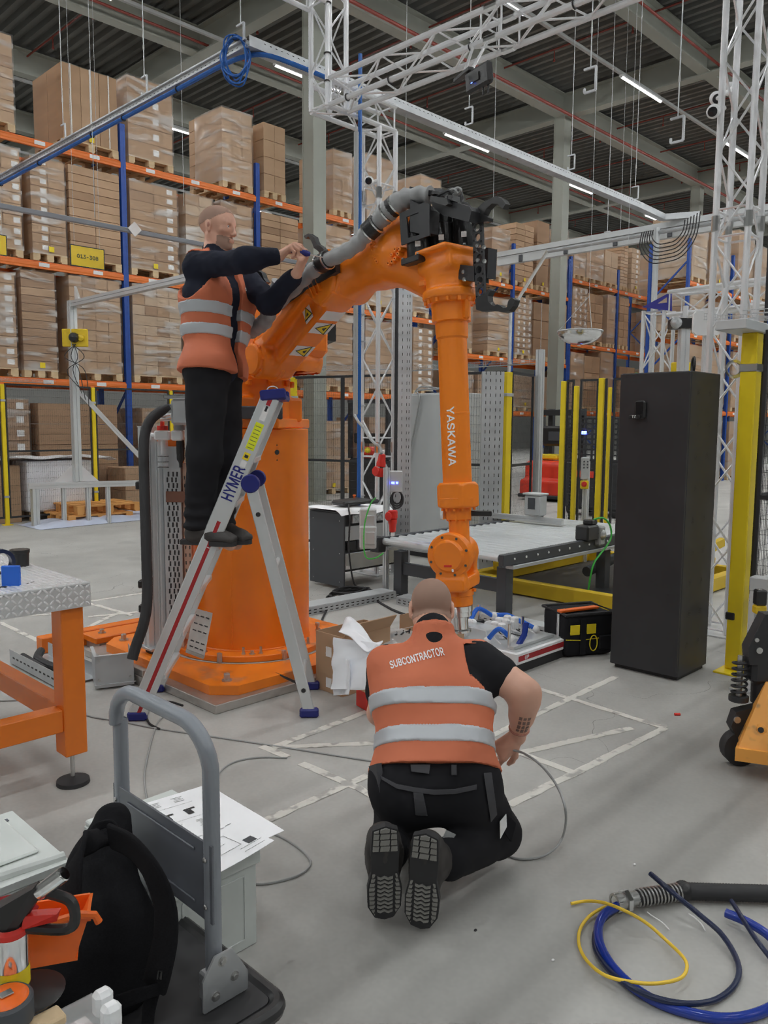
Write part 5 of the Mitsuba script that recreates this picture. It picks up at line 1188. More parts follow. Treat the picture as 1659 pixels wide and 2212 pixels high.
def torso(S, hipR, hipL, shR, shL, neck, fwd, rs=(.115, .105, .128, .062), k=.07):
    hc, sc_ = (hipR + hipL) / 2, (shR + shL) / 2; ax = sc_ - hc; f = nrm(fwd); lat = nrm(shL - shR); hl = nrm(hipL - hipR)
    S.bone(hipR + .02 * hl, hipL - .02 * hl, rs[0], rs[0], k)
    S.bone(hc + ax * .38 - lat * .062, hc + ax * .38 + lat * .062, rs[1], rs[1], k)
    S.bone(hc + ax * .70 - lat * .085 + f * .008, hc + ax * .70 + lat * .085 + f * .008, rs[2], rs[2], k)
    S.bone(shR, shL, rs[3], rs[3], k).bone(sc_ - ax * .03, neck, .075, .060, .05)
    return ax

# --- worker on the ladder
up_ = V(0, 0, 1)
w1 = thing('person', 'standing worker on the stepladder in dark clothes and orange vest, holding a screwdriver', 'person')
J = dict(hipR=(2.477,3.782,1.892), hipL=(2.636,3.88,1.904), kneeR=(2.413,3.719,1.432), kneeL=(2.593,3.793,1.425), ankR=(2.375,3.727,1.041), ankL=(2.518,3.747,1.006),
         toeR=(2.463,3.563,0.939), toeL=(2.545,3.621,0.929), shR=(2.467,3.834,2.447), shL=(2.783,3.902,2.467), neck=(2.614,3.888,2.562), elR=(2.482,3.427,2.426), wrR=(2.643,3.355,2.46),
         elL=(2.742,3.567,2.256), wrL=(2.723,3.318,2.376), head=(2.625,3.88,2.675))
J = {k: V(*v) for k, v in J.items()}
cf = nrm(.8 * rH - .6 * fH); ff = nrm(.93 * rH - .36 * fH - .10 * up_)
lo, hi = np.min(list(J.values()), 0) - .30, np.max(list(J.values()), 0) + .28
B = Solid(lo, hi, .0055)
torso(B, J['hipR'], J['hipL'], J['shR'], J['shL'], J['neck'], cf, (.095, .088, .108, .05))
for s in 'RL':
    B.chain([J['hip' + s], J['knee' + s], J['ank' + s]], [.085, .055, .04], .03).chain([J['sh' + s], J['el' + s], J['wr' + s]], [.052, .042, .029], .02)
    B.bone(J['ank' + s], J['toe' + s] + V(0, 0, .02), .04, .03, .02)
B.bone(J['neck'] - V(0, 0, .02), J['head'] - nrm(ff) * .018 - V(0, 0, .045), .058, .056, .03)
gh, MH = add_head(B, J['head'], ff, up_)
hk = V(*(2.671,3.276,2.506))
tipsR = add_hand(B, J['wrR'], hk - J['wrR'], .55 * rH - .75 * up_ + .25 * fH, False, [(48, 60, 40), (60, 66, 45), (68, 66, 45), (72, 66, 40)], .03, (.5, .9))
hk2 = V(*(2.724,3.245,2.469))
tipsL = add_hand(B, J['wrL'], hk2 - J['wrL'], -.55 * rH + .5 * up_ + .55 * fH * -1 * -.2, True, [(35, 55, 40), (48, 60, 45), (58, 62, 45), (66, 60, 40)], .03, (.5, .8))
bm1 = B.mesh(); put(w1, 'body', bm1, 'm_skin', smooth=True)
eyes(w1, gh, MH)
# shaved hair and beard stubble as thin shells on the head
def head_patch(m, g, M, keep, off):
    q = (m.vertices - g(0, 0, 0)) @ M; ok = keep(q[:, 0], q[:, 1], q[:, 2]) & (np.linalg.norm(q, axis=1) < .17)
    f = m.faces[ok[m.faces].all(1)]; u, inv = np.unique(f, return_inverse=True)
    return trimesh.Trimesh(m.vertices[u] + m.vertex_normals[u] * off, inv.reshape(-1, 3), process=False)
HAIR = lambda x, y, z: (z > .030 + .62 * np.maximum(x - .0, 0) * (x > .0) - .35 * np.minimum(x + .01, 0) * -1 * (x < -.01)) & (x < .085)
BEARD = lambda x, y, z: (x > .035) & (z < -.040 + .30 * np.minimum(x - .09, 0) * -1 * 0) & (z > -.115) & ~((np.abs(y) < .020) & (z > -.072) & (z < -.050) & (x > .09))
put(w1, 'hair', head_patch(bm1, gh, MH, HAIR, .0012), 'm_stubble', smooth=True)
put(w1, 'beard', head_patch(bm1, gh, MH, BEARD, .0010), 'm_stubble', smooth=True)
for s in (-1, 1): put(w1, 'ear_hollow', trimesh.creation.icosphere(1, .009), 'm_skin_dark', smooth=True, M=np.block([[MH @ np.diag([.9, .45, 1.6]), gh(-.002, s * .089, .006)[:, None]], [np.zeros((1, 3)), np.ones((1, 1))]]))
# sweater
SW = Solid(lo, hi, .0075); TS = Solid(lo, hi, .0075)
for S in (SW, TS): torso(S, J['hipR'] + up_ * .02, J['hipL'] + up_ * .02, J['shR'], J['shL'], J['neck'], cf, (.125, .122, .135, .066))
for s in 'RL':
    e = nrm(J['wr' + s] - J['el' + s])
    SW.chain([J['sh' + s], J['el' + s]], [.072, .060], .05).chain([J['el' + s], J['wr' + s] - e * .04], [.061, .046], .03)
SW.bone(J['neck'] - V(0, 0, .03), J['neck'] - V(0, 0, .012), .072, .066, .03)
put(w1, 'sweater', folds(folds(SW.mesh(), .012, 8, 1), .006, 20, 5), 'm_navy_cloth', smooth=True)
for s in 'RL':
    e = nrm(J['wr' + s] - J['el' + s]); o = J['wr' + s] - e * .02
    put(w1, 'cuff', tube([o - e * .045, o - e * .043, o + e * .0, o + e * .012, o + e * .012], [.038, .0435, .0425, .039, .030], 24), 'm_navy_cloth')
# vest with an open front and two reflective bands
def vest(parent, TS, ax0, ax, lat, fwd, holes, neck, z0, z1, bands, opening, off=.016, nr=.088, nz=-.03):
    P_ = np.stack(TS.points(), -1); q = P_ - ax0; a = nrm(ax); h = q @ a; x = q @ lat; y = q @ fwd
    d = TS.d - off - .022 * np.clip(1 - (h - z0) / .16, 0, 1)
    for c, r, dr_ in holes:
        w_ = (P_ - c) - ((P_ - c) @ dr_)[..., None] * dr_; e = np.linalg.norm(w_, axis=-1) - r; side_ = (P_ - c) @ dr_
        d = np.maximum(d, -np.maximum(e, -side_))
    e = np.linalg.norm((P_ - neck) - ((P_ - neck) @ a)[..., None] * a, axis=-1) - nr; d = np.maximum(d, -np.maximum(e, nz - ((P_ - neck) @ a)))
    d = np.maximum(d, np.maximum(z0 - h, h - z1))
    if opening is not None: d = np.maximum(d, -np.maximum(np.abs(x - opening[0] - opening[2] * (h - z0)) - opening[1] - .10 * np.maximum(h - opening[3], 0), -y))
    S = TS.copy(); S.d = d.astype(np.float32); put(parent, 'vest', folds(S.mesh(), .007, 8, 4), 'm_vest', smooth=True)
    for b, t in bands:
        S2 = TS.copy(); S2.d = np.maximum(d - .005, np.abs(h - b) - t / 2).astype(np.float32); put(parent, 'reflective_band', folds(S2.mesh(), .007, 8, 4), 'm_reflective', smooth=True)
    return S
ax1 = (J['shR'] + J['shL']) / 2 - (J['hipR'] + J['hipL']) / 2; L1 = np.linalg.norm(ax1); lat1 = nrm(J['shL'] - J['shR'])
hc1 = (J['hipR'] + J['hipL']) / 2
V1 = vest(w1, TS, hc1, ax1, lat1, cf, [(J['shR'] - up_ * .05 + lat1 * .035, .125, -lat1), (J['shL'] - up_ * .05 - lat1 * .035, .125, lat1)], J['neck'], -.03, L1 + .12,
          [(2.197 - hc1[2], .062), (2.086 - hc1[2], .062)], (.035, .038, .05, .40), .024)
Mq = np.eye(4); Mq[:3, 0], Mq[:3, 1], Mq[:3, 2] = lat1, up_, cf; Mq[:3, 0] = nrm(np.cross(up_, cf)); Mq[:3, 3] = (J['shR'] + J['shL']) / 2 + cf * .26 - up_ * .125 + lat1 * .10
put(w1, 'lettering', wrap_text('SUBCONTRACTOR', .017, V1, Mq, .002, width=.13), 'm_label_white', smooth=False)
# trousers and boots
TR = Solid(lo, hi, .0075)
TR.bone(J['hipR'], J['hipL'], .124, .124, .05).bone(J['hipR'] + up_ * .06, J['hipL'] + up_ * .06, .105, .105, .05)
for s in 'RL': TR.chain([J['hip' + s] - up_ * .02, J['knee' + s], J['ank' + s] + up_ * .03], [.118, .092, .078], .035)
tm = TR.mesh(); zz = tm.vertices[:, 2] - J['ankR'][2]
folds(tm, .010, 7, 2); tm.vertices += tm.vertex_normals * (.008 * np.sin(zz * 95) * np.clip(1 - zz / .22, 0, 1))[:, None]
put(w1, 'trousers', tm, 'm_black_cloth', smooth=True)
def boot(parent, ank, toe, ball_dir, sole_z, up=(0, 0, 1), tread=False):
    """work boot: ank = ankle, toe = tip direction point; sole parallel to `ball_dir`"""
    up = nrm(up); f = nrm(ball_dir); l = np.cross(up, f); M = np.stack([f, l, up], 1); o = np.asarray(sole_z, float)   # o: under the ankle on the sole plane
    S = Solid(o - .33, o + .36, .006); g = lambda x, y, z: o + M @ V(x, y, z)
    S.bone(g(-.035, 0, .055), g(.05, 0, .06), .046, .046, .03).bone(g(.05, 0, .06), g(.165, .0, .042), .046, .038, .04).bone(g(-.01, 0, .06), ank + up * .03, .05, .056, .04)
    S.brick(g(.085, 0, .035), (.13, .047, .02), .02, .02, M)
    put(parent, 'boot', folds(S.mesh(), .003, 25, 3), 'm_boot', smooth=True)
    sh_ = Polygon([(-.09, -.034), (-.02, -.038), (.05, -.036), (.11, -.049), (.17, -.046), (.205, -.025), (.212, 0), (.205, .028), (.17, .048), (.11, .05), (.05, .038), (-.02, .040), (-.09, .036), (-.102, 0)]).buffer(.006)
    k = put(parent, 'sole', prism(sh_, .024, np.block([[M, o[:, None]], [np.zeros((1, 3)), np.ones((1, 1))]])), 'm_black_rubber', smooth=False)
    return g, M, sh_
for s in 'RL':
    f = J['toe' + s] - J['ank' + s]; f[2] = 0; f = nrm(f)
    o = V(J['ank' + s][0], J['ank' + s][1], .235 * 4 + .016)
    J['g' + s], MB_, _ = boot(w1, J['ank' + s], None, f, o)
    g = J['g' + s]; put(w1, 'lace', join(*[tube([g(.045 + .018 * i, -.03, .105 - .012 * i), g(.05 + .018 * i, 0, .112 - .012 * i), g(.045 + .018 * i, .03, .105 - .012 * i)], .003, 5) for i in range(4)]), 'm_black_rubber')
# screwdriver in his hands
t0, t1 = V(*(2.666,3.292,2.487)), V(*(2.804,3.204,2.457)); td = nrm(t1 - t0)
sdr = thing('screwdriver', 'screwdriver with a dark blue handle in the standing worker\'s hands', 'screwdriver')
put(sdr, 'handle', lathe([(0, 0), (.012, .002), (.015, .012), (.013, .05), (.015, .085), (.010, .10), (.0, .102)], 16, t0, td), 'm_blue_plastic')
put(sdr, 'shaft', cyl(t0 + td * .1, t1, .0032, 8), 'm_chrome')

# --- kneeling worker
w2 = thing('person', 'kneeling worker seen from behind in an orange vest with a white word, shaved head', 'person')
K = dict(hipR=(2.112,1.678,0.352), hipL=(1.976,1.815,0.35), kneeR=(2.283,1.655,0.127), kneeL=(2.117,1.99,0.081), shR=(2.348,1.81,0.724), shL=(2.112,2.046,0.701), neck=(2.27,1.962,0.827),
         elR=(2.395,1.619,0.635), wrR=(2.435,1.678,0.445), elL=(2.168,2.143,0.482), wrL=(2.401,2.209,0.304), head=(2.353,2.043,0.875),
         ankR=(1.885,1.596,0.19), ankL=(1.772,1.716,0.216))
K = {k: V(*v) for k, v in K.items()}
bk = nrm(fH * .62 - up_ * .78)                       # the way his chest faces: forward and down
lo2, hi2 = np.min(list(K.values()), 0) - .28, np.max(list(K.values()), 0) + .25; lo2[2] = -.01
B2 = Solid(lo2, hi2, .0055)
torso(B2, K['hipR'], K['hipL'], K['shR'], K['shL'], K['neck'], bk, (.10, .09, .105, .05))
for s in 'RL':
    B2.chain([K['hip' + s], K['knee' + s], K['ank' + s]], [.08, .055, .042], .02)
B2.chain([K['shR'], K['elR'], K['wrR']], [.060, .050, .031], .03).chain([K['shR'] + (K['elR'] - K['shR']) * .25, K['shR'] + (K['elR'] - K['shR']) * .75], [.062, .054], .03)
B2.bone(K['elR'] + (K['wrR'] - K['elR']) * .22, K['elR'] + (K['wrR'] - K['elR']) * .5, .053, .044, .03)
B2.chain([K['shL'], K['elL'], K['wrL']], [.055, .045, .030], .03)
hf2 = nrm(fH * .80 - up_ * .60); hu2 = nrm(up_ * .80 + fH * .60)
B2.bone(K['neck'] - hu2 * .03, K['head'] - hu2 * .05 - hf2 * .02, .062, .060, .03)
gh2, MH2 = add_head(B2, K['head'], hf2, hu2)
hk3 = V(*(2.406,1.715,0.399))
tR = add_hand(B2, K['wrR'], hk3 - K['wrR'], fH * .7 - up_ * .65 - rH * .1, False, [(25, 30, 20), (62, 70, 45), (70, 72, 45), (74, 72, 40)], .02, (.45, .7))
add_hand(B2, K['wrL'], fH * .6 + rH * .3 - up_ * .5, -up_ * .6 + rH * .6, True, [(30, 40, 30)] * 4, .04, (.5, .6))
bm2 = B2.mesh(); put(w2, 'body', bm2, 'm_skin', smooth=True)
eyes(w2, gh2, MH2)
put(w2, 'hair', head_patch(bm2, gh2, MH2, lambda x, y, z: (z > -.045 + .9 * np.maximum(x, 0) + .25 * np.minimum(x + .06, 0)) & (x < .085) & ~((np.abs(y) > .0775) & (z < .04) & (x > -.03)), .0012), 'm_stubble', smooth=True)
# bracelet and arm tattoo
wd2 = nrm(K['wrR'] - K['elR']); o = K['wrR'] - wd2 * .035; a_, b_ = nrm(np.cross(wd2, up_)), None; b_ = np.cross(wd2, a_)
put(w2, 'bracelet', tube([o + .036 * (a_ * math.cos(t) + b_ * math.sin(t)) for t in np.linspace(0, 2 * PI, 25)[:-1]], .004, 6, closed=True), 'm_skin_dark')
tat = []; rg = np.random.RandomState(11); axf = K['wrR'] - K['elR']; side_t = nrm(-fH + 0 * up_); side_t = nrm(side_t - wd2 * (side_t @ wd2)); lat_t = np.cross(wd2, side_t)
for i in range(4):
    for j in range(3):
        c0 = K['elR'] + axf * (.38 + .11 * i) + lat_t * (-.018 + .016 * j) + side_t * .09; Mx = np.eye(4); Mx[:3, 0], Mx[:3, 1], Mx[:3, 2], Mx[:3, 3] = lat_t, np.cross(side_t, lat_t), side_t, c0
        m_ = trimesh.creation.box((.011, .020 * rg.uniform(.6, 1), .0008)).subdivide().subdivide(); v_ = xf(m_, Mx).vertices; z_ = side_t; b0 = v_ - np.outer(m_.vertices[:, 2], z_)
        for _ in range(10): b0 = b0 - np.outer(B2.at(b0), z_) * .9
        tat.append(trimesh.Trimesh(b0 + np.outer(.0006 + m_.vertices[:, 2], z_), m_.faces, process=False))
mat('tattoo', (.20, .12, .10), rough=.5)
put(w2, 'tattoo', join(tat), 'm_tattoo', smooth=False)
TS2 = Solid(lo2, hi2, .0075); SH2 = Solid(lo2, hi2, .0075)
for S in (TS2, SH2): torso(S, K['hipR'], K['hipL'], K['shR'], K['shL'], K['neck'], bk, (.125, .118, .130, .066))
se = K['elR'] - K['shR']; SH2.bone(K['shR'], K['shR'] + se * .42, .080, .076, .04); sl_ = K['elL'] - K['shL']; SH2.bone(K['shL'], K['shL'] + sl_ * .5, .076, .072, .04)
SH2.bone(K['neck'] - hu2 * .05, K['neck'] - hu2 * .01, .072, .066, .03)
put(w2, 'shirt', folds(SH2.mesh(), .008, 9, 6), 'm_black_cloth', smooth=True)
ax2 = (K['shR'] + K['shL']) / 2 - (K['hipR'] + K['hipL']) / 2; L2 = np.linalg.norm(ax2); lat2 = nrm(K['shL'] - K['shR']); hc2 = (K['hipR'] + K['hipL']) / 2; a2 = nrm(ax2)
def hgt(px): return (np.asarray(px) - hc2) @ a2
V2 = vest(w2, TS2, hc2, ax2, lat2, bk, [(K['shR'] - a2 * .06 + lat2 * .045, .125, -lat2), (K['shL'] - a2 * .03 + lat2 * .075, .08, lat2)], K['neck'] - 0 * a2, hgt((1.966,1.702,0.476)), L2 + .14,
          [(hgt((2.056,1.784,0.676)), .058), (hgt((1.988,1.723,0.579)), .058)], None, .018, .066, .16)
Mv = np.eye(4); Mv[:3, 2] = -bk; tx = nrm(V(*(2.175,1.836,0.874)) - V(*(2.051,1.955,0.816))); tx = nrm(tx - Mv[:3, 2] * (tx @ Mv[:3, 2])); Mv[:3, 0] = tx; Mv[:3, 1] = np.cross(Mv[:3, 2], tx); Mv[:3, 3] = V(*(2.061,1.85,0.865))
put(w2, 'lettering', wrap_text('SUBCONTRACTOR', .032, V2, Mv, .003, width=.20), 'm_label_white', smooth=False)
TR2 = Solid(lo2, hi2, .0075)
TR2.bone(K['hipR'], K['hipL'], .135, .135, .05).bone(K['hipR'] + a2 * .05, K['hipL'] + a2 * .05, .112, .112, .05)
for s in 'RL': TR2.chain([K['hip' + s] - up_ * .01, K['knee' + s], K['ank' + s] + (K['knee' + s] - K['ank' + s]) * .16], [.125, .085, .068], .03)
put(w2, 'trousers', folds(TR2.mesh(), .009, 8, 8), 'm_black_cloth', smooth=True)
# grey yoke seam, belt loop and flap on the seat, pockets and tags at the hips
def lay(S, pts, r, off=.003):
    """strip laid on a surface along the way towards the camera"""
    P_ = np.array(pts, float)
    for _ in range(8): P_ = P_ - np.outer(S.at(P_), -fH) * .8
    return tube(P_ - fH * off * -1 * -1, r, 6)
yk = [(1.697,1.692,0.498), (1.734,1.652,0.484), (1.777,1.607,0.473), (1.824,1.558,0.468), (1.869,1.512,0.469), (1.92,1.462,0.483)]
def strip_on(S, top, bot, off, name, m):
    n = len(top); v = []
    for r_ in (top, bot): v += [V(*p) for p in r_]
    v = np.array(v); T_ = []
    for i in range(n - 1): T_ += [[i, n + i, n + i + 1], [i, n + i + 1, i + 1]]
    m_ = trimesh.Trimesh(v, T_, process=False).subdivide_to_size(.012); P_ = np.array(m_.vertices)
    dr_ = nrm(np.mean(v, 0) - V(0, 0, CAM_H))
    for _ in range(14): P_ = P_ + np.outer(S.at(P_), dr_) * .8
    m_ = trimesh.Trimesh(P_ - dr_ * off, m_.faces, process=False); put(w2, name, thick(m_, .003, dr_), m, smooth=True)
strip_on(TR2, [(1.627,1.63,0.567), (1.665,1.587,0.539), (1.706,1.543,0.528), (1.751,1.496,0.521), (1.8,1.447,0.524), (1.851,1.397,0.539)], [(1.63,1.625,0.553), (1.664,1.585,0.523), (1.705,1.542,0.511), (1.75,1.495,0.503), (1.799,1.446,0.506), (1.85,1.396,0.522)], .008, 'yoke_seam', 'm_grey_cloth')
strip_on(TR2, [(1.704,1.545,0.521), (1.726,1.522,0.518)], [(1.703,1.533,0.441), (1.732,1.504,0.439)], .008, 'seat_panel', 'm_grey_cloth')
strip_on(TR2, [(1.703,1.558,0.597), (1.749,1.51,0.598)], [(1.703,1.554,0.573), (1.744,1.511,0.566)], .012, 'waist_flap', 'm_grey_cloth')
strip_on(TR2, [(1.79,1.469,0.598), (1.802,1.456,0.598)], [(1.787,1.466,0.563), (1.8,1.453,0.563)], .012, 'belt_loop', 'm_grey_cloth')
strip_on(TR2, [(1.855,1.4,0.58), (1.874,1.381,0.583)], [(1.86,1.369,0.414), (1.877,1.356,0.441)], .010, 'side_pocket', 'm_grey_cloth')
put(w2, 'holster_pocket', thick(sheet([(1.887,1.917,0.421), (1.851,1.846,0.463), (1.839,1.816,0.376), (1.875,1.882,0.301)], 5, 5), .02), 'm_grey_cloth')
put(w2, 'holster_pocket', thick(sheet([(2.192,1.598,0.368), (2.256,1.613,0.326), (2.232,1.587,0.188), (2.17,1.566,0.202)], 5, 5), .015), 'm_grey_cloth')
put(w2, 'paper_tag', thick(sheet([(2.162,1.553,0.252), (2.195,1.551,0.269), (2.193,1.546,0.225), (2.159,1.548,0.193)], 4, 4), .002), 'm_label_white', smooth=False)
put(w2, 'tool_flap', thick(sheet([(2.205,1.554,0.261), (2.232,1.535,0.228), (2.208,1.536,0.167), (2.186,1.55,0.206)], 4, 4), .008), 'm_black_cloth', smooth=False)
put(w2, 'back_tag', thick(sheet([(1.957,1.622,0.272), (1.979,1.598,0.257), (1.965,1.607,0.231), (1.947,1.628,0.246)], 3, 3), .002), 'm_grey_cable', smooth=False)
# boots: toes on the floor, soles turned to the camera
for s, tip, heel, ll in (('L', (1.738,1.69,0.0), (1.721,1.672,0.345), 1), ('R', (1.796,1.588,0.0), (1.794,1.568,0.333), -1)):
    tip, heel = V(*tip) + V(0, 0, .008), V(*heel); f = nrm(tip - heel); n_ = nrm(-fH + (.10 if s == 'L' else -.22) * rH); n_ = nrm(n_ - f * (n_ @ f)); upb = -n_
    o = heel + f * .10
    l_ = np.cross(upb, f)
    g, M_, shp = boot(w2, K['ank' + s], None, f, o, upb)
    # lugs of the tread, each its own piece
    from shapely.geometry import LineString
    sh2 = shp.buffer(-.004); Ms = np.block([[M_, o[:, None]], [np.zeros((1, 3)), np.ones((1, 1))]])
    def lug(poly):
        p_ = Polygon(poly).intersection(sh2)
        for q_ in getattr(p_, 'geoms', [p_]):
            if q_.area > 2e-5: put(w2, 'tread_lug', prism(q_.buffer(-.0012), .0065, Ms @ trans(0, 0, -.0055)), 'm_sole', smooth=False)
    for i in range(4):                                      # heel blocks
        for j in range(3): lug([(-.105 + .021 * i, -.05 + .034 * j), (-.086 + .021 * i, -.05 + .034 * j + .003), (-.086 + .021 * i, -.018 + .034 * j + .003), (-.105 + .021 * i, -.018 + .034 * j)])
    for i in range(10):                                     # rim blocks of the forefoot
        for sgn in (-1, 1): lug([(.055 + .0155 * i, sgn * .03), (.0675 + .0155 * i, sgn * .034), (.0675 + .0155 * i, sgn * .06), (.055 + .0155 * i, sgn * .06)])
    for i in range(9):                                      # zigzag bars between
        x = .062 + .0145 * i
        lug([(x, -.026), (x + .006, -.010), (x - .001, .002), (x + .005, .014), (x, .026), (x + .010, .026), (x + .015, .014), (x + .009, .002), (x + .016, -.010), (x + .010, -.026)])

# ---------------------------------------------------------------- equipment around the robot
# roller conveyor
cv = thing('roller_conveyor', 'low roller conveyor with dark grey frame, right of the robot tube', 'conveyor')
CX0, CX9, CY0, CY9, CZT = 5.28, 7.95, 3.86, 5.22, .57
rol = mikit.ply(cyl((0, CY0 + .01, 0), (0, CY9 - .01, 0), .032, 16), 'm_roller', smooth=30)
mat('roller', (0.72, 0.75, 0.76), rough=.3, metal=.5)
for i, x in enumerate(np.arange(CX0 + .02, CX9, .118)): put_copy(cv, 'roller', rol, trans(x, 0, CZT - .04))
for y, s in ((CY0, -1), (CY9, 1)):
    put(cv, 'side_rail', bb((CX0 - .02, y + s * .03 - .025, CZT - .10), (CX9 + .05, y + s * .03 + .025, CZT - .005), .004), 'm_dark_grey', smooth=False)
    put(cv, 'rail_strip', bb((CX0 + .1, y + s * .03 - .04, CZT - .135), (CX9 + .05, y + s * .03 + .04, CZT - .105), .003), 'm_galv_dull', smooth=False)
for i, x in enumerate(np.arange(CX0 + .13, CX9, .168)): put(cv, 'axle_bolt', cyl((x, CY0 - .056, CZT - .05), (x, CY0 - .062, CZT - .05), .010, 8), 'm_label_white')
for x in (CX0 + .15, CX9 - .9):
    for y in (CY0 + .05, CY9 - .12):
        put(cv, 'leg', bb((x - .05, y - .05, .03), (x + .05, y + .05, CZT - .13), .004), 'm_dark_grey', smooth=False)
        put(cv, 'foot', join(cyl((x, y, .012), (x, y, .04), .012, 8), lathe([(0, .014), (.035, .012), (.045, .001), (0, .001)], 20, (x, y, 0))), 'm_black_rubber')
    if x < 6: put(cv, 'cross_beam', bb((x - .03, CY0 + .1, .22), (x + .03, CY9 - .17, .33), .004), 'm_dark_grey', smooth=False)
put(cv, 'end_bracket', bb((CX0 - .06, CY9 - .03, CZT - .14), (CX0 + .04, CY9 + .08, CZT + .0), .004), 'm_black_paint', smooth=False)
mo = V(*(6.589,3.83,0.631)); gm = thing('gear_motor', 'black gear motor with green cable on the conveyor side rail', 'motor')
put(gm, 'motor', join(bb(mo + V(-.10, -.07, -.075), mo + V(.10, .07, .07), .015)), 'm_black_plastic', smooth=False)
put(gm, 'terminal_box', bb(mo + V(.0, -.05, .071), mo + V(.10, .05, .115), .008), 'm_black_plastic', smooth=False)
put(gm, 'gearbox', bb(mo + V(.105, -.08, -.13), mo + V(.20, .06, .05), .012), 'm_grey_cable', smooth=False)
put(gm, 'hub', lathe([(0, .02), (.02, .02), (.035, .012), (.05, .0), (0, 0)], 20, mo + V(.15, -.083, -.03), (0, -1, 0)), 'm_steel')
put(gm, 'cable', tube(spline([mo + V(.06, -.03, .118), mo + V(.14, -.08, .13), mo + V(.25, -.09, .06), mo + V(.27, -.1, -.05), mo + V(.20, -.10, -.13), mo + V(.08, -.10, -.20), mo + V(-.03, -.09, -.30), mo + V(-.05, -.06, -.55)], 8), .009, 6), 'm_green_cable')
put(gm, 'bracket', bb(mo + V(-.05, -.05, CZT - .004 - mo[2]), mo + V(.10, .05, -.076)), 'm_dark_grey', smooth=False)
sb = V(*(7.247,4.833,0.748)); sbx = thing('sensor_box', 'small grey sensor housing on the far edge of the roller conveyor', 'sensor')
put(sbx, 'housing', bb(sb + V(-.08, -.10, -.09), sb + V(.06, .10, .13), .012), 'm_galv_dull', smooth=False)
put(sbx, 'hood', bb(sb + V(-.10, -.11, .131), sb + V(.07, .11, .15), .004), 'm_grey_cabinet', smooth=False); put(sbx, 'window', bb(sb + V(-.084, -.04, -.02), sb + V(-.081, .05, .10)), 'm_dark_grey', smooth=False)
single('aluminium_bar', alu((sb[0] + .05, sb[1] - .3, CZT + .04), (sb[0] - .0, sb[1] + .55, CZT + .04), .06), 'm_alu_matt', 'short slotted aluminium bar lying along the far side of the conveyor', 'bar', smooth=False)
# scissor lift behind the conveyor
sl = thing('scissor_lift', 'yellow scissor lift table low behind the roller conveyor', 'lift table')
mat('lift_yellow', (.62, .42, .015), rough=.5)
for y in (3.15, 4.95): put(sl, 'base_beam', bar((6.3, y, .08), (8.6, y, .08), .10, .13, .004), 'm_lift_yellow', smooth=False)
for x in (6.32, 8.55): put(sl, 'base_beam', bar((x, 3.15, .08), (x, 4.95, .08), .10, .13, .004), 'm_lift_yellow', smooth=False)
for y in (3.3, 4.8): put(sl, 'scissor_arm', join(bar((6.5, y, .2), (8.4, y, .42), .06, .09, .004), bar((6.5, y + .09, .42), (8.4, y + .09, .2), .06, .09, .004)), 'm_lift_yellow', smooth=False)
put(sl, 'cylinder', cyl((6.9, 4.0, .2), (8.1, 4.0, .36), .05, 14), 'm_dark_grey')
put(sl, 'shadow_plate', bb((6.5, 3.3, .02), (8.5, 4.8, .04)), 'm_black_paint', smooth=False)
# perforated floor ducts
def floor_duct(label, p, q, w=.20, h=.07):
    t = thing('floor_duct', label, 'cable duct', 'perforated floor ducts'); p, q = V(*p), V(*q); L = np.linalg.norm(q - p); M = frame(p + V(0, 0, .001), q - p)
    put(t, 'duct', xf(prism(Polygon([(-w / 2, 0), (w / 2, 0), (w / 2, h), (w / 2 - .012, h), (w / 2 - .003, h - .003), (w / 2 - .003, .003), (-w / 2 + .003, .003), (-w / 2 + .003, h - .003), (-w / 2 + .012, h), (-w / 2, h)]), L, np.array([[0, 0, 1, 0], [1, 0, 0, 0], [0, 1, 0, 0], [0, 0, 0, 1.0]])), M), 'm_galv', smooth=False)
    put(t, 'lid', xf(bx(L, w * .92, .004, 0, (L / 2, 0, h + .002)), M), 'm_galv_dull', smooth=False)
    for s in (-1, 1): put(t, 'slot_row', xf(join([bx(.030, .002, .008, 0, (x, s * (w / 2 + .0005), z)) for x in np.arange(.04, L, .06) for z in (.02, .045)]), M), 'm_ink', smooth=False, kind='stuff')
floor_duct('perforated galvanised floor duct from the pedestal to the robot controller post', (3.92, 5.22, 0), (5.33, 5.16, 0))
floor_duct('perforated galvanised floor duct passing under the conveyor behind the kneeling worker\'s head', (5.24, 4.9, 0), (5.24, 3.2, 0), .16)
# robot controller, half open, with papers and pendant on top
rc = thing('robot_controller', 'dark robot controller cabinet with open electronics side, cables on the floor before it', 'controller')
a0, a1 = V(5.22, 5.68, .04), V(5.98, 6.02 - .04, .755)
ax0, ay0, ax1, ay1 = 5.22, 5.66, 5.98, 6.17
put(rc, 'side_panel', bb((ax0, ay0, .03), (ax0 + .02, ay1, .75), .004), 'm_dark_grey', smooth=False)
put(rc, 'body', bb((ax0 + .022, ay0 + .05, .17), (ax1, ay1, .745), .004), 'm_black_paint', smooth=False)
put(rc, 'top', bb((ax0, ay0, .752), (ax1, ay1, .765), .003), 'm_dark_grey', smooth=False)
put(rc, 'lower_tray', bb((ax0 + .022, ay0, .20), (ax1, ay0 + .049, .36), .003), 'm_galv', smooth=False)
put(rc, 'board', bb((ax0 + .03, ay0 + .03, .48), (ax1 - .15, ay0 + .049, .62)), 'm_galv_dull', smooth=False)
for i, (x, z, w, h) in enumerate(((.05, .39, .12, .08), (.22, .38, .26, .10), (.12, .65, .5, .08))): put(rc, 'module', bb((ax0 + x, ay0 + .005, z), (ax0 + x + w, ay0 + .049, z + h), .003), 'm_galv' if i else 'm_black_paint', smooth=False)
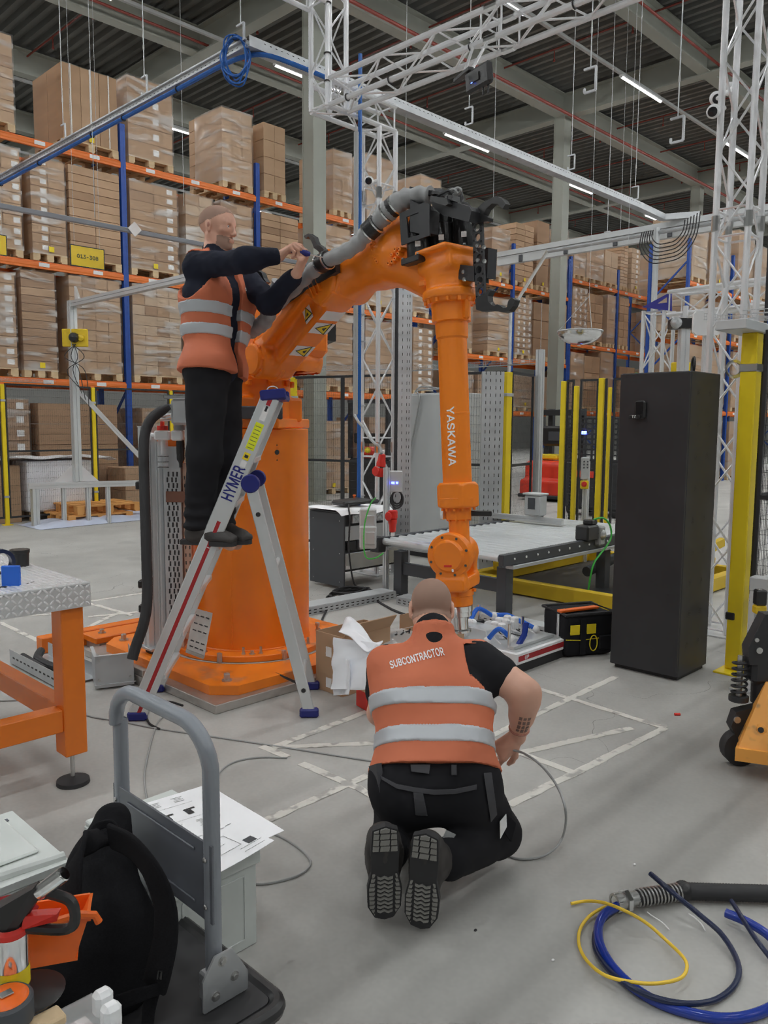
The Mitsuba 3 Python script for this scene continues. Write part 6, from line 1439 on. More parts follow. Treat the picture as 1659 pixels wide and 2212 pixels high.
put(rc, 'fan_grille', join([bar((ax0 + .14 + .06 * i, ay0, .655), (ax0 + .20 + .06 * i, ay0, .72), .004, .004) for i in range(7)] + [bar((ax0 + .20 + .06 * i, ay0, .655), (ax0 + .14 + .06 * i, ay0, .72), .004, .004) for i in range(7)]), 'm_steel', smooth=False)
for z in (.08, .36, .68):
    for y in (ay0 + .06, ay1 - .06): put(rc, 'screw', cyl((ax0 - .001, y, z), (ax0 - .005, y, z), .006, 8), 'm_steel')
put(rc, 'rating_label', bb((ax0 + .03, ay0 - .002, .21), (ax0 + .10, ay0, .24)), 'm_label_white', smooth=False)
def sag(p, u, v): p = p.copy(); p[..., 2] += .012 * np.sin(u * 9) * np.sin(v * 7 + 1) + .004 - .05 * np.maximum(0, .12 - v) / .12; return p
single('paper_sheet', thick(sheet([(ax0 - .06, ay0 - .03, .782), (ax1 - .1, ay0 - .03, .782), (ax1 - .1, ay1, .782), (ax0 - .06, ay1, .782)], 16, 14, sag), .002), 'm_paper', 'crumpled white paper sheet on the robot controller', 'paper', smooth=True)
pd = thing('teach_pendant', 'black teach pendant with red stop button lying on the robot controller', 'control panel')
put(pd, 'body', xf(bx(.34, .24, .05, .02), frame((ax0 + .32, ay0 + .24, .835), (1, -.15, .04))), 'm_black_plastic', smooth=False)
put(pd, 'handle', xf(bx(.12, .10, .04, .018), frame((ax0 + .55, ay0 + .16, .83), (1, -.15, .04))), 'm_black_rubber', smooth=False)
put(pd, 'stop_button', lathe([(0, .03), (.016, .03), (.018, .02), (.010, .015), (.010, 0)], 16, (ax0 + .42, ay0 + .30, .865)), 'm_orange_plastic')
put(pd, 'cable', tube(spline([(ax0 + .2, ay0 + .15, .82), (ax0 + .08, ay0 + .02, .80), (ax0 + .03, ay0 - .05, .70), (ax0 + .02, ay0 - .05, .4), (ax0 + .06, ay0 - .07, .1), (ax0 + .10, ay0 - .12, .015)], 8), .008, 6), 'm_black_rubber')
coil = thing('cable_coil', 'coil of black cable on the floor before the robot controller', 'cable coil')
for k in range(5): put(coil, 'loop', tube([(5.08 + .04 * k % .07 + (.26 - .02 * k) * math.cos(a), 5.42 + (.16 - .012 * k) * math.sin(a) + .01 * k, .011 + .012 * k + .004 * math.sin(3 * a + k)) for a in np.linspace(0, 2 * PI, 33)[:-1]], .009, 6, closed=True), 'm_black_rubber')
single('floor_cable', tube(spline([(5.242,5.473,0.01), (5.122,5.133,0.01), (4.948,4.731,0.01), (4.889,4.459,0.01), (4.844,4.214,0.01)], 6), .010, 6), 'm_black_rubber', 'black cable running from the coil toward the kneeling worker\'s head', 'cable')
single('floor_cable', tube(spline([(5.042,5.517,0.01), (4.715,5.282,0.01), (4.318,4.94,0.01), (4.171,4.756,0.01), (4.069,4.558,0.02), (3.79,4.181,0.12)], 6), .009, 6), 'm_black_rubber', 'black cable running from the coil to the orange base plate', 'cable')
# aluminium post with plugs and boxes right of the controller
AP = V(*(5.386,5.254,0.0)); apz = 1.211
t = thing('aluminium_post', 'short slotted aluminium post beside the robot controller carrying a red plug', 'post')
put(t, 'profile', alu((AP[0], AP[1], .01), (AP[0], AP[1], apz), .045), 'm_alu_matt', smooth=False); put(t, 'foot', bx(.16, .16, .01, .002, (AP[0], AP[1], .005)), 'm_galv', smooth=False)
def cee_plug(o, d, label, s=1.0, lid=True):
    t = thing('power_plug', label, 'plug', None); o, d = V(*o), nrm(d)
    put(t, 'plug', lathe([(0, .0), (.018 * s, 0), (.030 * s, .01), (.034 * s, .07), (.040 * s, .085), (.040 * s, .12), (.032 * s, .125)], 18, o, d), 'm_red')
    put(t, 'socket', lathe([(0, .20 * s), (.04 * s, .20 * s), (.044 * s, .19 * s), (.044 * s, .13 * s), (.038 * s, .125 * s), (0, .125 * s)], 18, o, d), 'm_red')
    if lid: put(t, 'lid', lathe([(0, .012), (.038 * s, .01), (.043 * s, 0), (0, 0)], 20, o + d * .15 * s + nrm(-fH - rH * .8) * .06 * s, nrm(-fH - rH)), 'm_red')
    put(t, 'gland', lathe([(.018 * s, 0), (.020 * s, -.03), (.012 * s, -.035)], 14, o, d), 'm_label_white')
cee_plug((5.423,5.347,1.337), -up_ - rH * .12, 'red power plug high on the aluminium post, cable coming from above', 1.1)
cee_plug((5.223,5.013,0.638), up_, 'red power socket low behind the aluminium post', 1.0)
single('plug_cable', tube(spline([(5.542,5.856,1.701), (5.496,5.748,1.632), (5.457,5.635,1.574), (5.418,5.518,1.487), (5.31,5.333,1.434), (5.231,5.194,1.408), (5.203,5.142,1.347)], 8), .014, 8), 'm_grey_cable', 'grey cable from the conduit down to the red plug', 'cable')
t = thing('power_box', 'grey box with blue light beside the aluminium post', 'power box'); o = V(*(5.481,5.248,1.077))
put(t, 'housing', xf(bx(.16, .10, .20, .008), frame(o, rH)), 'm_grey_cabinet', smooth=False)
key = numbered(t + '__light'); scene[key] = {**mikit.ply(xf(join(bx(.03, .004, .02, 0, (-.01, -.052, -.01)), bx(.02, .004, .02, 0, (.028, -.052, -.01))), frame(o, rH)), 'm_blue_led', smooth=False), 'emitter': {'type': 'area', 'radiance': rgb((.4, .6, 9))}}
put(t, 'cable_loop', join(*[tube([o - V(0, 0, .15 + .01 * k) + rH * .03 + (.045 + .006 * k) * (rH * math.cos(a) + up_ * 1.4 * math.sin(a)) - fH * .02 * k for a in np.linspace(0, 2 * PI, 21)[:-1]], .008, 6, closed=True) for k in range(3)]), 'm_black_rubber')
for i, (p, h, l) in enumerate((((5.004,5.109,0.744), .24, 'upper grey junction box beside the aluminium post'), ((4.959,5.062,0.615), .20, 'lower grey switch box beside the aluminium post'))):
    t = thing('junction_box', l, 'junction box'); put(t, 'housing', xf(bx(.15, .10, h, .012), frame(p, rH)), 'm_grey_cabinet', smooth=False); put(t, 'cover', xf(bx(.09, .02, h * .55, .006, (.02, -.06, 0)), frame(p, rH)), 'm_galv_dull', smooth=False)
single('earth_cable', tube(spline([(4.998,5.005,0.968), (4.946,5.021,0.909), (4.879,5.021,0.75), (4.824,4.975,0.556), (4.834,4.95,0.456), (4.89,4.893,0.456), (4.974,4.885,0.489)], 8), .006, 6), 'm_green_cable', 'thin green cable hanging beside the junction boxes', 'cable')
# grey electrical cabinet behind the robot tube
gc_ = thing('electrical_cabinet', 'tall pale grey electrical cabinet behind the robot tube', 'cabinet')
put(gc_, 'body', bb((7.27, 5.98, .06), (7.85, 6.84, 1.99), .006), 'm_grey_cabinet', smooth=False); put(gc_, 'plinth', bb((7.30, 6.0, .001), (7.83, 6.82, .06)), 'm_black_paint', smooth=False)
put(gc_, 'door', bb((7.25, 5.99, .08), (7.268, 6.83, 1.97), .004), 'm_grey_cabinet', smooth=False); put(gc_, 'lock', cyl((7.25, 6.79, 1.0), (7.24, 6.79, 1.0), .012, 10), 'm_black_plastic')
single('cable_bundle', tube(spline([(7.4, 6.75, 2.0), (7.35, 6.6, 2.07), (7.35, 6.3, 2.04), (7.3, 6.6, 2.02), (7.22, 6.5, 1.9), (7.22, 6.62, 1.4), (7.2, 6.75, .9)], 8), .010, 6), 'm_grey_cable', 'grey cable lying over the tall grey cabinet and hanging down its door', 'cable')
t = thing('cable_duct', 'wide perforated galvanised duct standing left of the broad yellow fence post', 'cable duct'); dq = V(*(7.23,5.428,1.707)); dt = 2.198
put(t, 'channel', prism(Polygon([(-.12, -.04), (.12, -.04), (.12, .04), (.116, .04), (.116, -.036), (-.116, -.036), (-.116, .04), (-.12, .04)]), dt - .01, frame((dq[0], dq[1], .01), (.71, -.71, 0))), 'm_galv', smooth=False)
put(t, 'slots', join([xf(bx(.008, .002, .035), frame((dq[0], dq[1], 0), (.71, -.71, 0)) @ trans(xx, -.0405, z)) for xx in (-.08, -.03, .03, .08) for z in np.arange(.1, dt, .08)]), 'm_ink', smooth=False, kind='stuff')
# remote pendant on a post behind the conveyor
o = V(*(8.354,4.908,1.102)); t = thing('remote_control', 'grey push button station with red emergency stop on a thin post behind the conveyor', 'control station')
put(t, 'post', alu((o[0] + .03, o[1], 0), (o[0] + .03, o[1], o[2] + .1), .06), 'm_alu_matt', smooth=False)
put(t, 'panel', xf(bx(.09, .06, .26, .01), frame(o + V(-.04, -.02, .02), rH)), 'm_galv_dull', smooth=False); put(t, 'yellow_base', xf(bx(.09, .065, .10, .01), frame(o + V(-.04, -.02, -.17), rH)), 'm_label_yellow', smooth=False)
put(t, 'stop_button', lathe([(0, .05), (.03, .045), (.032, .03), (.018, .02), (.018, 0)], 16, V(*o) + V(-.04, -.02, -.16) - fH * .033 - rH * .02, -fH), 'm_red')
for k in range(6): put(t, 'button', cyl(V(*o) + V(-.04, -.02, .10 - .035 * (k // 2)) - fH * .03 + rH * .02 * (1 - 2 * (k % 2)), V(*o) + V(-.04, -.02, .10 - .035 * (k // 2)) - fH * .042 + rH * .02 * (1 - 2 * (k % 2)), .009, 8), 'm_dark_grey')
# red and black forklifts in the aisle behind the fences
fk = thing('forklift', 'red and black pallet stacker in the aisle behind the gate panel', 'forklift'); o = V(15.3, 9.75, 0)
S = Solid((14.4, 8.9, 0), (16.2, 10.6, 1.2), .03); S.brick(o + V(-.1, 0, .52), (.38, .50, .34), .12, .05).brick(o + V(-.15, 0, .28), (.42, .54, .18), .06, .05)
put(fk, 'hood', S.mesh(), 'm_red_forklift', smooth=True)
put(fk, 'chassis', bb(o + V(-.6, -.56, .06), o + V(.5, .56, .14), .02), 'm_black_paint', smooth=False)
for y in (-.40, .40): put(fk, 'mast', bar(o + V(.45, y, .1), o + V(.45, y, 2.0), .10, .12), 'm_black_paint', smooth=False)
put(fk, 'console', bb(o + V(-.12, -.42, 1.18), o + V(.3, .30, 1.62), .05), 'm_black_plastic', smooth=False); put(fk, 'screen', bb(o + V(-.125, -.2, 1.3), o + V(-.121, .1, 1.5)), 'm_dark_grey', smooth=False)
put(fk, 'cross_bar', bb(o + V(.2, -.5, 1.85), o + V(.35, .5, 1.98), .01), 'm_black_paint', smooth=False)
put(fk, 'battery_cover', bb(o + V(-.1, -.1, .88), o + V(.25, .38, 1.0), .03), 'm_label_yellow', smooth=False)
for y in (-.35, .35): put(fk, 'console_arm', bar(o + V(.05, y * .8, .85), o + V(.1, y * .8, 1.2), .08, .08), 'm_black_paint', smooth=False)
put(fk, 'load_wheel', join(*[cyl(o + V(-.3, y - .04, .08), o + V(-.3, y + .04, .08), .078, 16) for y in (-.4, .4)]), 'm_black_rubber')
f2 = thing('forklift', 'black reach truck with a red seat behind the fence right of the pedestal', 'forklift'); o = V(11.75, 11.3, 0)
put(f2, 'chassis', bb(o + V(-.7, -.6, .08), o + V(.8, .6, .95), .06), 'm_black_paint', smooth=False)
put(f2, 'seat', bb(o + V(-.55, .1, .951), o + V(-.2, .5, 1.18), .08), 'm_red_forklift', smooth=False)
for x, y in ((-.65, .55), (-.65, -.5), (.55, .55), (.55, -.5)): put(f2, 'cab_pillar', bar(o + V(x, y, .95), o + V(x, y, 2.05), .07, .07), 'm_black_paint', smooth=False)
put(f2, 'roof', join(*[bar(o + V(-.68, y, 2.08), o + V(.6, y, 2.08), .05, .05) for y in np.linspace(-.52, .58, 7)]), 'm_black_paint', smooth=False)
for y in (-.35, .35): put(f2, 'mast', bar(o + V(.72, y, .1), o + V(.72, y, 2.3), .10, .14), 'm_black_paint', smooth=False)
put(f2, 'wheel', join(*[cyl(o + V(x, y - .08, .16), o + V(x, y + .08, .16), .158, 20) for x in (-.4, .5) for y in (-.55, .55)]), 'm_black_rubber')
put(f2, 'dashboard', bb(o + V(-.66, -.45, 1.25), o + V(-.5, .45, 1.45), .02), 'm_black_plastic', smooth=False); put(f2, 'yellow_knob', trimesh.creation.icosphere(2, .06), 'm_label_yellow', smooth=True, M=trans(*(o + V(-.7, .0, 1.12))))
f3 = thing('forklift', 'black order picker with a small blue light seen between the yellow light curtains', 'forklift'); o = V(13.2, 7.4, 0)
put(f3, 'body', bb(o + V(-.4, -.55, .12), o + V(.5, .55, 1.0), .05), 'm_black_paint', smooth=False); put(f3, 'guard', join(*[bar(o + V(-.4, y, 1.0), o + V(-.4, y, 1.75), .03, .03) for y in np.linspace(-.5, .5, 9)] + [bar(o + V(-.4, -.52, z), o + V(-.4, .52, z), .03, .03) for z in np.linspace(1.02, 1.75, 9)]), 'm_black_paint', smooth=False)
put(f3, 'seat', bb(o + V(-.44, -.2, .7), o + V(-.405, .35, .82), .01), 'm_red_forklift', smooth=False)
key = numbered(f3 + '__lamp'); scene[key] = {**mikit.ply(bx(.02, .10, .06, .005, o + V(-.43, .15, 1.5)), 'm_blue_led', smooth=False), 'emitter': {'type': 'area', 'radiance': rgb((.5, .8, 12))}}
put(f3, 'wheel', join(*[cyl(o + V(x, y - .06, .12), o + V(x, y + .06, .12), .118, 18) for x in (-.25, .35) for y in (-.45, .45)]), 'm_black_rubber')
# goods on the floor behind the left fence
def carton(key_label, p, q, tone=1, group=None, cat='carton', flaps=True):
    t = thing('cardboard_box', key_label, cat, group); put(t, 'box', bb(p, q, .004), f'm_carton_{tone}', smooth=False)
    x0, y0, z0 = np.minimum(p, q); x1, y1, z1 = np.maximum(p, q); ym = (y0 + y1) / 2
    put(t, 'tape', bb((x0 - .001, ym - .03, z1 - .08), (x1 + .001, ym + .03, z1 + .0015)), 'm_carton_tape', smooth=False); put(t, 'flap_gap', bb((x0, ym - .0015, z1), (x1, ym + .0015, z1 + .002)), 'm_ink', smooth=False); return t
ws = thing('wrapped_goods', 'white wrapped goods under a white sheet behind the left fence', 'wrapped goods')
put(ws, 'block', bb((5.25, 13.25, .15), (6.4, 13.9, .98), .03), 'm_foam_white', smooth=False)
put(ws, 'cover', thick(sheet([(4.75, 13.18, 1.03), (6.75, 13.18, 1.03), (6.75, 13.95, 1.03), (4.75, 13.95, 1.03)], 20, 12, lambda p, u, v: p + np.stack([0 * u, 0 * u, .02 * np.sin(u * 13) * np.cos(v * 9) - .06 * (np.abs(u - .5) > .46)], -1)), .01), 'm_foam_white', smooth=True)
put(ws, 'stand', join(*[bb((x, y, .002), (x + .08, y + .08, .15)) for x in (5.3, 6.2) for y in (13.3, 13.8)]), 'm_wood', smooth=False)
carton('brown carton at the left edge under the white sheet', (4.55, 13.3, .002), (5.15, 13.85, .92), 1)
carton('large open brown carton on the floor behind the left fence, upper of two', (6.95, 13.25, .42), (8.6, 13.9, .82), 1); carton('large brown carton on the floor behind the left fence, lower of two', (6.95, 13.25, .002), (8.6, 13.9, .415), 1)
for k in range(3): pallet(5.5 + .15 * k, 6.6 + .15 * k, 12.35, .002 + .147 * k, ['lowest orange brown pallet in the low stack behind the diagonal strut', 'middle orange brown pallet in the low stack behind the diagonal strut', 'top orange brown pallet in the low stack behind the diagonal strut'][k], False, .8, 'm_wood_orange') if k < 2 else None
def crumple(p, u, v): p = p.copy(); q = np.stack([p[..., 0] * 3, p[..., 1] * 5, 0 * u], -1); p[..., 2] += .16 * meshkit.fbm(q, 4, 4) * np.minimum(1, 8 * np.minimum(np.minimum(u, 1 - u), np.minimum(v, 1 - v))); return p
mat('blue_film', (.50, .55, .68), rough=.18, spec=.8)
single('plastic_film', thick(sheet([(4.95, 12.1, .004), (8.1, 12.35, .004), (8.1, 12.95, .004), (4.95, 12.95, .004)], 60, 18, crumple), .003), 'm_blue_film', 'crumpled bluish plastic film lying along the foot of the left fence', 'plastic film', smooth=True)
# aluminium portal before the left fence
FXY = V(*(5.082,12.934,0.0)); ap_ = thing('aluminium_portal', 'aluminium profile stand with post, foot frame and long top beam before the left fence', 'frame')
bx0, by0 = FXY[0], 12.6
BL, BR = V(5.03, 12.55, .64), V(6.75, 12.0, .64)
put(ap_, 'foot_beam', alu(BL - V(.05, 0, 0), BR, .09), 'm_alu_matt', smooth=False)
for f, z in ((.02, 0), (.25, 0), (.45, .0), (.62, 0), (.98, 0)):
    p = BL + (BR - BL) * f; put(ap_, 'leg', alu((p[0], p[1], .003), (p[0], p[1], .6), .10 if f in (.02,) else .06), 'm_alu_matt', smooth=False)
pz = V(*(5.74,12.683,0.714)); tp = V(*(5.89,12.974,3.607)); PX_, PY_ = 5.75, 12.32
pp = BL + (BR - BL) * .37
ptop = 3.482
put(ap_, 'post', alu((pp[0], pp[1], .69), (pp[0], pp[1], ptop), .11), 'm_alu_matt', smooth=False)
put(ap_, 'top_beam', alu((pp[0], pp[1] - .05, ptop - .05), (pp[0], 7.2, ptop - .05), .09), 'm_alu_matt', smooth=False)
put(ap_, 'strut', alu((pp[0] + .06, pp[1] - .02, 2.1), (6.85, 11.9, .72), .07), 'm_alu_matt', smooth=False)
for s in (-1, 1): put(ap_, 'gusset', prism([(0, 0), (.26, 0), (0, .26)], .05, frame((pp[0] + s * .06, pp[1], .69), (s * .95, -s * .30, 0), (0, -1, 0)) if s > 0 else frame((pp[0] - .06, pp[1] + .05, .69), (-.95, .30, 0), (0, 1, 0))), 'm_alu', smooth=False)
put(ap_, 'corner_bracket', prism([(0, 0), (.2, 0), (0, -.32)], .04, frame((pp[0] + .02, pp[1] - .06, ptop - .1), (0, -1, 0), (1, 0, 0))), 'm_alu', smooth=False)
ys = thing('scanner', 'yellow laser scanner bracket with black sensor on the aluminium post, wires below', 'sensor'); o = V(pp[0], pp[1] - .08, 2.916)
put(ys, 'bracket', xf(bx(.40, .03, .27, .01), frame(o, rH)), 'm_sign_yellow', smooth=False)
put(ys, 'sensor', lathe([(0, .10), (.06, .09), (.075, .05), (.075, .0), (0, 0)], 20, o - fH * .02, -fH), 'm_black_plastic'); put(ys, 'knob', lathe([(0, .04), (.05, .03), (.05, 0)], 12, o - fH * .02 + rH * .10, -fH), 'm_sign_yellow')
for k in range(4): put(ys, 'wire', tube(spline([o - fH * .05 + rH * (.02 * k - .03) - up_ * .1, o - fH * .08 + rH * (.16 - .1 * k) - up_ * .3, o - fH * .05 + rH * (-.12 + .09 * k) - up_ * .5, o - fH * .06 + rH * (.05 + .05 * k) - up_ * (.75 + .1 * k)], 8), .006, 5), 'm_black_rubber')

# ---------------------------------------------------------------- stand with air supply, hose and boxes left of the pedestal
SB = V(2.62, 4.70, .11); fr = thing('air_supply_stand', 'slotted aluminium stand with air filter units left of the standing worker', 'stand')
zt = 1.47
u1, u2 = rH, fH
put(fr, 'profile', alu(SB + V(0, 0, .05), SB + V(0, 0, zt), .08), 'm_alu_matt', smooth=False)
put(fr, 'profile', alu(SB + u1 * .085 + V(0, 0, .05), SB + u1 * .085 + V(0, 0, 1.38), .05), 'm_alu_matt', smooth=False)
put(fr, 'cap', bx(.085, .085, .006, .001, SB + V(0, 0, zt + .003)), 'm_galv_dull', smooth=False)
Md = frame(SB + u1 * .17 + V(0, 0, .05), u1)
put(fr, 'perforated_duct', xf(prism(Polygon([(-.055, -.05), (.055, -.05), (.055, .05), (.052, .05), (.052, -.047), (-.052, -.047), (-.052, .05), (-.055, .05)]), 1.30), Md), 'm_galv', smooth=False)
put(fr, 'duct_slots', xf(join([bx(.010, .002, .03, 0, (x + .008 * (i % 2), -.0505, .08 + .036 * i)) for i in range(30) for x in (-.03, .0, .025)]), Md), 'm_ink', smooth=False, kind='stuff')
Mf = frame(SB + u1 * .255 + V(0, 0, .05), u1)
put(fr, 'copper_strip', xf(bx(.05, .05, 1.15, .002, (0, 0, .62)), Mf), 'm_copperish', smooth=False)
mat('copperish', (.62, .42, .33), rough=.4, metal=.5)
put(fr, 'strip_slots', xf(join([bx(.006, .002, .022, 0, (x, -.0255, .1 + .05 * i)) for i in range(21) for x in (-.012, .014)]), Mf), 'm_ink', smooth=False, kind='stuff')
mat('brown_plate', (.20, .09, .06), rough=.5)
put(fr, 'brown_plate', xf(bx(.16, .004, .07, .001, (.21, -.056, 1.06 - .05 + .02)), frame(SB, u1)), 'm_brown_plate', smooth=False)
put(fr, 'orange_plate', xf(bx(.17, .006, .13, .004, (.14, .04, zt - .10)), frame(SB, u1)), 'm_bench_orange', smooth=False)
fo = SB + u1 * .15 - u2 * .10 + V(0, 0, 1.42)
def fr_(name, mesh, m, **k): put(fr, name, xf(mesh, frame(fo, u1)), m, **k)
fr_('regulator_body', join(bx(.09, .07, .06, .008, (-.02, 0, 0)), bx(.07, .07, .065, .008, (.075, 0, .0)), bx(.05, .05, .05, .006, (.15, 0, .01))), 'm_white_plastic', smooth=False)
fr_('filter_bowl', join(lathe([(.03, -.03), (.032, -.05), (.03, -.19), (.018, -.205), (0, -.205)], 20, (-.02, 0, 0))), 'm_clear')
fr_('filter_core', cyl((-.02, 0, -.03), (-.02, 0, -.12), .014, 12), 'm_white_plastic')
for k in range(3): fr_('bowl_band', tube([(-.02 + .033 * math.cos(a), .033 * math.sin(a), -.13 - .035 * k) for a in np.linspace(0, 2 * PI, 21)[:-1]], .002, 5, closed=True), 'm_ink')
fr_('lock_knob', join(lathe([(0, .03), (.034, .028), (.034, .0)], 18, (-.02, 0, .032)), bx(.016, .05, .035, .004, (-.02, 0, .07))), 'm_red', smooth=False)
fr_('regulator_knob', lathe([(0, .075), (.022, .072), (.024, .04), (.034, .035), (.034, 0)], 18, (.085, 0, .034)), 'm_grey_cable')
fr_('pressure_gauge', join(bx(.035, .03, .035, .004, (.15, -.05, .0))), 'm_white_plastic', smooth=False); fr_('gauge_screen', bx(.022, .002, .022, 0, (.15, -.066, 0)), 'm_black_gloss', smooth=False)
fr_('lubricator_bowl', lathe([(.024, -.03), (.026, -.05), (.024, -.15), (.012, -.17), (.010, -.20), (0, -.20)], 18, (.09, 0, 0)), 'm_black_plastic')
fr_('elbow_fitting', join(cyl((-.07, 0, 0), (-.10, 0, 0), .016, 12), cyl((-.10, 0, .01), (-.10, 0, -.03), .016, 12)), 'm_white_plastic')
fr_('air_hose', tube(spline([(.17, 0, .08), (.24, .0, .10), (.34, .05, .06), (.36, .05, -.05)], 8), .012, 8), 'm_black_rubber'); fr_('air_hose', tube(spline([(.17, .02, .0), (.21, .02, -.12), (.24, .02, -.25), (.30, .04, -.30), (.36, .06, -.28)], 8), .012, 8), 'm_black_rubber')
for z in (.46, 1.10, .30): put(fr, 'hose_clip', xf(bx(.05, .07, .05, .006, (-.04, -.02, z)), frame(SB, u1)), 'm_black_plastic', smooth=False)
put(fr, 'foot', bx(.16, .16, .02, .004, SB + V(.02, -.02, .04)), 'm_galv', smooth=False); put(fr, 'foot_pad', bx(.1, .1, .03, .004, SB + V(.02, -.02, .0155)), 'm_black_rubber', smooth=False)
# connector block of the robot base behind the worker and the thick black hose
cn = thing('cable_connector', 'metal cable connector block behind the standing worker\'s thigh, end of the black hose', 'connector'); o = V(*(2.676,4.393,1.675))
put(cn, 'block', xf(bx(.14, .12, .16, .015), frame(o + u1 * .03, u1)), 'm_galv', smooth=False)
put(cn, 'collar', lathe([(.045, 0), (.050, .02), (.050, .06), (.045, .09), (.03, .09)], 20, o - u1 * .03, nrm(-u1 + up_ * -.15)), 'm_chrome')
put(cn, 'latch', xf(bx(.16, .03, .025, .006, (.0, -.06, .09)), frame(o, u1)), 'm_chrome', smooth=False)
put(cn, 'arm', bar(o + u1 * .08, o + u1 * .62 + u2 * .1, .06, .08, .006), 'm_dark_grey', smooth=False)
put(cn, 'lower_plate', xf(bx(.14, .05, .16, .006, (.10, .02, -.16)), frame(o, u1)), 'm_galv', smooth=False)
put(cn, 'knob', trimesh.creation.icosphere(2, .05), 'm_black_plastic', smooth=True, M=trans(*(o + u1 * .10 + V(0, 0, .14))))
hosepts = [V(*p) for p in ((2.623,4.421,1.694), (2.564,4.435,1.673), (2.494,4.44,1.611), (2.443,4.415,1.492), (2.396,4.338,1.235), (2.348,4.247,0.89), (2.321,4.202,0.599), (2.287,4.186,0.456), (2.236,4.189,0.328), (2.204,4.182,0.254))]
single('black_hose', tube(spline(hosepts, 10), .031, 14), 'm_black_rubber', 'thick black hose arching from the connector down to the galvanised box', 'hose', smooth=60)
gb = thing('galvanised_box', 'open galvanised metal box on the floor between workbench and ladder', 'box')
Mg = frame((2.15, 4.53, .012), nrm(V(.2, -.075, 0))); 
put(gb, 'front', xf(bx(.22, .003, .20, 0, (.11, 0, .10)), Mg), 'm_galv', smooth=False); put(gb, 'side', xf(bx(.003, .22, .20, 0, (0, .11, .10)), Mg), 'm_galv', smooth=False); put(gb, 'side', xf(bx(.003, .22, .20, 0, (.22, .11, .10)), Mg), 'm_galv', smooth=False)
put(gb, 'floor', xf(bx(.22, .22, .003, 0, (.11, .11, .0)), Mg), 'm_galv', smooth=False); put(gb, 'lip', xf(join(bx(.24, .02, .004, 0, (.11, -.008, .20)), bx(.24, .012, .004, 0, (.11, -.008, .02)), bx(.02, .24, .004, 0, (0, .11, .20))), Mg), 'm_galv_dull', smooth=False)
for x, z in ((.02, .05), (.2, .05), (.02, .17)): put(gb, 'bolt', xf(cyl((x, -.002, z), (x, -.012, z), .008, 8), Mg), 'm_steel')
ld_ = thing('cable_tray_section', 'perforated cable tray with black hose lying behind the workbench leg', 'cable tray'); p, q = V(2.12, 4.72, .011), V(2.12, 5.42, .011)
put(ld_, 'tray', xf(prism(Polygon([(-.13, 0), (.13, 0), (.13, .09), (.126, .09), (.126, .004), (-.126, .004), (-.126, .09), (-.13, .09)]), .72, np.array([[0, 0, 1, 0], [1, 0, 0, 0], [0, 1, 0, 0], [0, 0, 0, 1.0]])), frame(p, q - p)), 'm_galv', smooth=False)
put(ld_, 'slots', xf(join([bx(.03, .002, .010, 0, (x, s * .1305, .045)) for x in np.arange(.05, .7, .06) for s in (-1, 1)]), frame(p, q - p)), 'm_ink', smooth=False, kind='stuff')
put(ld_, 'hose', tube(spline([(2.18, 5.40, .06), (2.10, 5.25, .05), (2.10, 5.0, .05), (2.12, 4.85, .06)], 6), .028, 10), 'm_black_rubber'); put(ld_, 'hose', tube(spline([(2.06, 5.40, .05), (2.05, 5.2, .05), (2.04, 5.0, .05)], 6), .022, 10), 'm_black_rubber')
single('orange_floor_beam', bb((2.24, 5.52, .002), (3.3, 5.62, .112), .006), 'm_bench_orange', 'orange square beam lying on the floor behind the aluminium stand', 'beam', smooth=False)
t = thing('orange_foot_plate', 'low orange foot plate with a bolt behind the galvanised box', 'plate'); put(t, 'plate', bb((2.52, 5.29, .06), (3.0, 5.51, .105), .006), 'm_bench_orange', smooth=False); put(t, 'block', bb((2.55, 5.30, .002), (2.95, 5.50, .06)), 'm_raw_steel', smooth=False); put(t, 'bolt', bolt((2.62, 5.4, .105), up_, .018, .03), 'm_steel')
for k, (p, q) in enumerate((((2.375, 4.36, .002), (2.425, 4.9, .06)), ((2.385, 4.40, .061), (2.415, 4.8, .10)))): single('steel_bar', bb(p, q, .003), 'm_raw_steel', ['thick raw steel bar on the floor before the air supply stand', 'thin steel bar lying on the thick raw steel bar'][k], 'steel bar', smooth=False)
# loose perforated steel bracket leaning on the pedestal
lean = thing('steel_bracket', 'worn perforated steel bracket leaning on the orange pedestal', 'bracket'); 
q4 = [V(*p) for p in ((2.52,4.119,0.259), (2.609,4.064,0.21), (2.746,4.175,0.437), (2.652,4.234,0.475))]
put(lean, 'plate', thick(sheet(q4, 4, 8), .006), 'm_raw_steel', smooth=False)
nn_ = nrm(np.cross(q4[1] - q4[0], q4[3] - q4[0])); nn_ = nn_ if nn_ @ -fH > 0 else -nn_
put(lean, 'slots', join([xf(bx(.022, .007, .002), frame(q4[0] * (1 - u) * (1 - v) + q4[1] * u * (1 - v) + q4[2] * u * v + q4[3] * (1 - u) * v + nn_ * .008, q4[1] - q4[0], nn_)) for u in (.22, .5, .78) for v in (.12, .25, .5, .66, .85)]), 'm_ink', smooth=False, kind='stuff')
put(lean, 'fold', bar(q4[0], q4[1], .02, .02), 'm_raw_steel', smooth=False)
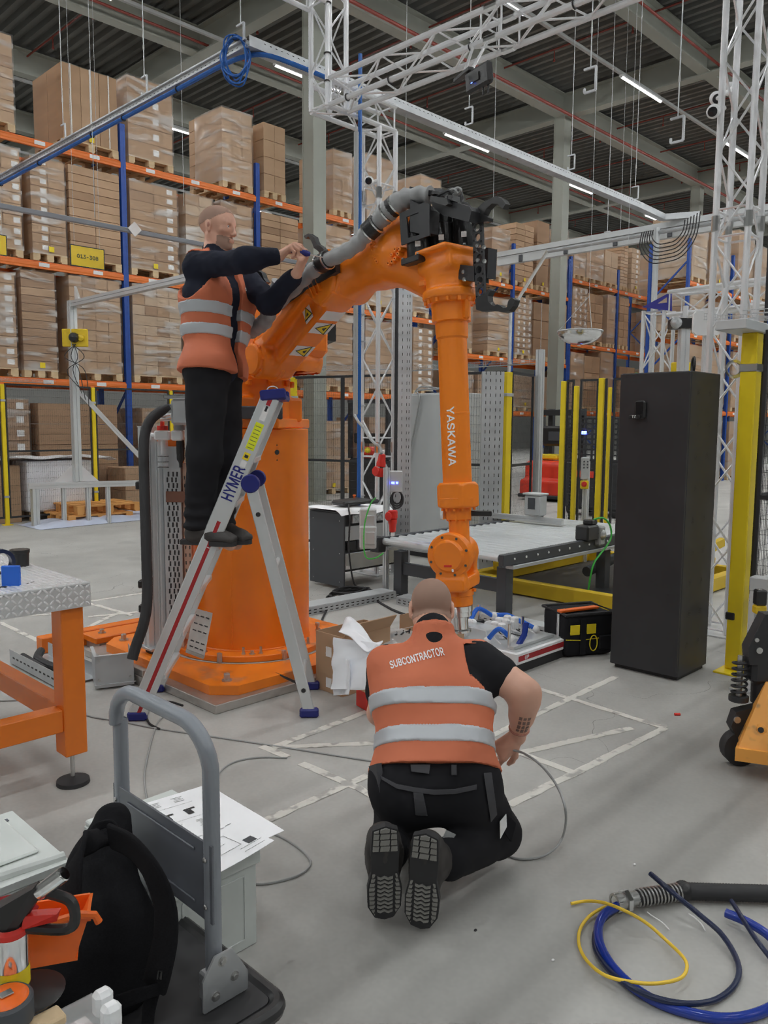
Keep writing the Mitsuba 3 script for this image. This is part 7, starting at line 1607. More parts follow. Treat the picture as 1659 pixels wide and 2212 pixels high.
# orange workbench with a chequer plate top
wb_ = thing('workbench', 'orange steel workbench with a chequer plate top at the left edge', 'workbench'); TX, TY, TZ = 1.57, 3.33, 0.914
put(wb_, 'top_plate', bb((.2, TY, TZ - .012), (TX, TY + 1.25, TZ), .003), 'm_alu_matt', smooth=False)
put(wb_, 'apron', bb((.2, TY, TZ - .105), (TX, TY + .008, TZ - .0125)), 'm_alu_matt', smooth=False); put(wb_, 'apron', bb((TX - .008, TY + .009, TZ - .105), (TX, TY + 1.25, TZ - .0125)), 'm_alu_matt', smooth=False)
ell = lathe([(0, .0026), (.003, .0022), (.0052, .0)], 8); ell.apply_scale([1, 2.6, 1])
tv, sv = [], []
for i in range(52):
    for j in range(40):
        x, y = .23 + .026 * i, TY + .02 + .026 * j
        if x < TX - .01 and y < TY + 1.05: tv.append(xf(ell, trans(x, y, TZ) @ rotm((0, 0, 1), 45 if (i + j) % 2 else -45)))
for i in range(52):
    for j in range(4):
        x, z = .23 + .026 * i, TZ - .090 + .025 * j
        if x < TX - .01: sv.append(xf(ell, frame((x, TY, z), (1, 0, 0), (0, -1, 0)) @ rotm((0, 0, 1), 45 if (i + j) % 2 else -45)))
put(wb_, 'chequer_lugs', join(tv), 'm_alu', smooth=20, kind='stuff'); put(wb_, 'chequer_lugs', join(sv), 'm_alu', smooth=20, kind='stuff')
LGx, LGy = TX - .075, TY + .075
for (x, y) in ((LGx, LGy), (LGx, LGy + 1.1), (.35, LGy), (.35, LGy + 1.1)):
    put(wb_, 'leg', bb((x - .05, y - .05, .145), (x + .05, y + .05, TZ - .106), .004), 'm_bench_orange', smooth=False)
    k = put(wb_, 'levelling_foot', join(cyl((x, y, .03), (x, y, .146), .009, 10), lathe([(0, .032), (.03, .03), (.07, .018), (.072, .001), (0, .001)], 24, (x, y, 0))), 'm_black_rubber')
    put(wb_, 'foot_stem', cyl((x, y, .034), (x, y, .1455), .0095, 10), 'm_steel')
put(wb_, 'rail', bb((.35, LGy - .04, .26), (LGx - .05, LGy + .04, .36), .004), 'm_bench_orange', smooth=False); put(wb_, 'rail', bb((LGx - .04, LGy + .05, .26), (LGx + .04, LGy + 1.05, .36), .004), 'm_bench_orange', smooth=False); put(wb_, 'rail', bb((.35, LGy + 1.06, .26), (LGx - .05, LGy + 1.14, .36), .004), 'm_bench_orange', smooth=False)
def onb(px): return V(*px)
t = thing('tape_holder', 'dark blue tape dispenser ring at the left edge of the workbench', 'tape dispenser'); o = V(*(1.367,3.8,0.905)); 
put(t, 'ring', xf(lathe([(.045, -.02), (.062, -.018), (.062, .018), (.045, .02), (.045, -.02)], 30), frame(o + V(0, 0, .06), (1, 0, 0), (-.5, -1, 0))), 'm_navy_hose'); put(t, 'base', bx(.12, .05, .012, .004, o + V(0, 0, .006)), 'm_navy_hose', smooth=False)
single('blue_packet', xf(bx(.075, .02, .10, .004), frame((1.294,3.482,0.95), (.8, -.6, 0))), 'm_blue_bright', 'small bright blue packet standing on the workbench', 'packet', smooth=False)
single('plastic_pot', lathe([(0, .0), (.036, .0), (.04, .01), (.042, .075), (.046, .08), (.046, .095), (0, .095)], 26, V(*(1.509,3.941,0.897)) + V(0, 0, .003)), 'm_black_plastic', 'black ribbed plastic pot on the workbench', 'pot')
single('paper_card', bx(.17, .10, .003, 0, V(*(1.331,3.606,0.897)) + V(0, 0, .005)), 'm_paper', 'white paper card lying on the workbench', 'paper', smooth=False)
single('plastic_bag', thick(sheet([V(*(1.433,3.823,0.9)), V(*(1.408,3.599,0.9)), V(*(1.467,3.726,0.9)), V(*(1.486,3.905,0.9))], 12, 12, lambda p, u, v: p + np.stack([0 * u, 0 * u, .004 + .05 * meshkit.fbm(p * 30, 3, 2) * np.sin(PI * u) * np.sin(PI * v)], -1)), .001), 'm_clear', 'crumpled clear plastic bag on the workbench', 'plastic bag', smooth=True)
t = thing('pen_knife', 'black and silver pen shaped knife lying on the workbench', 'knife'); p, q = V(*(1.351,3.476,0.905)), V(*(1.424,3.519,0.905))
put(t, 'handle', cyl(p, p + (q - p) * .7, .010, 10), 'm_black_plastic'); put(t, 'blade', bar(p + (q - p) * .7, q, .008, .004), 'm_steel', smooth=False)
for i, px in enumerate(((1.526,3.593,0.9), (1.486,3.54,0.9), (1.491,3.58,0.9), (1.56,3.515,0.9))): single('small_bolt', bolt(V(*px) + V(0, 0, .001), (0.2, .1, 1), .006, .012), 'm_steel', f'tiny loose bolt on the workbench near its right corner, {ordn[i]} of four', 'bolt', 'loose bolts on the workbench')
single('black_clip', bx(.05, .03, .02, .006, V(*(1.247,3.467,0.905)) + V(0, 0, .003)), 'm_black_plastic', 'black clip at the left edge of the workbench', 'clip', smooth=False)

# ---------------------------------------------------------------- black cabinet and what stands at the right
bc = thing('black_cabinet', 'tall matt black cabinet with a small handle and green lamp on top', 'cabinet')
put(bc, 'body', bb((4.84, 2.135, .025), (5.27, 2.60, 1.945), .004), 'm_black_cabinet', smooth=False)
CXB = 5.27
put(bc, 'door', bb((4.822, 2.137, .03), (4.839, 2.598, 1.94), .003), 'm_black_cabinet', smooth=False)
put(bc, 'plinth', bb((4.86, 2.15, .001), (5.25, 2.58, .025)), 'm_black_paint', smooth=False)
ho = V(4.822, *(2.447,1.712))
put(bc, 'handle_recess', join(bx(.02, .075, .115, .012, ho + V(-.011, 0, .0))), 'm_black_plastic', smooth=False); put(bc, 'handle_pocket', bx(.002, .045, .075, 0, ho + V(-.0225, .002, .012)), 'm_black_gloss', smooth=False)
put(bc, 'handle_lever', bx(.03, .075, .024, .006, ho + V(-.035, .022, -.045)), 'm_black_plastic', smooth=False)
put(bc, 'handle_logo', text_on('TT', .016, frame(ho + V(-.0505, .022, -.045), (0, -1, 0), (-1, 0, 0)), .0015, True), 'm_label_white', smooth=False)
for dy, dz in ((.19, .92), (-.17, .80), (.19, -.75), (-.03, -.79), (-.15, -.45)): put(bc, 'screw_hole', cyl(V(4.8215, 2.367 + dy, 1.0 + dz), V(4.820, 2.367 + dy, 1.0 + dz), .004, 8), 'm_ink')
vv = []
for i in range(9):
    for j in range(2):
        cx_, cz_ = 4.95 + .17 * j + .01 * (i % 2), .22 + .20 * i
        vv += [cyl((cx_ + .022 * math.cos(a) * (1 if q_ else .45), 2.1355, cz_ + .022 * math.sin(a) * (1 if q_ else .45)), (cx_ + .022 * math.cos(a) * (1 if q_ else .45), 2.134, cz_ + .022 * math.sin(a) * (1 if q_ else .45)), .0028, 6) for a in np.linspace(0, 2 * PI, 9)[:-1] for q_ in (0, 1)]
put(bc, 'vent_holes', join(vv), 'm_ink', smooth=False, kind='stuff')
scene['m_green_led'] = {'type': 'twosided', 'bsdf': {'type': 'diffuse', 'reflectance': rgb((.02, .5, .2))}}
key = numbered(bc + '__green_lamp'); scene[key] = {**mikit.ply(bx(.02, .012, .012, .002, V(*(5.044,2.6,1.977)) * V(1, 1, 0) + V(0, 0, 1.953)), 'm_green_led', smooth=False), 'emitter': {'type': 'area', 'radiance': rgb((.3, 9, 3))}}
for k in range(4):
    c_ = V(5.05 + .04 * k, 2.22 + .02 * k, 1.955)
    single('cable_loop', tube([c_ + V(.05 * math.cos(a), .03 * math.cos(a), .045 + .045 * math.sin(a)) for a in np.linspace(0, 2 * PI, 19)[:-1]], .006, 5, closed=True), 'm_black_rubber', f'loop of dark cable on top of the black cabinet, {ordn[k]} from the left', 'cable', 'cable loops on the black cabinet')
single('chrome_coil', join(*[tube([V(*(5.341,2.082,1.98)) + V(.008 * k, 0, 0) + (.045 + .006 * k) * (rH * math.cos(a) + up_ * math.sin(a)) for a in np.linspace(0, 2 * PI, 21)[:-1]], .005, 6, closed=True) for k in range(3)]), 'm_chrome', 'shiny metal hose coil beside the yellow post above the black cabinet', 'hose coil')
# small lattice frame with purple gussets behind the tower
truss('lattice_truss', 'low lattice frame with a purple gusset above the black cabinet, upright part', [((8.677, 4.241, .02), (8.677, 4.241, 2.892))], cr=.022)
q0 = V(*(8.535,4.002,2.953)); truss('lattice_truss', 'horizontal arm of the low lattice frame behind the right tower', [(tuple(q0 + V(0, 0, -.03)), tuple(q0 + V(-.25, -2.1, -.03)))], cr=.022)
t = thing('gusset', 'purple blue triangular gusset plate on the low lattice frame', 'bracket')
gp = [V(*p) for p in ((8.483,4.337,2.92), (8.578,4.047,3.066), (8.563,4.031,2.86), (8.538,4.063,2.9))]
gm_ = frame(gp[0], gp[2] - gp[0]); put(t, 'plate', prism(Polygon([tuple((np.linalg.inv(gm_) @ np.append(p, 1))[[0, 2]]) for p in (gp[0], gp[1], gp[2])]).difference(Polygon([tuple((np.linalg.inv(gm_) @ np.append(p, 1))[[0, 2]]) for p in (V(*(8.497,4.183,2.947)), V(*(8.59,4.098,3.013)), V(*(8.586,4.093,2.953)))])), .02, gm_ @ rotm((1, 0, 0), 90)), 'm_blue_truss', smooth=False)
single('white_board', xf(bx(.26, .02, .22, .03), frame((7.458,3.172,2.558), rH)), 'm_white_plastic', 'blank white board with rounded corners behind the right tower', 'board', smooth=False)
single('board_post', alu(V(*(7.498,3.19,2.563)) * V(1, 1, 0), V(*(7.5,3.192,2.597)), .05), 'm_alu', 'slim aluminium post behind the blank white board', 'post', smooth=False)
t = thing('projector_unit', 'grey sensor unit with round lens hanging under the low lattice arm', 'sensor'); o = V(*(7.91,3.583,2.625))
put(t, 'body', xf(bx(.30, .16, .10, .01), frame(o, rH)), 'm_black_plastic', smooth=False); put(t, 'lens', lathe([(0, .05), (.02, .05), (.05, .03), (.055, 0)], 20, o - rH * .12 - fH * .08, -fH), 'm_galv'); put(t, 'clamp', bar(o + up_ * .05, (o[0], o[1], q0[2] - .15), .04, .04), 'm_alu', smooth=False)
single('aluminium_post', alu(V(*(7.877,3.561,2.259)) * V(1, 1, 0), V(*(7.9,3.586,2.579)), .09), 'm_alu', 'slotted aluminium post between the low lattice frame and the right tower', 'post', smooth=False)
single('bollard', join(bb(V(*(8.053,3.661,2.205)) * V(1, 1, 0) - V(.08, .08, 0), V(*(8.057,3.665,2.261)) + V(.08, .08, 0), .01)), 'm_fence_yellow', 'yellow square post end showing just above the black cabinet', 'post', smooth=False)
# aluminium frame and pallet jack at the right edge
af = thing('aluminium_stand', 'waist high aluminium profile frame at the right edge', 'frame'); o = V(5.03, 1.70, 0)
put(af, 'post', alu(o + V(0, 0, .012), o + V(0, 0, .62), .16, .08, up=(1, 0, 0)), 'm_alu_matt', smooth=False); put(af, 'corner', bx(.09, .17, .085, .006, o + V(0, 0, .663)), 'm_galv_dull', smooth=False)
put(af, 'beam', alu(o + V(.0, -.086, .663), o + V(.0, -1.3, .663), .085), 'm_alu_matt', smooth=False); put(af, 'foot', bx(.20, .30, .012, .002, o + V(0, 0, .006)), 'm_galv', smooth=False)
put(af, 'post', alu(o + V(.9, .0, .01), o + V(.9, 0, .62), .08), 'm_alu_matt', smooth=False); put(af, 'beam', alu(o + V(.05, 0, .663), o + V(1.2, 0, .663), .08), 'm_alu_matt', smooth=False)
put(af, 'anchor', join(cyl(o + V(0, .13, .012), o + V(0, .13, .05), .009, 8), cyl(o + V(0, -.12, .012), o + V(0, -.12, .05), .009, 8)), 'm_steel')
t = thing('safety_scanner', 'yellow and black safety sensor inside the aluminium frame', 'sensor'); o2 = V(*(4.737,1.63,0.639))
put(t, 'body', xf(bx(.06, .06, .09, .008), frame(o2, rH)), 'm_black_plastic', smooth=False); put(t, 'yellow_part', xf(bx(.062, .062, .05, .008), frame(o2 - up_ * .07, rH)), 'm_sign_yellow', smooth=False); put(t, 'arm', bar(o2 + V(0, 0, .045), (o2[0], o2[1], .62), .02, .02), 'm_alu', smooth=False)
pj = thing('pallet_jack', 'orange hand pallet jack with black steering gear cut by the right edge', 'pallet jack'); PJ = V(3.66, 1.33, 0)
fw = nrm(V(-.15, -.18, 0)) ; MJ = frame(PJ, rH)      # local x to the right, y away from the camera
def pj_(n, mesh, m, **k): put(pj, n, xf(mesh, MJ), m, **k)
pj_('base_plate', prism([(0, 0), (.46, -.18), (.46, .2), (.12, .2)], .06, trans(0, 0, .085)), 'm_jack_orange', smooth=False)
pj_('fork_cover', hull([(.02, .01, .145), (.46, -.17, .145), (.46, .2, .145), (.1, .2, .145), (.17, .10, .42), (.46, .0, .44), (.46, .16, .44), (.20, .16, .42)]), 'm_jack_orange', smooth=False)
pj_('boss', lathe([(0, .03), (.016, .03), (.028, .02), (.032, 0)], 18, (.13, .035, .22), (-.5, -1, .3)), 'm_jack_orange'); pj_('boss_hole', cyl((.117, .010, .2275), (.116, .008, .228), .013, 14), 'm_ink')
pj_('wheel', cyl((.09, .13, .085), (.09, .19, .085), .083, 28), 'm_black_rubber'); pj_('wheel_arm', hull([(.03, .12, .20), (.05, .12, .27), (.17, .13, .30), (.20, .13, .16), (.10, .13, .08), (.03, .18, .20), (.05, .18, .27), (.17, .18, .30), (.10, .18, .08)]), 'm_black_paint', smooth=False)
pj_('axle_cap', cyl((.055, .12, .235), (.055, .112, .235), .016, 16), 'm_steel')
pj_('pump', join(cyl((.20, .18, .30), (.20, .18, .62), .055, 20), bx(.16, .12, .12, .02, (.20, .18, .46))), 'm_black_paint')
for k in range(6): pj_('spring', tube([(.08 + .033 * math.cos(a), .17 + .033 * math.sin(a), .34 + .028 * k + .028 * a / (2 * PI)) for a in np.linspace(0, 2 * PI, 15)], .006, 6), 'm_black_paint')
pj_('spring_seat', cyl((.08, .17, .31), (.08, .17, .335), .045, 16), 'm_black_paint'); pj_('spring_rod', cyl((.08, .17, .33), (.08, .17, .53), .014, 10), 'm_steel')
pj_('tow_bracket', hull([(.10, .12, .50), (.26, .12, .50), (.28, .12, .74), (.16, .12, .74), (.09, .12, .58), (.10, .19, .50), (.26, .19, .50), (.28, .19, .74), (.16, .19, .74), (.09, .19, .58)]), 'm_black_paint', smooth=False)
for x, z in ((.14, .57), (.125, .62)): pj_('pin', cyl((x, .119, z), (x, .112, z), .015 if z < .6 else .010, 14), 'm_steel')
pj_('handle', tube([(.22, .155, .72), (.28, .17, .95), (.36, .18, 1.15)], .024, 12), 'm_black_paint')

# ---------------------------------------------------------------- around the kneeling worker
gt = thing('vacuum_gripper', 'flat vacuum gripper with red striped edge and blue hoses lying on the floor', 'gripper'); gx0, gx1, gy0, gy1 = 4.22, 4.85, 2.93, 3.62
put(gt, 'foam', bb((gx0 + .01, gy0 + .01, .001), (gx1 - .01, gy1 - .01, .06)), 'm_black_rubber', smooth=False)
put(gt, 'plate', bb((gx0, gy0, .062), (gx1, gy1, .135), .003), 'm_white_plastic', smooth=False); put(gt, 'red_stripe', bb((gx0 + .02, gy0 - .002, .082), (gx1 - .02, gy0, .118)), 'm_dark_red', smooth=False); put(gt, 'red_stripe', bb((gx1, gy0 + .02, .082), (gx1 + .002, gy1 - .02, .118)), 'm_dark_red', smooth=False)
put(gt, 'lettering', text_on('UP', .026, frame((4.33, gy0 - .003, .10), (1, 0, 0), (0, -1, 0)), .001), 'm_label_white', smooth=False)
put(gt, 'top', bb((gx0 + .03, gy0 + .03, .136), (gx1 - .03, gy1 - .03, .142)), 'm_alu_matt', smooth=False); put(gt, 'rib', bb((gx0 + .05, gy0 + .06, .143), (gx1 - .1, gy0 + .10, .165), .002), 'm_alu_matt', smooth=False)
for x, y in ((4.80, 2.99), (4.55, 3.12), (4.62, 3.55), (4.3, 3.05)): put(gt, 'pillar', cyl((x, y, .142), (x, y, .30), .011, 10), 'm_chrome')
rg = np.random.RandomState(21)
for k in range(8):
    x, y = 4.45 + .05 * (k % 4), 3.22 + .06 * (k // 4); put(gt, 'valve', bx(.042, .05, .11, .008, (x, y, .198 + .02 * (k % 2))), 'm_white_plastic', smooth=False)
for k, (a, b, c_) in enumerate((((4.35, 3.42, .24), (4.48, 3.45, .31), (4.60, 3.40, .24)), ((4.60, 3.40, .25), (4.68, 3.33, .25), (4.74, 3.22, .19)), ((4.26, 3.2, .17), (4.28, 3.12, .26), (4.32, 3.05, .2)), ((4.26, 3.4, .18), (4.32, 3.45, .22), (4.36, 3.40, .24)), ((4.62, 3.3, .2), (4.70, 3.25, .22), (4.76, 3.15, .17)))):
    put(gt, 'blue_hose', tube(spline([a, b, c_], 8), .016, 10), 'm_blue_bright')
    for e in (a, c_): put(gt, 'fitting', trimesh.creation.icosphere(2, .026), 'm_white_plastic', smooth=True, M=trans(*e))
put(gt, 'blue_handle', tube([(4.36, 3.02, .15), (4.40, 3.00, .22), (4.42, 3.0, .30)], .02, 10), 'm_blue_hose')
for k in range(5): put(gt, 'thin_cable', tube(spline([(4.28 + .1 * k, 3.1, .16), (4.3 + .1 * k, 3.18 + .03 * k, .21), (4.42 + .07 * k, 3.05 + .05 * k, .18), (4.55 + .04 * k, 3.12 + .04 * k, .165)], 8), .004, 5), 'm_black_rubber' if k % 2 else 'm_label_white')
put(gt, 'clear_box', bb((4.25, 3.2, .143), (4.4, 3.5, .24), .006), 'm_clear', smooth=False); put(gt, 'cylinder', cyl((4.26, 3.53, .19), (4.6, 3.50, .19), .02, 12), 'm_black_plastic')
tb = thing('tool_bag', 'black tool bag with yellow patches on the floor left of the black cabinet', 'tool bag'); MT_ = frame((4.76, 2.90, .001), (5.07 - 4.74, 2.74 - 2.91, 0))
def tb_(n, mesh, m, **k): put(tb, n, xf(mesh, MT_), m, **k)
S = Solid((-.06, -.08, 0), (.46, .42, .36), .008); S.brick((.20, .17, .155), (.20, .16, .15), .035, .0)
tb_('body', folds(S.mesh(), .006, 12, 2), 'm_black_cloth', smooth=True)
tb_('rim', tube([(.0, .01, .305), (.40, .01, .305), (.40, .33, .305), (.0, .33, .305)], .012, 8, closed=True), 'm_black_rubber')
tb_('lining', bb((.02, .03, .285), (.38, .31, .30)), 'm_black_plastic', smooth=False)
for x in (.04, .17): tb_('yellow_patch', bx(.075, .006, .07, .002, (x + .03, .002, .20)), 'm_label_yellow', smooth=False)
tb_('strap', bx(.045, .008, .26, .003, (.135, .0, .15)), 'm_black_cloth', smooth=False)
tb_('loop', tube([(.215 + .03 * math.cos(a), -.006, .10 + .055 * math.sin(a)) for a in np.linspace(0, 2 * PI, 21)[:-1]], .004, 6, closed=True), 'm_label_yellow')
tb_('piping', tube([(.0, .003, .135), (.11, .0, .125), (.25, .0, .13), (.39, .004, .14)], .003, 5), 'm_label_yellow')
tb_('pocket', bx(.12, .02, .10, .008, (.32, -.002, .10)), 'm_black_cloth', smooth=False)
single('orange_spirit_level', xf(bx(.34, .05, .018, .004), MT_ @ trans(.15, .10, .322) @ rotm((0, 0, 1), 8)), 'm_orange_plastic', 'orange flat tool lying across the tool bag', 'tool', smooth=False)
# cartons with foam sheets and the red box
cb_ = thing('cardboard_box', 'open tall brown carton with foam sheets beside the ladder foot', 'carton'); MC = frame((3.13, 3.64, .001), V(.0, -.235, 0)); 
def cb(n, mesh, m, **k): put(cb_, n, xf(mesh, MC), m, **k)
for q_ in (bx(.235, .006, .36, 0, (.1175, 0, .18)), bx(.006, .40, .36, 0, (0, .2, .18)), bx(.006, .40, .36, 0, (.235, .2, .18)), bx(.235, .006, .36, 0, (.1175, .4, .18))): cb('wall', q_, 'm_carton_1', smooth=False)
cb('floor', bx(.23, .39, .006, 0, (.1175, .2, .004)), 'm_carton_1', smooth=False); cb('flap', xf(bx(.006, .39, .10, 0, (0, 0, .05)), trans(.24, .2, .36) @ rotm((0, 1, 0), 35)), 'm_carton_1', smooth=False)
for z in (.06, .25): cb('tape_patch', bx(.05, .002, .06, 0, (.1175, -.004, z)), 'm_label_white', smooth=False)
def foam(label, quad, amp, seed): 
    return single('foam_sheet', thick(sheet(quad, 18, 18, lambda p, u, v: p + (nrm(np.cross(V(*quad[1]) - V(*quad[0]), V(*quad[3]) - V(*quad[0]))) * 1.0) * (amp * (meshkit.fbm(p * 9 + seed, 3, seed) - .5) + amp * .5 * np.sin(u * 5 + seed))[..., None]), .006), 'm_foam_white', label, 'foam sheet', 'white foam sheets by the carton', smooth=True)
foam('white foam sheet bulging from the tall carton, upper one', [(2.934,3.222,0.439), (2.928,2.94,0.431), (3.07,3.01,0.428), (3.139,3.375,0.454)], .06, 1)
foam('white foam sheet standing before the tall carton', [(2.9,3.199,0.149), (2.83,2.826,0.255), (2.921,2.851,0.463), (2.97,3.254,0.418)], .07, 2)
foam('white foam sheet lying low against the tall carton', [(2.887,3.207,0.118), (2.885,3.071,0.157), (2.919,3.093,0.338), (2.918,3.235,0.321)], .04, 3)
rb = thing('cardboard_box', 'small brown carton with red end and white shipping label beside the kneeling worker', 'carton'); MB2 = frame((3.09, 3.24, .001), V(-.06, -.26, 0))
for n, q_, m in (('box', bx(.42, .26, .105, .003, (.21, .13, .053)), 'm_carton_1'), ('red_panel', bx(.12, .003, .10, 0, (.06, -.002, .053)), 'm_red'), ('red_panel', bx(.003, .26, .10, 0, (-.002, .13, .053)), 'm_red'), ('label', bx(.11, .003, .085, 0, (.205, -.002, .053)), 'm_label_white')): put(rb, n, xf(q_, MB2), m, smooth=False)
rg = np.random.RandomState(4); put(rb, 'barcode', xf(join([bx(.0016 + .0022 * rg.rand(), .003, .016, 0, (.168 + .0042 * k, -.003, .075)) for k in range(14)]), MB2), 'm_ink', smooth=False, kind='stuff')
put(rb, 'print', xf(join([bx(.05 - .012 * k, .003, .005, 0, (.20, -.003, .05 - .011 * k)) for k in range(3)]), MB2), 'm_ink', smooth=False)
lb = thing('cardboard_box', 'long open brown carton with a clear bag behind the kneeling worker\'s shoulder', 'carton'); MLb = frame((3.44, 3.345, .001), V(1, .0, 0))
for q_ in (bx(.75, .006, .22, 0, (.375, 0, .11)), bx(.006, .32, .22, 0, (0, .16, .11)), bx(.006, .32, .22, 0, (.75, .16, .11)), bx(.75, .006, .22, 0, (.375, .32, .11)), bx(.75, .32, .006, 0, (.375, .16, .003))): put(lb, 'wall', xf(q_, MLb), 'm_carton_1', smooth=False)
put(lb, 'flap', xf(bx(.20, .006, .10, 0, (.6, .36, .26)), MLb), 'm_carton_1', smooth=False)
bg = thing('plastic_bag', 'crumpled clear bag of dark screws lying on the long carton', 'plastic bag')
put(bg, 'film', xf(thick(sheet([(-.12, .0, .235), (.45, .02, .235), (.45, .30, .235), (-.12, .30, .235)], 20, 14, lambda p, u, v: p + np.stack([0 * u, 0 * u, .09 * meshkit.fbm(p * 14, 3, 5) * np.sin(PI * u) * np.sin(PI * v)], -1)), .002), MLb), 'm_clear', smooth=True)
for k in range(7): put(bg, 'screw', xf(cyl((.13 + .03 * k, .10 + .02 * (k % 3), .262), (.16 + .03 * k, .12 - .03 * (k % 2), .285), .005, 6), MLb), 'm_ink')

# ---------------------------------------------------------------- foreground: trolley, bag, crates, tools, hoses
tr = thing('platform_trolley', 'grey tubular platform trolley with a black deck at the lower left', 'trolley')
HX, HA, HB, DZ = 1.03, 1.585, 2.03, .20
def bend(n=7):
    r, z1, pts = .10, .885, []
    pts += [(HX, HA, DZ), (HX, HA, z1 - r)]
    pts += [(HX - .012 * math.sin(a), HA + r * (1 - math.cos(a)), z1 - r + r * math.sin(a)) for a in np.linspace(0, PI / 2, n)]
    pts += [(HX - .012, HB - r + r * math.sin(a), z1 - r + r * math.cos(a)) for a in np.linspace(0, PI / 2, n)]
    return pts + [(HX, HB, z1 - r), (HX, HB, DZ)]
put(tr, 'handle', tube(bend(), .0205, 18), 'm_grey_tube', smooth=50)
mat('panel_grey', (.115, .125, .145), rough=.35)
put(tr, 'panel', bb((HX - .016, HA - .022, .40), (HX - .010, HB + .022, .60), .001), 'm_panel_grey', smooth=False)
put(tr, 'panel_rib', join(*[bb((HX - .021, HA + .05, z), (HX - .016, HB - .06, z + .008), .002) for z in (.43, .565)]), 'm_panel_grey', smooth=False)
for y in (HA, HB):
    for z in (.44, .56): put(tr, 'rivet', lathe([(0, .004), (.005, .003), (.007, 0)], 10, (HX - .0215, y, z), (-1, 0, 0)), 'm_steel')
dk = Polygon([(.28, 1.50), (1.10, 1.50), (1.10, 2.08), (.28, 2.08)]).buffer(.045, quad_segs=6)
put(tr, 'deck', prism(dk.buffer(-.02), .03, o=(0, 0, .165)), 'm_black_rubber', smooth=False)
put(tr, 'bumper', tube([(x, y, .18) for x, y in list(dk.exterior.coords)[:-1]], .022, 10, closed=True), 'm_black_plastic')
put(tr, 'deck_strip', bb((.62, 2.04, .197), (.98, 2.07, .215), .003), 'm_chrome', smooth=False)
for y, s in ((HA, -1), (HB, 1)):
    put(tr, 'hinge_plate', prism(Polygon([(-.055, 0), (.075, 0), (.075, .05), (.03, .13), (-.02, .13), (-.055, .08)]).buffer(-.006).buffer(.006), .006, frame((HX, y + s * .03, .198), (1, 0, 0)) @ rotm((1, 0, 0), 90)), 'm_galv', smooth=False)
    put(tr, 'hinge_bolt', join(*[bolt((HX + dx, y + s * .03 - .006, .198 + dz), (0, -1, 0), .008, .008) for dx, dz in ((.0, .11), (.035, .055), (-.02, .03))]), 'm_steel', smooth=20)
    put(tr, 'socket', bb((HX - .03, y - .024, .197), (HX + .03, y + .024, .27), .005), 'm_galv', smooth=False)
for x in (.42, .96):
    for y in (1.60, 1.98): put(tr, 'castor', join(cyl((x, y - .018, .052), (x, y + .018, .052), .05, 20), bb((x - .03, y - .03, .10), (x + .03, y + .03, .164))), 'm_black_plastic', smooth=30)
# backpack on the deck leaning on the panel
bp = thing('backpack', 'black backpack with curved shoulder straps standing on the trolley against its panel', 'backpack')
BO = V(.90, 1.80, .198)
S = Solid((.45, 1.40, .17), (1.02, 2.25, .80), .009)
S.brick(BO + V(-.06, .02, .12), (.09, .16, .12), .07, .05).bone(BO + V(-.05, -.0, .22), BO + V(.03, .09, .38), .095, .045, .06).bone(BO + V(-.04, -.03, .10), BO + V(-.01, .09, .27), .12, .075, .06).bone(BO + V(-.12, -.02, .10), BO + V(-.10, .08, .12), .09, .09, .08)
put(bp, 'body', folds(S.mesh(), .012, 8, 3), 'm_backpack', smooth=True)
def strap(name, pts, w, th, m='m_backpack'):
    sp = spline(pts, 8); t = np.gradient(sp, axis=0); t /= np.linalg.norm(t, axis=1, keepdims=True); vd = sp - V(0, 0, CAM_H); vd /= np.linalg.norm(vd, axis=1, keepdims=True)
    side = np.cross(t, -V(1, .35, 0) / 1.06); side /= np.linalg.norm(side, axis=1, keepdims=True) + 1e-9; nn = np.cross(side, t); rows = []
    for a in np.linspace(0, 2 * PI, 15)[:-1]: rows.append(sp + side * (w / 2 * np.sign(math.cos(a)) * abs(math.cos(a)) ** .6) + nn * (th / 2 * np.sign(math.sin(a)) * abs(math.sin(a)) ** .6))
    R_ = np.stack(rows, 1); N, k = R_.shape[:2]; i, j = np.meshgrid(np.arange(N - 1), np.arange(k), indexing='ij'); j2 = (j + 1) % k
    f = np.stack([i * k + j, i * k + j2, (i + 1) * k + j2, (i + 1) * k + j], -1).reshape(-1, 4); f = np.vstack([f[:, :3], f[:, [0, 2, 3]], [[0, q + 1, q] for q in range(1, k - 1)], [[(N - 1) * k, (N - 1) * k + q, (N - 1) * k + q + 1] for q in range(1, k - 1)]])
    return put(bp, name, trimesh.Trimesh(R_.reshape(-1, 3), f, process=False), m, smooth=50)
strap('shoulder_strap', [(0.842,1.722,0.632), (0.838,1.614,0.648), (0.826,1.51,0.64), (0.822,1.449,0.595), (0.81,1.425,0.539), (0.791,1.42,0.478), (0.786,1.433,0.433)], .062, .016)
strap('shoulder_strap', [(0.837,1.754,0.619), (0.786,1.723,0.637), (0.739,1.683,0.627), (0.712,1.646,0.588), (0.696,1.627,0.542)], .056, .016)
strap('strap_end', [(0.693,1.623,0.543), (0.688,1.624,0.513), (0.686,1.653,0.457)], .042, .008)
strap('reflective_tab', [(0.687,1.61,0.534), (0.684,1.61,0.521)], .050, .005, 'm_reflective')
strap('top_loop', [(0.83,1.802,0.606), (0.848,1.801,0.624), (0.871,1.779,0.631), (0.877,1.756,0.618)], .020, .008)
strap('strap_end', [(0.789,1.437,0.432), (0.774,1.437,0.385), (0.758,1.418,0.343)], .034, .006)
strap('waist_strap', [(0.788,1.416,0.435), (0.748,1.429,0.435), (0.721,1.467,0.413)], .030, .006)
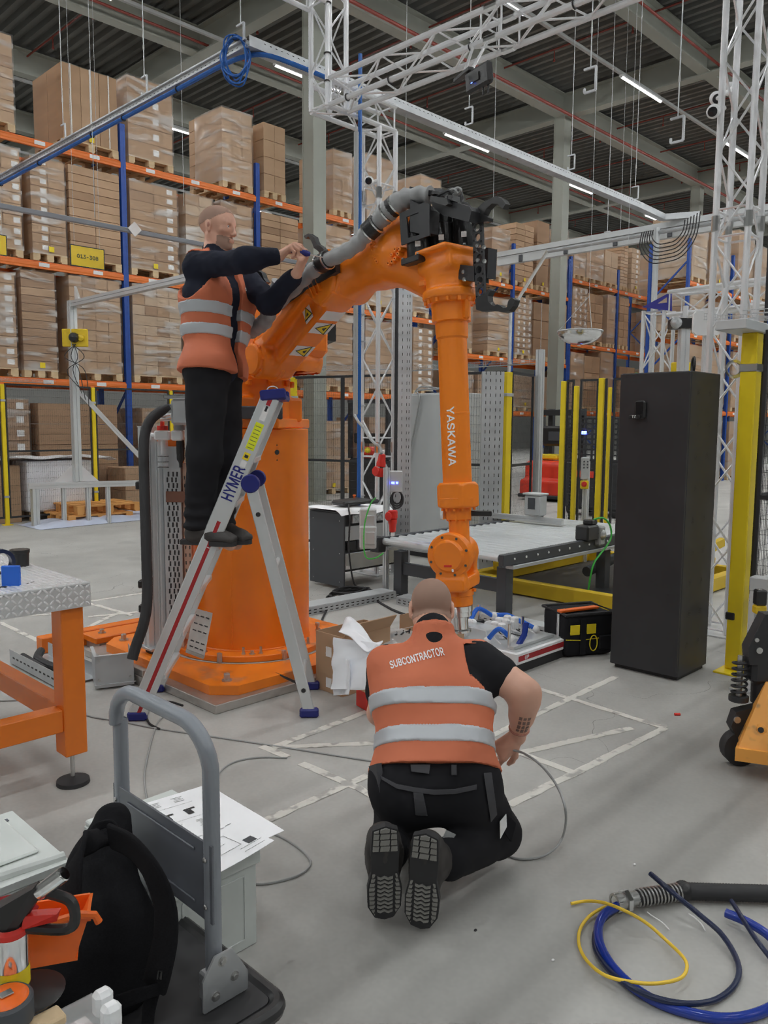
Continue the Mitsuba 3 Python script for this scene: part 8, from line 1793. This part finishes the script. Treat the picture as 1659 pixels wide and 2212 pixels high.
for d in (.0, .012): put(bp, 'strap_slot', tube([V(*p) for p in ((0.783,1.408,0.481), (0.787,1.404,0.481), (0.784,1.404,0.465), (0.78,1.408,0.465))], .0025, 5, closed=True), 'm_black_gloss') if d == 0 else None
# grey plastic crates
def crate(label, x0, x1, y0, y1, h, lid=False):
    t = thing('plastic_crate', label, 'crate'); w = .012
    put(t, 'wall', join(bb((x0, y0, .003), (x1, y0 + w, h)), bb((x0, y1 - w, .003), (x1, y1, h)), bb((x0, y0, .003), (x0 + w, y1, h)), bb((x1 - w, y0, .003), (x1, y1, h)), bb((x0, y0, .003), (x1, y1, .02))), 'm_grey_plastic', smooth=False)
    put(t, 'rim', join(*[bb(a, b, .004) for a, b in (((x0 - .012, y0 - .012, h - .05), (x1 + .012, y0 + .006, h)), ((x0 - .012, y1 - .006, h - .05), (x1 + .012, y1 + .012, h)), ((x0 - .012, y0, h - .05), (x0 + .006, y1, h)), ((x1 - .006, y0, h - .05), (x1 + .012, y1, h)))]), 'm_grey_plastic', smooth=False)
    put(t, 'panel_frame', join(*[bb(a, b, .001) for a, b in (((x0 + .04, y0 - .003, .03), (x1 - .04, y0, .036)), ((x0 + .04, y0 - .003, h - .08), (x1 - .04, y0, h - .074)), ((x0 + .04, y0 - .003, .03), (x0 + .046, y0, h - .074)), ((x1 - .046, y0 - .003, .03), (x1 - .04, y0, h - .074)))]), 'm_grey_plastic', smooth=False)
    for y in (y0 + .07, y1 - .10): put(t, 'latch', bb((x1 + .012, y, h - .09), (x1 + .028, y + .05, h - .01), .008), 'm_blue_plastic', smooth=False)
    if lid:
        put(t, 'lid', hull([(a, b, c) for a in (x0 - .014, x1 + .014) for b in (y0 - .014, y1 + .014) for c in (h + .001, h + .022)]), 'm_grey_plastic', smooth=False)
        put(t, 'lid_panel', bb((x0 + .03, y0 + .09, h + .0225), (x1 - .03, y1 - .03, h + .032), .006), 'm_grey_plastic', smooth=False)
        put(t, 'lid_ridge', tube(spline([(x0 - .01, y0 + .015, h + .022), ((x0 + x1) / 2, y0 + .035, h + .026), (x1 + .01, y0 + .02, h + .022)], 10), .017, 10), 'm_grey_plastic')
        put(t, 'lid_slot', join(bb((x0 + .02, y1 - .05, h + .0225), (x0 + .09, y1 - .035, h + .026)), bb((x1 - .09, y1 - .05, h + .0225), (x1 - .02, y1 - .035, h + .026))), 'm_panel_grey', smooth=False)
    return t
crate('grey plastic crate behind the trolley, papers lying on its lid', 1.10, 1.40, 1.915, 2.40, .315, False)
single('crate_lid', bb((1.092, 1.905, .317), (1.41, 2.41, .332), .004), 'm_grey_plastic', 'grey lid under the papers on the crate behind the trolley', 'lid', smooth=False)
crate('grey lidded crate at the left edge, left of the black backpack', .42, .90, 2.13, 2.52, .36, True)
# papers on the crate: drawings and assembly sheets
rg = np.random.RandomState(8)
for i, (cx, cy, rot, lab) in enumerate(((1.31, 2.16, -6, 'lowest white paper sheet on the grey crate, under the others'), (1.33, 2.10, -2, 'second white paper sheet on the grey crate'), (1.29, 2.01, 8, 'large white drawing sheet on the grey crate, right one'), (1.27, 2.20, -8, 'top white instruction sheet on the grey crate, with small machine pictures'))):
    w, h, z = ((.30, .42), (.30, .42), (.21, .30), (.21, .30))[i][0], ((.30, .42), (.30, .40), (.24, .33), (.21, .30))[i][1], .3335 + .003 * i
    t = thing('paper_sheet', lab, 'paper', 'papers on the grey crate'); M = frame((cx, cy, z), (1, 0, 0)) @ rotm((0, 0, 1), rot) @ np.diag([1.15, 1.0, 1, 1])
    put(t, 'sheet', xf(thick(sheet([(-w / 2, -h / 2, 0), (w / 2, -h / 2, 0), (w / 2, h / 2, 0), (-w / 2, h / 2, 0)], 8, 8, lambda p, u, v: p + np.stack([0 * u, 0 * u, .006 * (u - .5) ** 2 * (1 + np.sin(v * 4 + i))], -1)), .0008), M), 'm_paper', smooth=True)
    if i == 2: put(t, 'print', xf(join(*[bx(a, b, .0004, 0, (x, y, .0026)) for x, y, a, b in ((-.02, -.10, .12, .001), (-.08, -.06, .001, .08), (.04, -.06, .001, .08), (-.02, -.02, .12, .001), (.06, -.14, .08, .001), (.06, -.12, .08, .001), (.09, .02, .02, .002), (.07, -.1, .03, .03), (0, -.06, .03, .001))]), M), 'm_dark_grey', smooth=False)
    if i == 3:
        put(t, 'print', xf(join(*[bx(.035 * rg.uniform(.6, 1), .0025, .0004, 0, (-.07 + .07 * (k % 3), .13 - .010 * (k // 3), .0026)) for k in range(12)] + [bx(.035 * rg.uniform(.5, 1), .0022, .0004, 0, (-.065 + .07 * (k % 3), -.055 - .008 * (k // 3), .0026)) for k in range(27)] + [bx(.20, .0008, .0004, 0, (0, y, .0026)) for y in (.075, -.03)]), M), 'm_grey_cable', smooth=False)
        for k in range(3): put(t, 'picture', xf(join(bx(.018, .028, .0005, 0, (-.065 + .066 * k, .005, .0027)), bx(.034, .008, .0005, 0, (-.058 + .066 * k, .026, .0027))), M @ rotm((0, 0, 1), 4)), 'm_ink', smooth=False)
# tool box with organiser lid, torch, tape, tray
tbx = thing('tool_case', 'grey tool case with clear organiser lid at the lower left corner', 'tool box'); TBZ = .47
put(tbx, 'body', bb((.26, 1.20, .003), (.655, 1.44, .43), .015), 'm_grey_plastic', smooth=False)
put(tbx, 'tray', bb((.25, 1.10, .431), (.665, 1.455, .445), .004), 'm_grey_plastic', smooth=False)
put(tbx, 'tray_edge', join(bb((.25, 1.10, .446), (.665, 1.11, .47)), bb((.25, 1.445, .446), (.665, 1.455, .47)), bb((.655, 1.10, .446), (.665, 1.455, .47)), bb((.25, 1.10, .446), (.26, 1.455, .47))), 'm_grey_plastic', smooth=False)
for x in (.40, .55): put(tbx, 'divider', bb((x, 1.11, .446), (x + .003, 1.445, .465)), 'm_grey_plastic', smooth=False)
put(tbx, 'clear_lid', bb((.255, 1.285, .471), (.66, 1.45, .478), .002), 'm_clear', smooth=False); put(tbx, 'clear_lid', bb((.255, 1.105, .471), (.66, 1.275, .478), .002), 'm_clear', smooth=False)
for p in ((0.632,1.346,0.528), (0.628,1.306,0.524)): put(tbx, 'latch', bx(.035, .03, .05, .008, p), 'm_white_plastic', smooth=False)
rg = np.random.RandomState(14)
for k in range(14):
    o = V(.57 + .06 * rg.rand(), 1.14 + .12 * rg.rand(), .4505 + .003 * (k % 4)); a = rg.uniform(-.5, .5)
    single('small_tool', cyl(o, o + V(.05 * math.sin(a), .06 * math.cos(a), .002), .0035 + .002 * rg.rand(), 8), ['m_label_yellow', 'm_steel', 'm_wood', 'm_blue_bright', 'm_red'][k % 5], f'small {["yellow", "steel", "wooden", "blue", "red"][k % 5]} tool piece in the clear organiser at the lower left, {ordn[k // 5]} of its colour', 'small tool', 'small tools in the organiser')
single('product_label', bx(.10, .05, .001, 0, V(.57, 1.37, .4795)), 'm_label_white', 'white printed label on the clear organiser lid', 'label', smooth=False)
gt_ = thing('gas_torch', 'gas torch with shiny steel can, black head and red trigger on the tool case', 'gas torch'); o = V(*(0.506,1.438,0.569)); gz = o[2]
GH = 0.653 - gz; up1 = V(0, 0, 1)
put(gt_, 'can', lathe([(0, .0), (.028, .0), (.030, .004), (.030, .108), (.026, .116), (.0, .116)], 28, o), 'm_chrome'); put(gt_, 'label', lathe([(.0304, .015), (.0304, .05)], 28, o), 'm_label_yellow')
put(gt_, 'collar', lathe([(.031, .113), (.033, .116), (.033, .124), (.026, .13)], 28, o), 'm_red')
put(gt_, 'head', hull([o + V(.022 * math.cos(a), .022 * math.sin(a), .126) for a in np.linspace(0, 2 * PI, 9)] + [o + rH * x + fH * y + V(0, 0, z) for x, y, z in ((-.035, -.02, .155), (-.03, .02, .16), (.05, -.014, .205), (.05, .014, .205), (.062, 0, .19))]), 'm_black_plastic', smooth=False)
put(gt_, 'nozzle', lathe([(.013, -.01), (.014, .0), (.014, .05), (.012, .052), (.011, .02)], 20, o + rH * .062 + V(0, 0, .195), nrm(rH * .75 + up1 * .6)), 'm_chrome')
put(gt_, 'trigger', hull([o + rH * x + fH * y + V(0, 0, z) for x, y, z in ((.025, -.012, .125), (.025, .012, .125), (.09, -.01, .155), (.09, .01, .155), (.085, 0, .135), (.03, -.01, .15), (.03, .01, .15))]), 'm_red', smooth=False)
put(gt_, 'guard', tube(spline([o + rH * .07 + V(0, 0, .19), o + rH * .11 + V(0, 0, .175), o + rH * .118 + V(0, 0, .14), o + rH * .10 + V(0, 0, .12), o + rH * .03 + V(0, 0, .122)], 6), .010, 8), 'm_black_plastic')
put(gt_, 'base', lathe([(.06, -.006), (.062, -.002), (.05, .001), (0, .001)], 28, o + rH * .03), 'm_black_plastic')
ot = thing('orange_tray', 'orange plastic tool tray behind the gas torch', 'tray'); To = V(*(0.568,1.501,0.555)); MTo = frame(To, rH * .95 + fH * .3)
put(ot, 'wall', xf(join(hull([(-.14, 0, 0), (.07, 0, 0), (.10, 0, .09), (-.14, 0, .06), (-.14, .006, 0), (.07, .006, 0), (.10, .006, .09), (-.14, .006, .06)]), bx(.22, .12, .006, 0, (-.03, .06, -.003)), bx(.24, .006, .06, 0, (-.02, .12, .03)), hull([(.07, 0, 0), (.10, 0, .09), (.076, 0, 0), (.106, 0, .09), (.07, .12, 0), (.10, .12, .06), (.076, .12, 0), (.106, .12, .06)])), MTo), 'm_orange_plastic', smooth=False)
put(ot, 'lip', xf(tube([(-.14, -.004, .062), (.09, -.006, .092), (.115, -.006, .086), (.122, -.006, .07)], .008, 8), MTo), 'm_orange_plastic')
single('red_tool', hull([To + V(0, 0, .05) + rH * x + fH * y + V(0, 0, z) for x, y, z in ((-.14, .03, 0), (-.02, .03, .02), (-.02, .08, .02), (-.14, .08, 0), (-.12, .03, .06), (-.04, .05, .07))]), 'm_dark_red', 'dark red tool handle lying in the orange tray', 'tool', smooth=False)
tm_ = thing('tape_measure', 'round orange and grey tape measure at the lower left corner', 'tape measure'); o = V(*(0.472,1.375,0.592))
put(tm_, 'case', lathe([(0, -.03), (.040, -.03), (.044, -.026), (.044, .012), (.040, .016), (0, .016)], 30, o), 'm_dark_grey'); put(tm_, 'face', lathe([(0, .020), (.030, .020), (.037, .0165), (.037, .012), (0, .012)], 30, o), 'm_orange_plastic'); put(tm_, 'clip', bx(.022, .016, .003, .001, o + V(.0, .0, .0225)), 'm_steel', smooth=False)
single('yellow_case', bx(.06, .04, .02, .004, (0.525,1.343,0.549)), 'm_wood', 'small pale box at the very bottom edge on the tool case', 'box', smooth=False)
# conduit with fittings and hoses at the lower right
cdt = thing('hose_conduit', 'black corrugated conduit with spring sleeve and nickel fitting on the floor at the lower right', 'conduit')
c0, c1, c2, c3 = V(*(2.33,1.206,0.035)), V(*(2.409,1.168,0.035)), V(*(2.559,1.076,0.035)), V(*(2.813,0.796,0.035))
d01 = nrm(c2 - c1)
put(cdt, 'pipe', tube([c2 + (c3 - c2) * t for t in np.linspace(0, 1, 80)], .027 + .0018 * (np.arange(80) % 2), 18), 'm_black_rubber', smooth=60)
put(cdt, 'collar', trimesh.creation.icosphere(3, .034), 'm_black_plastic', smooth=True, M=np.block([[np.diag([1, 1, 1.0]), c2[:, None]], [np.zeros((1, 3)), np.ones((1, 1))]]))
put(cdt, 'sleeve', cyl(c1, c2, .024, 18), 'm_black_rubber')
s_, t_ = np.linspace(0, 1, 200), None; ex = nrm(np.cross(d01, up_)); ey = np.cross(d01, ex)
put(cdt, 'spring', tube([c1 + (c2 - c1) * s * .97 + .027 * (ex * math.cos(2 * PI * 13 * s) + ey * math.sin(2 * PI * 13 * s)) for s in s_], .0035, 6), 'm_steel')
put(cdt, 'fitting', lathe([(.022, 0), (.030, .0), (.031, .004), (.031, .020), (.027, .022), (.027, .032), (.024, .034), (.024, np.linalg.norm(c1 - c0))], 24, c0, nrm(c1 - c0)), 'm_steel')
put(cdt, 'hex_nut', join(lathe([(0, 0), (.036, 0), (.036, .016), (0, .016)], 6, c0 + (c1 - c0) * .42, nrm(c1 - c0)), lathe([(0, 0), (.032, 0), (.032, .014), (0, .014)], 6, c0 + (c1 - c0) * .02, nrm(c1 - c0))), 'm_chrome', smooth=False)
def fl(name, pts, r, m, label, cat='hose', n=8): return single(name, tube(spline(pts, 8), r, 10), m, label, cat, smooth=60)
fl('blue_hose', [(2.326,1.193,0.033),(2.262,1.204,0.028),(2.2,1.191,0.015),(2.123,1.138,0.015),(2.057,1.055,0.015),(2.021,0.954,0.015),(2.029,0.856,0.015),(2.084,0.752,0.015),(2.176,0.689,0.015),(2.303,0.659,0.015),(2.431,0.685,0.02),(2.511,0.768,0.03),(2.536,0.846,0.035),(2.538,0.923,0.035)], .0145, 'm_blue_hose', 'thick glossy blue hose looping from the nickel fitting to the right edge')
fl('navy_hose', [(2.336,1.194,0.02),(2.245,1.203,0.012),(2.169,1.185,0.009),(2.094,1.134,0.009),(2.006,1.025,0.035),(1.999,0.923,0.036),(2.048,0.84,0.03),(2.145,0.796,0.012),(2.252,0.782,0.012),(2.347,0.811,0.014),(2.422,0.888,0.03),(2.445,0.972,0.05),(2.443,1.057,0.085),(2.475,1.155,0.1)], .0085, 'm_navy_hose', 'thin navy hose looping over the conduit, its end sticking up')
fl('navy_hose', [(2.594,0.928,0.05),(2.533,0.875,0.05),(2.466,0.807,0.04),(2.429,0.746,0.02),(2.389,0.687,0.012)], .0075, 'm_navy_hose', 'short navy hose end crossing the blue hose at the right edge')
fl('extension_cable', [(2.259,1.325,0.012),(2.302,1.301,0.012),(2.283,1.226,0.05),(2.257,1.139,0.075),(2.283,1.073,0.05),(2.287,1.005,0.02),(2.233,0.928,0.03),(2.192,0.899,0.03),(2.135,0.895,0.03),(2.051,0.922,0.045),(2.009,0.97,0.045),(1.99,1.046,0.035),(2.034,1.127,0.012),(2.083,1.188,0.01),(2.154,1.23,0.01),(2.23,1.245,0.012),(2.297,1.233,0.02),(2.331,1.205,0.03)], .0052, 'm_yellow_cord', 'yellow cord looped on the floor before the nickel fitting', 'cord')
for i, p in enumerate(([(2.402,1.126,0.008),(2.394,1.105,0.008),(2.384,1.066,0.008),(2.364,1.032,0.008)], [(2.49,1.024,0.008),(2.483,1.002,0.008),(2.465,0.971,0.008),(2.437,0.946,0.008)])):
    single('zip_tie', tube(spline(p, 5), .002, 6), 'm_label_white', ['left white tie wrap on the floor below the spring sleeve', 'right white tie wrap on the floor below the conduit'][i], 'cable tie', 'white tie wraps on the floor')
def floor_line(pts, label, r=.0042, m='m_grey_cable', z=.005): return single('floor_cable', tube(spline(pts, 8), r, 6), m, label, 'cable', smooth=60)
floor_line([(1.896,4.332,0.005),(1.923,4.122,0.005),(2.003,3.947,0.005),(2.079,3.74,0.005),(2.224,3.437,0.005),(2.396,3.082,0.005),(2.5,2.851,0.005),(2.612,2.611,0.005)], 'long grey cable on the floor from the workbench to the kneeling worker')
floor_line([(2.34,2.939,0.005),(2.248,3.037,0.005),(2.141,3.076,0.005),(2.035,3.042,0.005),(1.936,2.948,0.005),(1.849,2.796,0.005),(1.815,2.645,0.005),(1.825,2.532,0.005),(1.848,2.411,0.005),(1.852,2.288,0.005),(1.833,2.185,0.005),(1.803,2.134,0.005),(1.74,2.111,0.005),(1.667,2.125,0.005),(1.596,2.164,0.005),(1.567,2.233,0.005)], 'grey cable looping on the floor right of the trolley handle')
floor_line([(2.304,3.778,0.005),(2.283,3.849,0.005),(2.164,3.817,0.005),(2.021,3.637,0.005),(1.854,3.396,0.005),(1.742,3.22,0.005),(1.637,3.006,0.005),(1.591,2.879,0.005)], 'pale cable running down the floor behind the trolley handle')
floor_line([(2.197,5.546,0.005),(2.143,5.264,0.005),(2.067,4.963,0.005),(1.972,4.704,0.005),(1.858,4.475,0.005)], 'short grey cable on the floor left of the workbench leg')
floor_line([(1.665,4.729,0.005),(1.782,4.626,0.005),(1.816,4.516,0.005),(1.718,4.403,0.005),(1.613,4.388,0.005),(1.544,4.398,0.005)], 'grey cable lying under the workbench')
floor_line([(2.373,3.924,0.006),(2.349,4.034,0.006),(2.276,4.062,0.006),(2.168,3.958,0.006),(2.098,3.812,0.006),(2.094,3.695,0.006)], 'black cable end curled at the front ladder foot', .006, 'm_black_rubber')
single('green_plug', bx(.035, .02, .015, .005, (2.262,3.843,0.012)), 'm_green_cable', 'small green plug on the floor right of the front ladder foot', 'plug', smooth=False)
single('black_strap', thick(sheet([(2.93,3.787,0.11), (2.908,3.562,0.11), (2.905,3.496,0.09), (2.916,3.694,0.1)], 4, 2), .003), 'm_black_rubber', 'black strap lying over the orange base plate by the rear ladder leg', 'strap', smooth=False)
hc_ = [V(*p) for p in ((2.435,1.779,0.355), (2.413,1.72,0.386), (2.408,1.67,0.399), (2.408,1.613,0.397), (2.413,1.545,0.367), (2.395,1.47,0.319), (2.356,1.415,0.266))] + [V(*p) for p in [(2.586,1.559,0.05),(2.517,1.551,0.02),(2.439,1.571,0.006),(2.378,1.621,0.005),(2.369,1.689,0.005),(2.372,1.767,0.005),(2.391,1.872,0.005)]]
single('held_cable', tube(spline(hc_, 8), .0045, 8), 'm_grey_cable', 'grey cable in the kneeling worker\'s hand, looping down to the floor', 'cable', smooth=60)
single('red_plug', cyl((4.251,1.884,0.006), (4.274,1.862,0.006), .0075, 10), 'm_red', 'small red plug on the floor left of the pallet jack', 'plug')
for i, p in enumerate(((2.652,1.299,0.003), (1.98,1.217,0.003), (1.93,1.472,0.003))): single('floor_bit', bx(.010, .008, .005, .0015, p), 'm_label_white' if i < 2 else 'm_ink', ['tiny white crumb on the floor above the navy hose end', 'tiny white crumb on the floor left of the yellow cord', 'tiny dark ring on the floor right of the soles'][i], 'crumb', smooth=False)
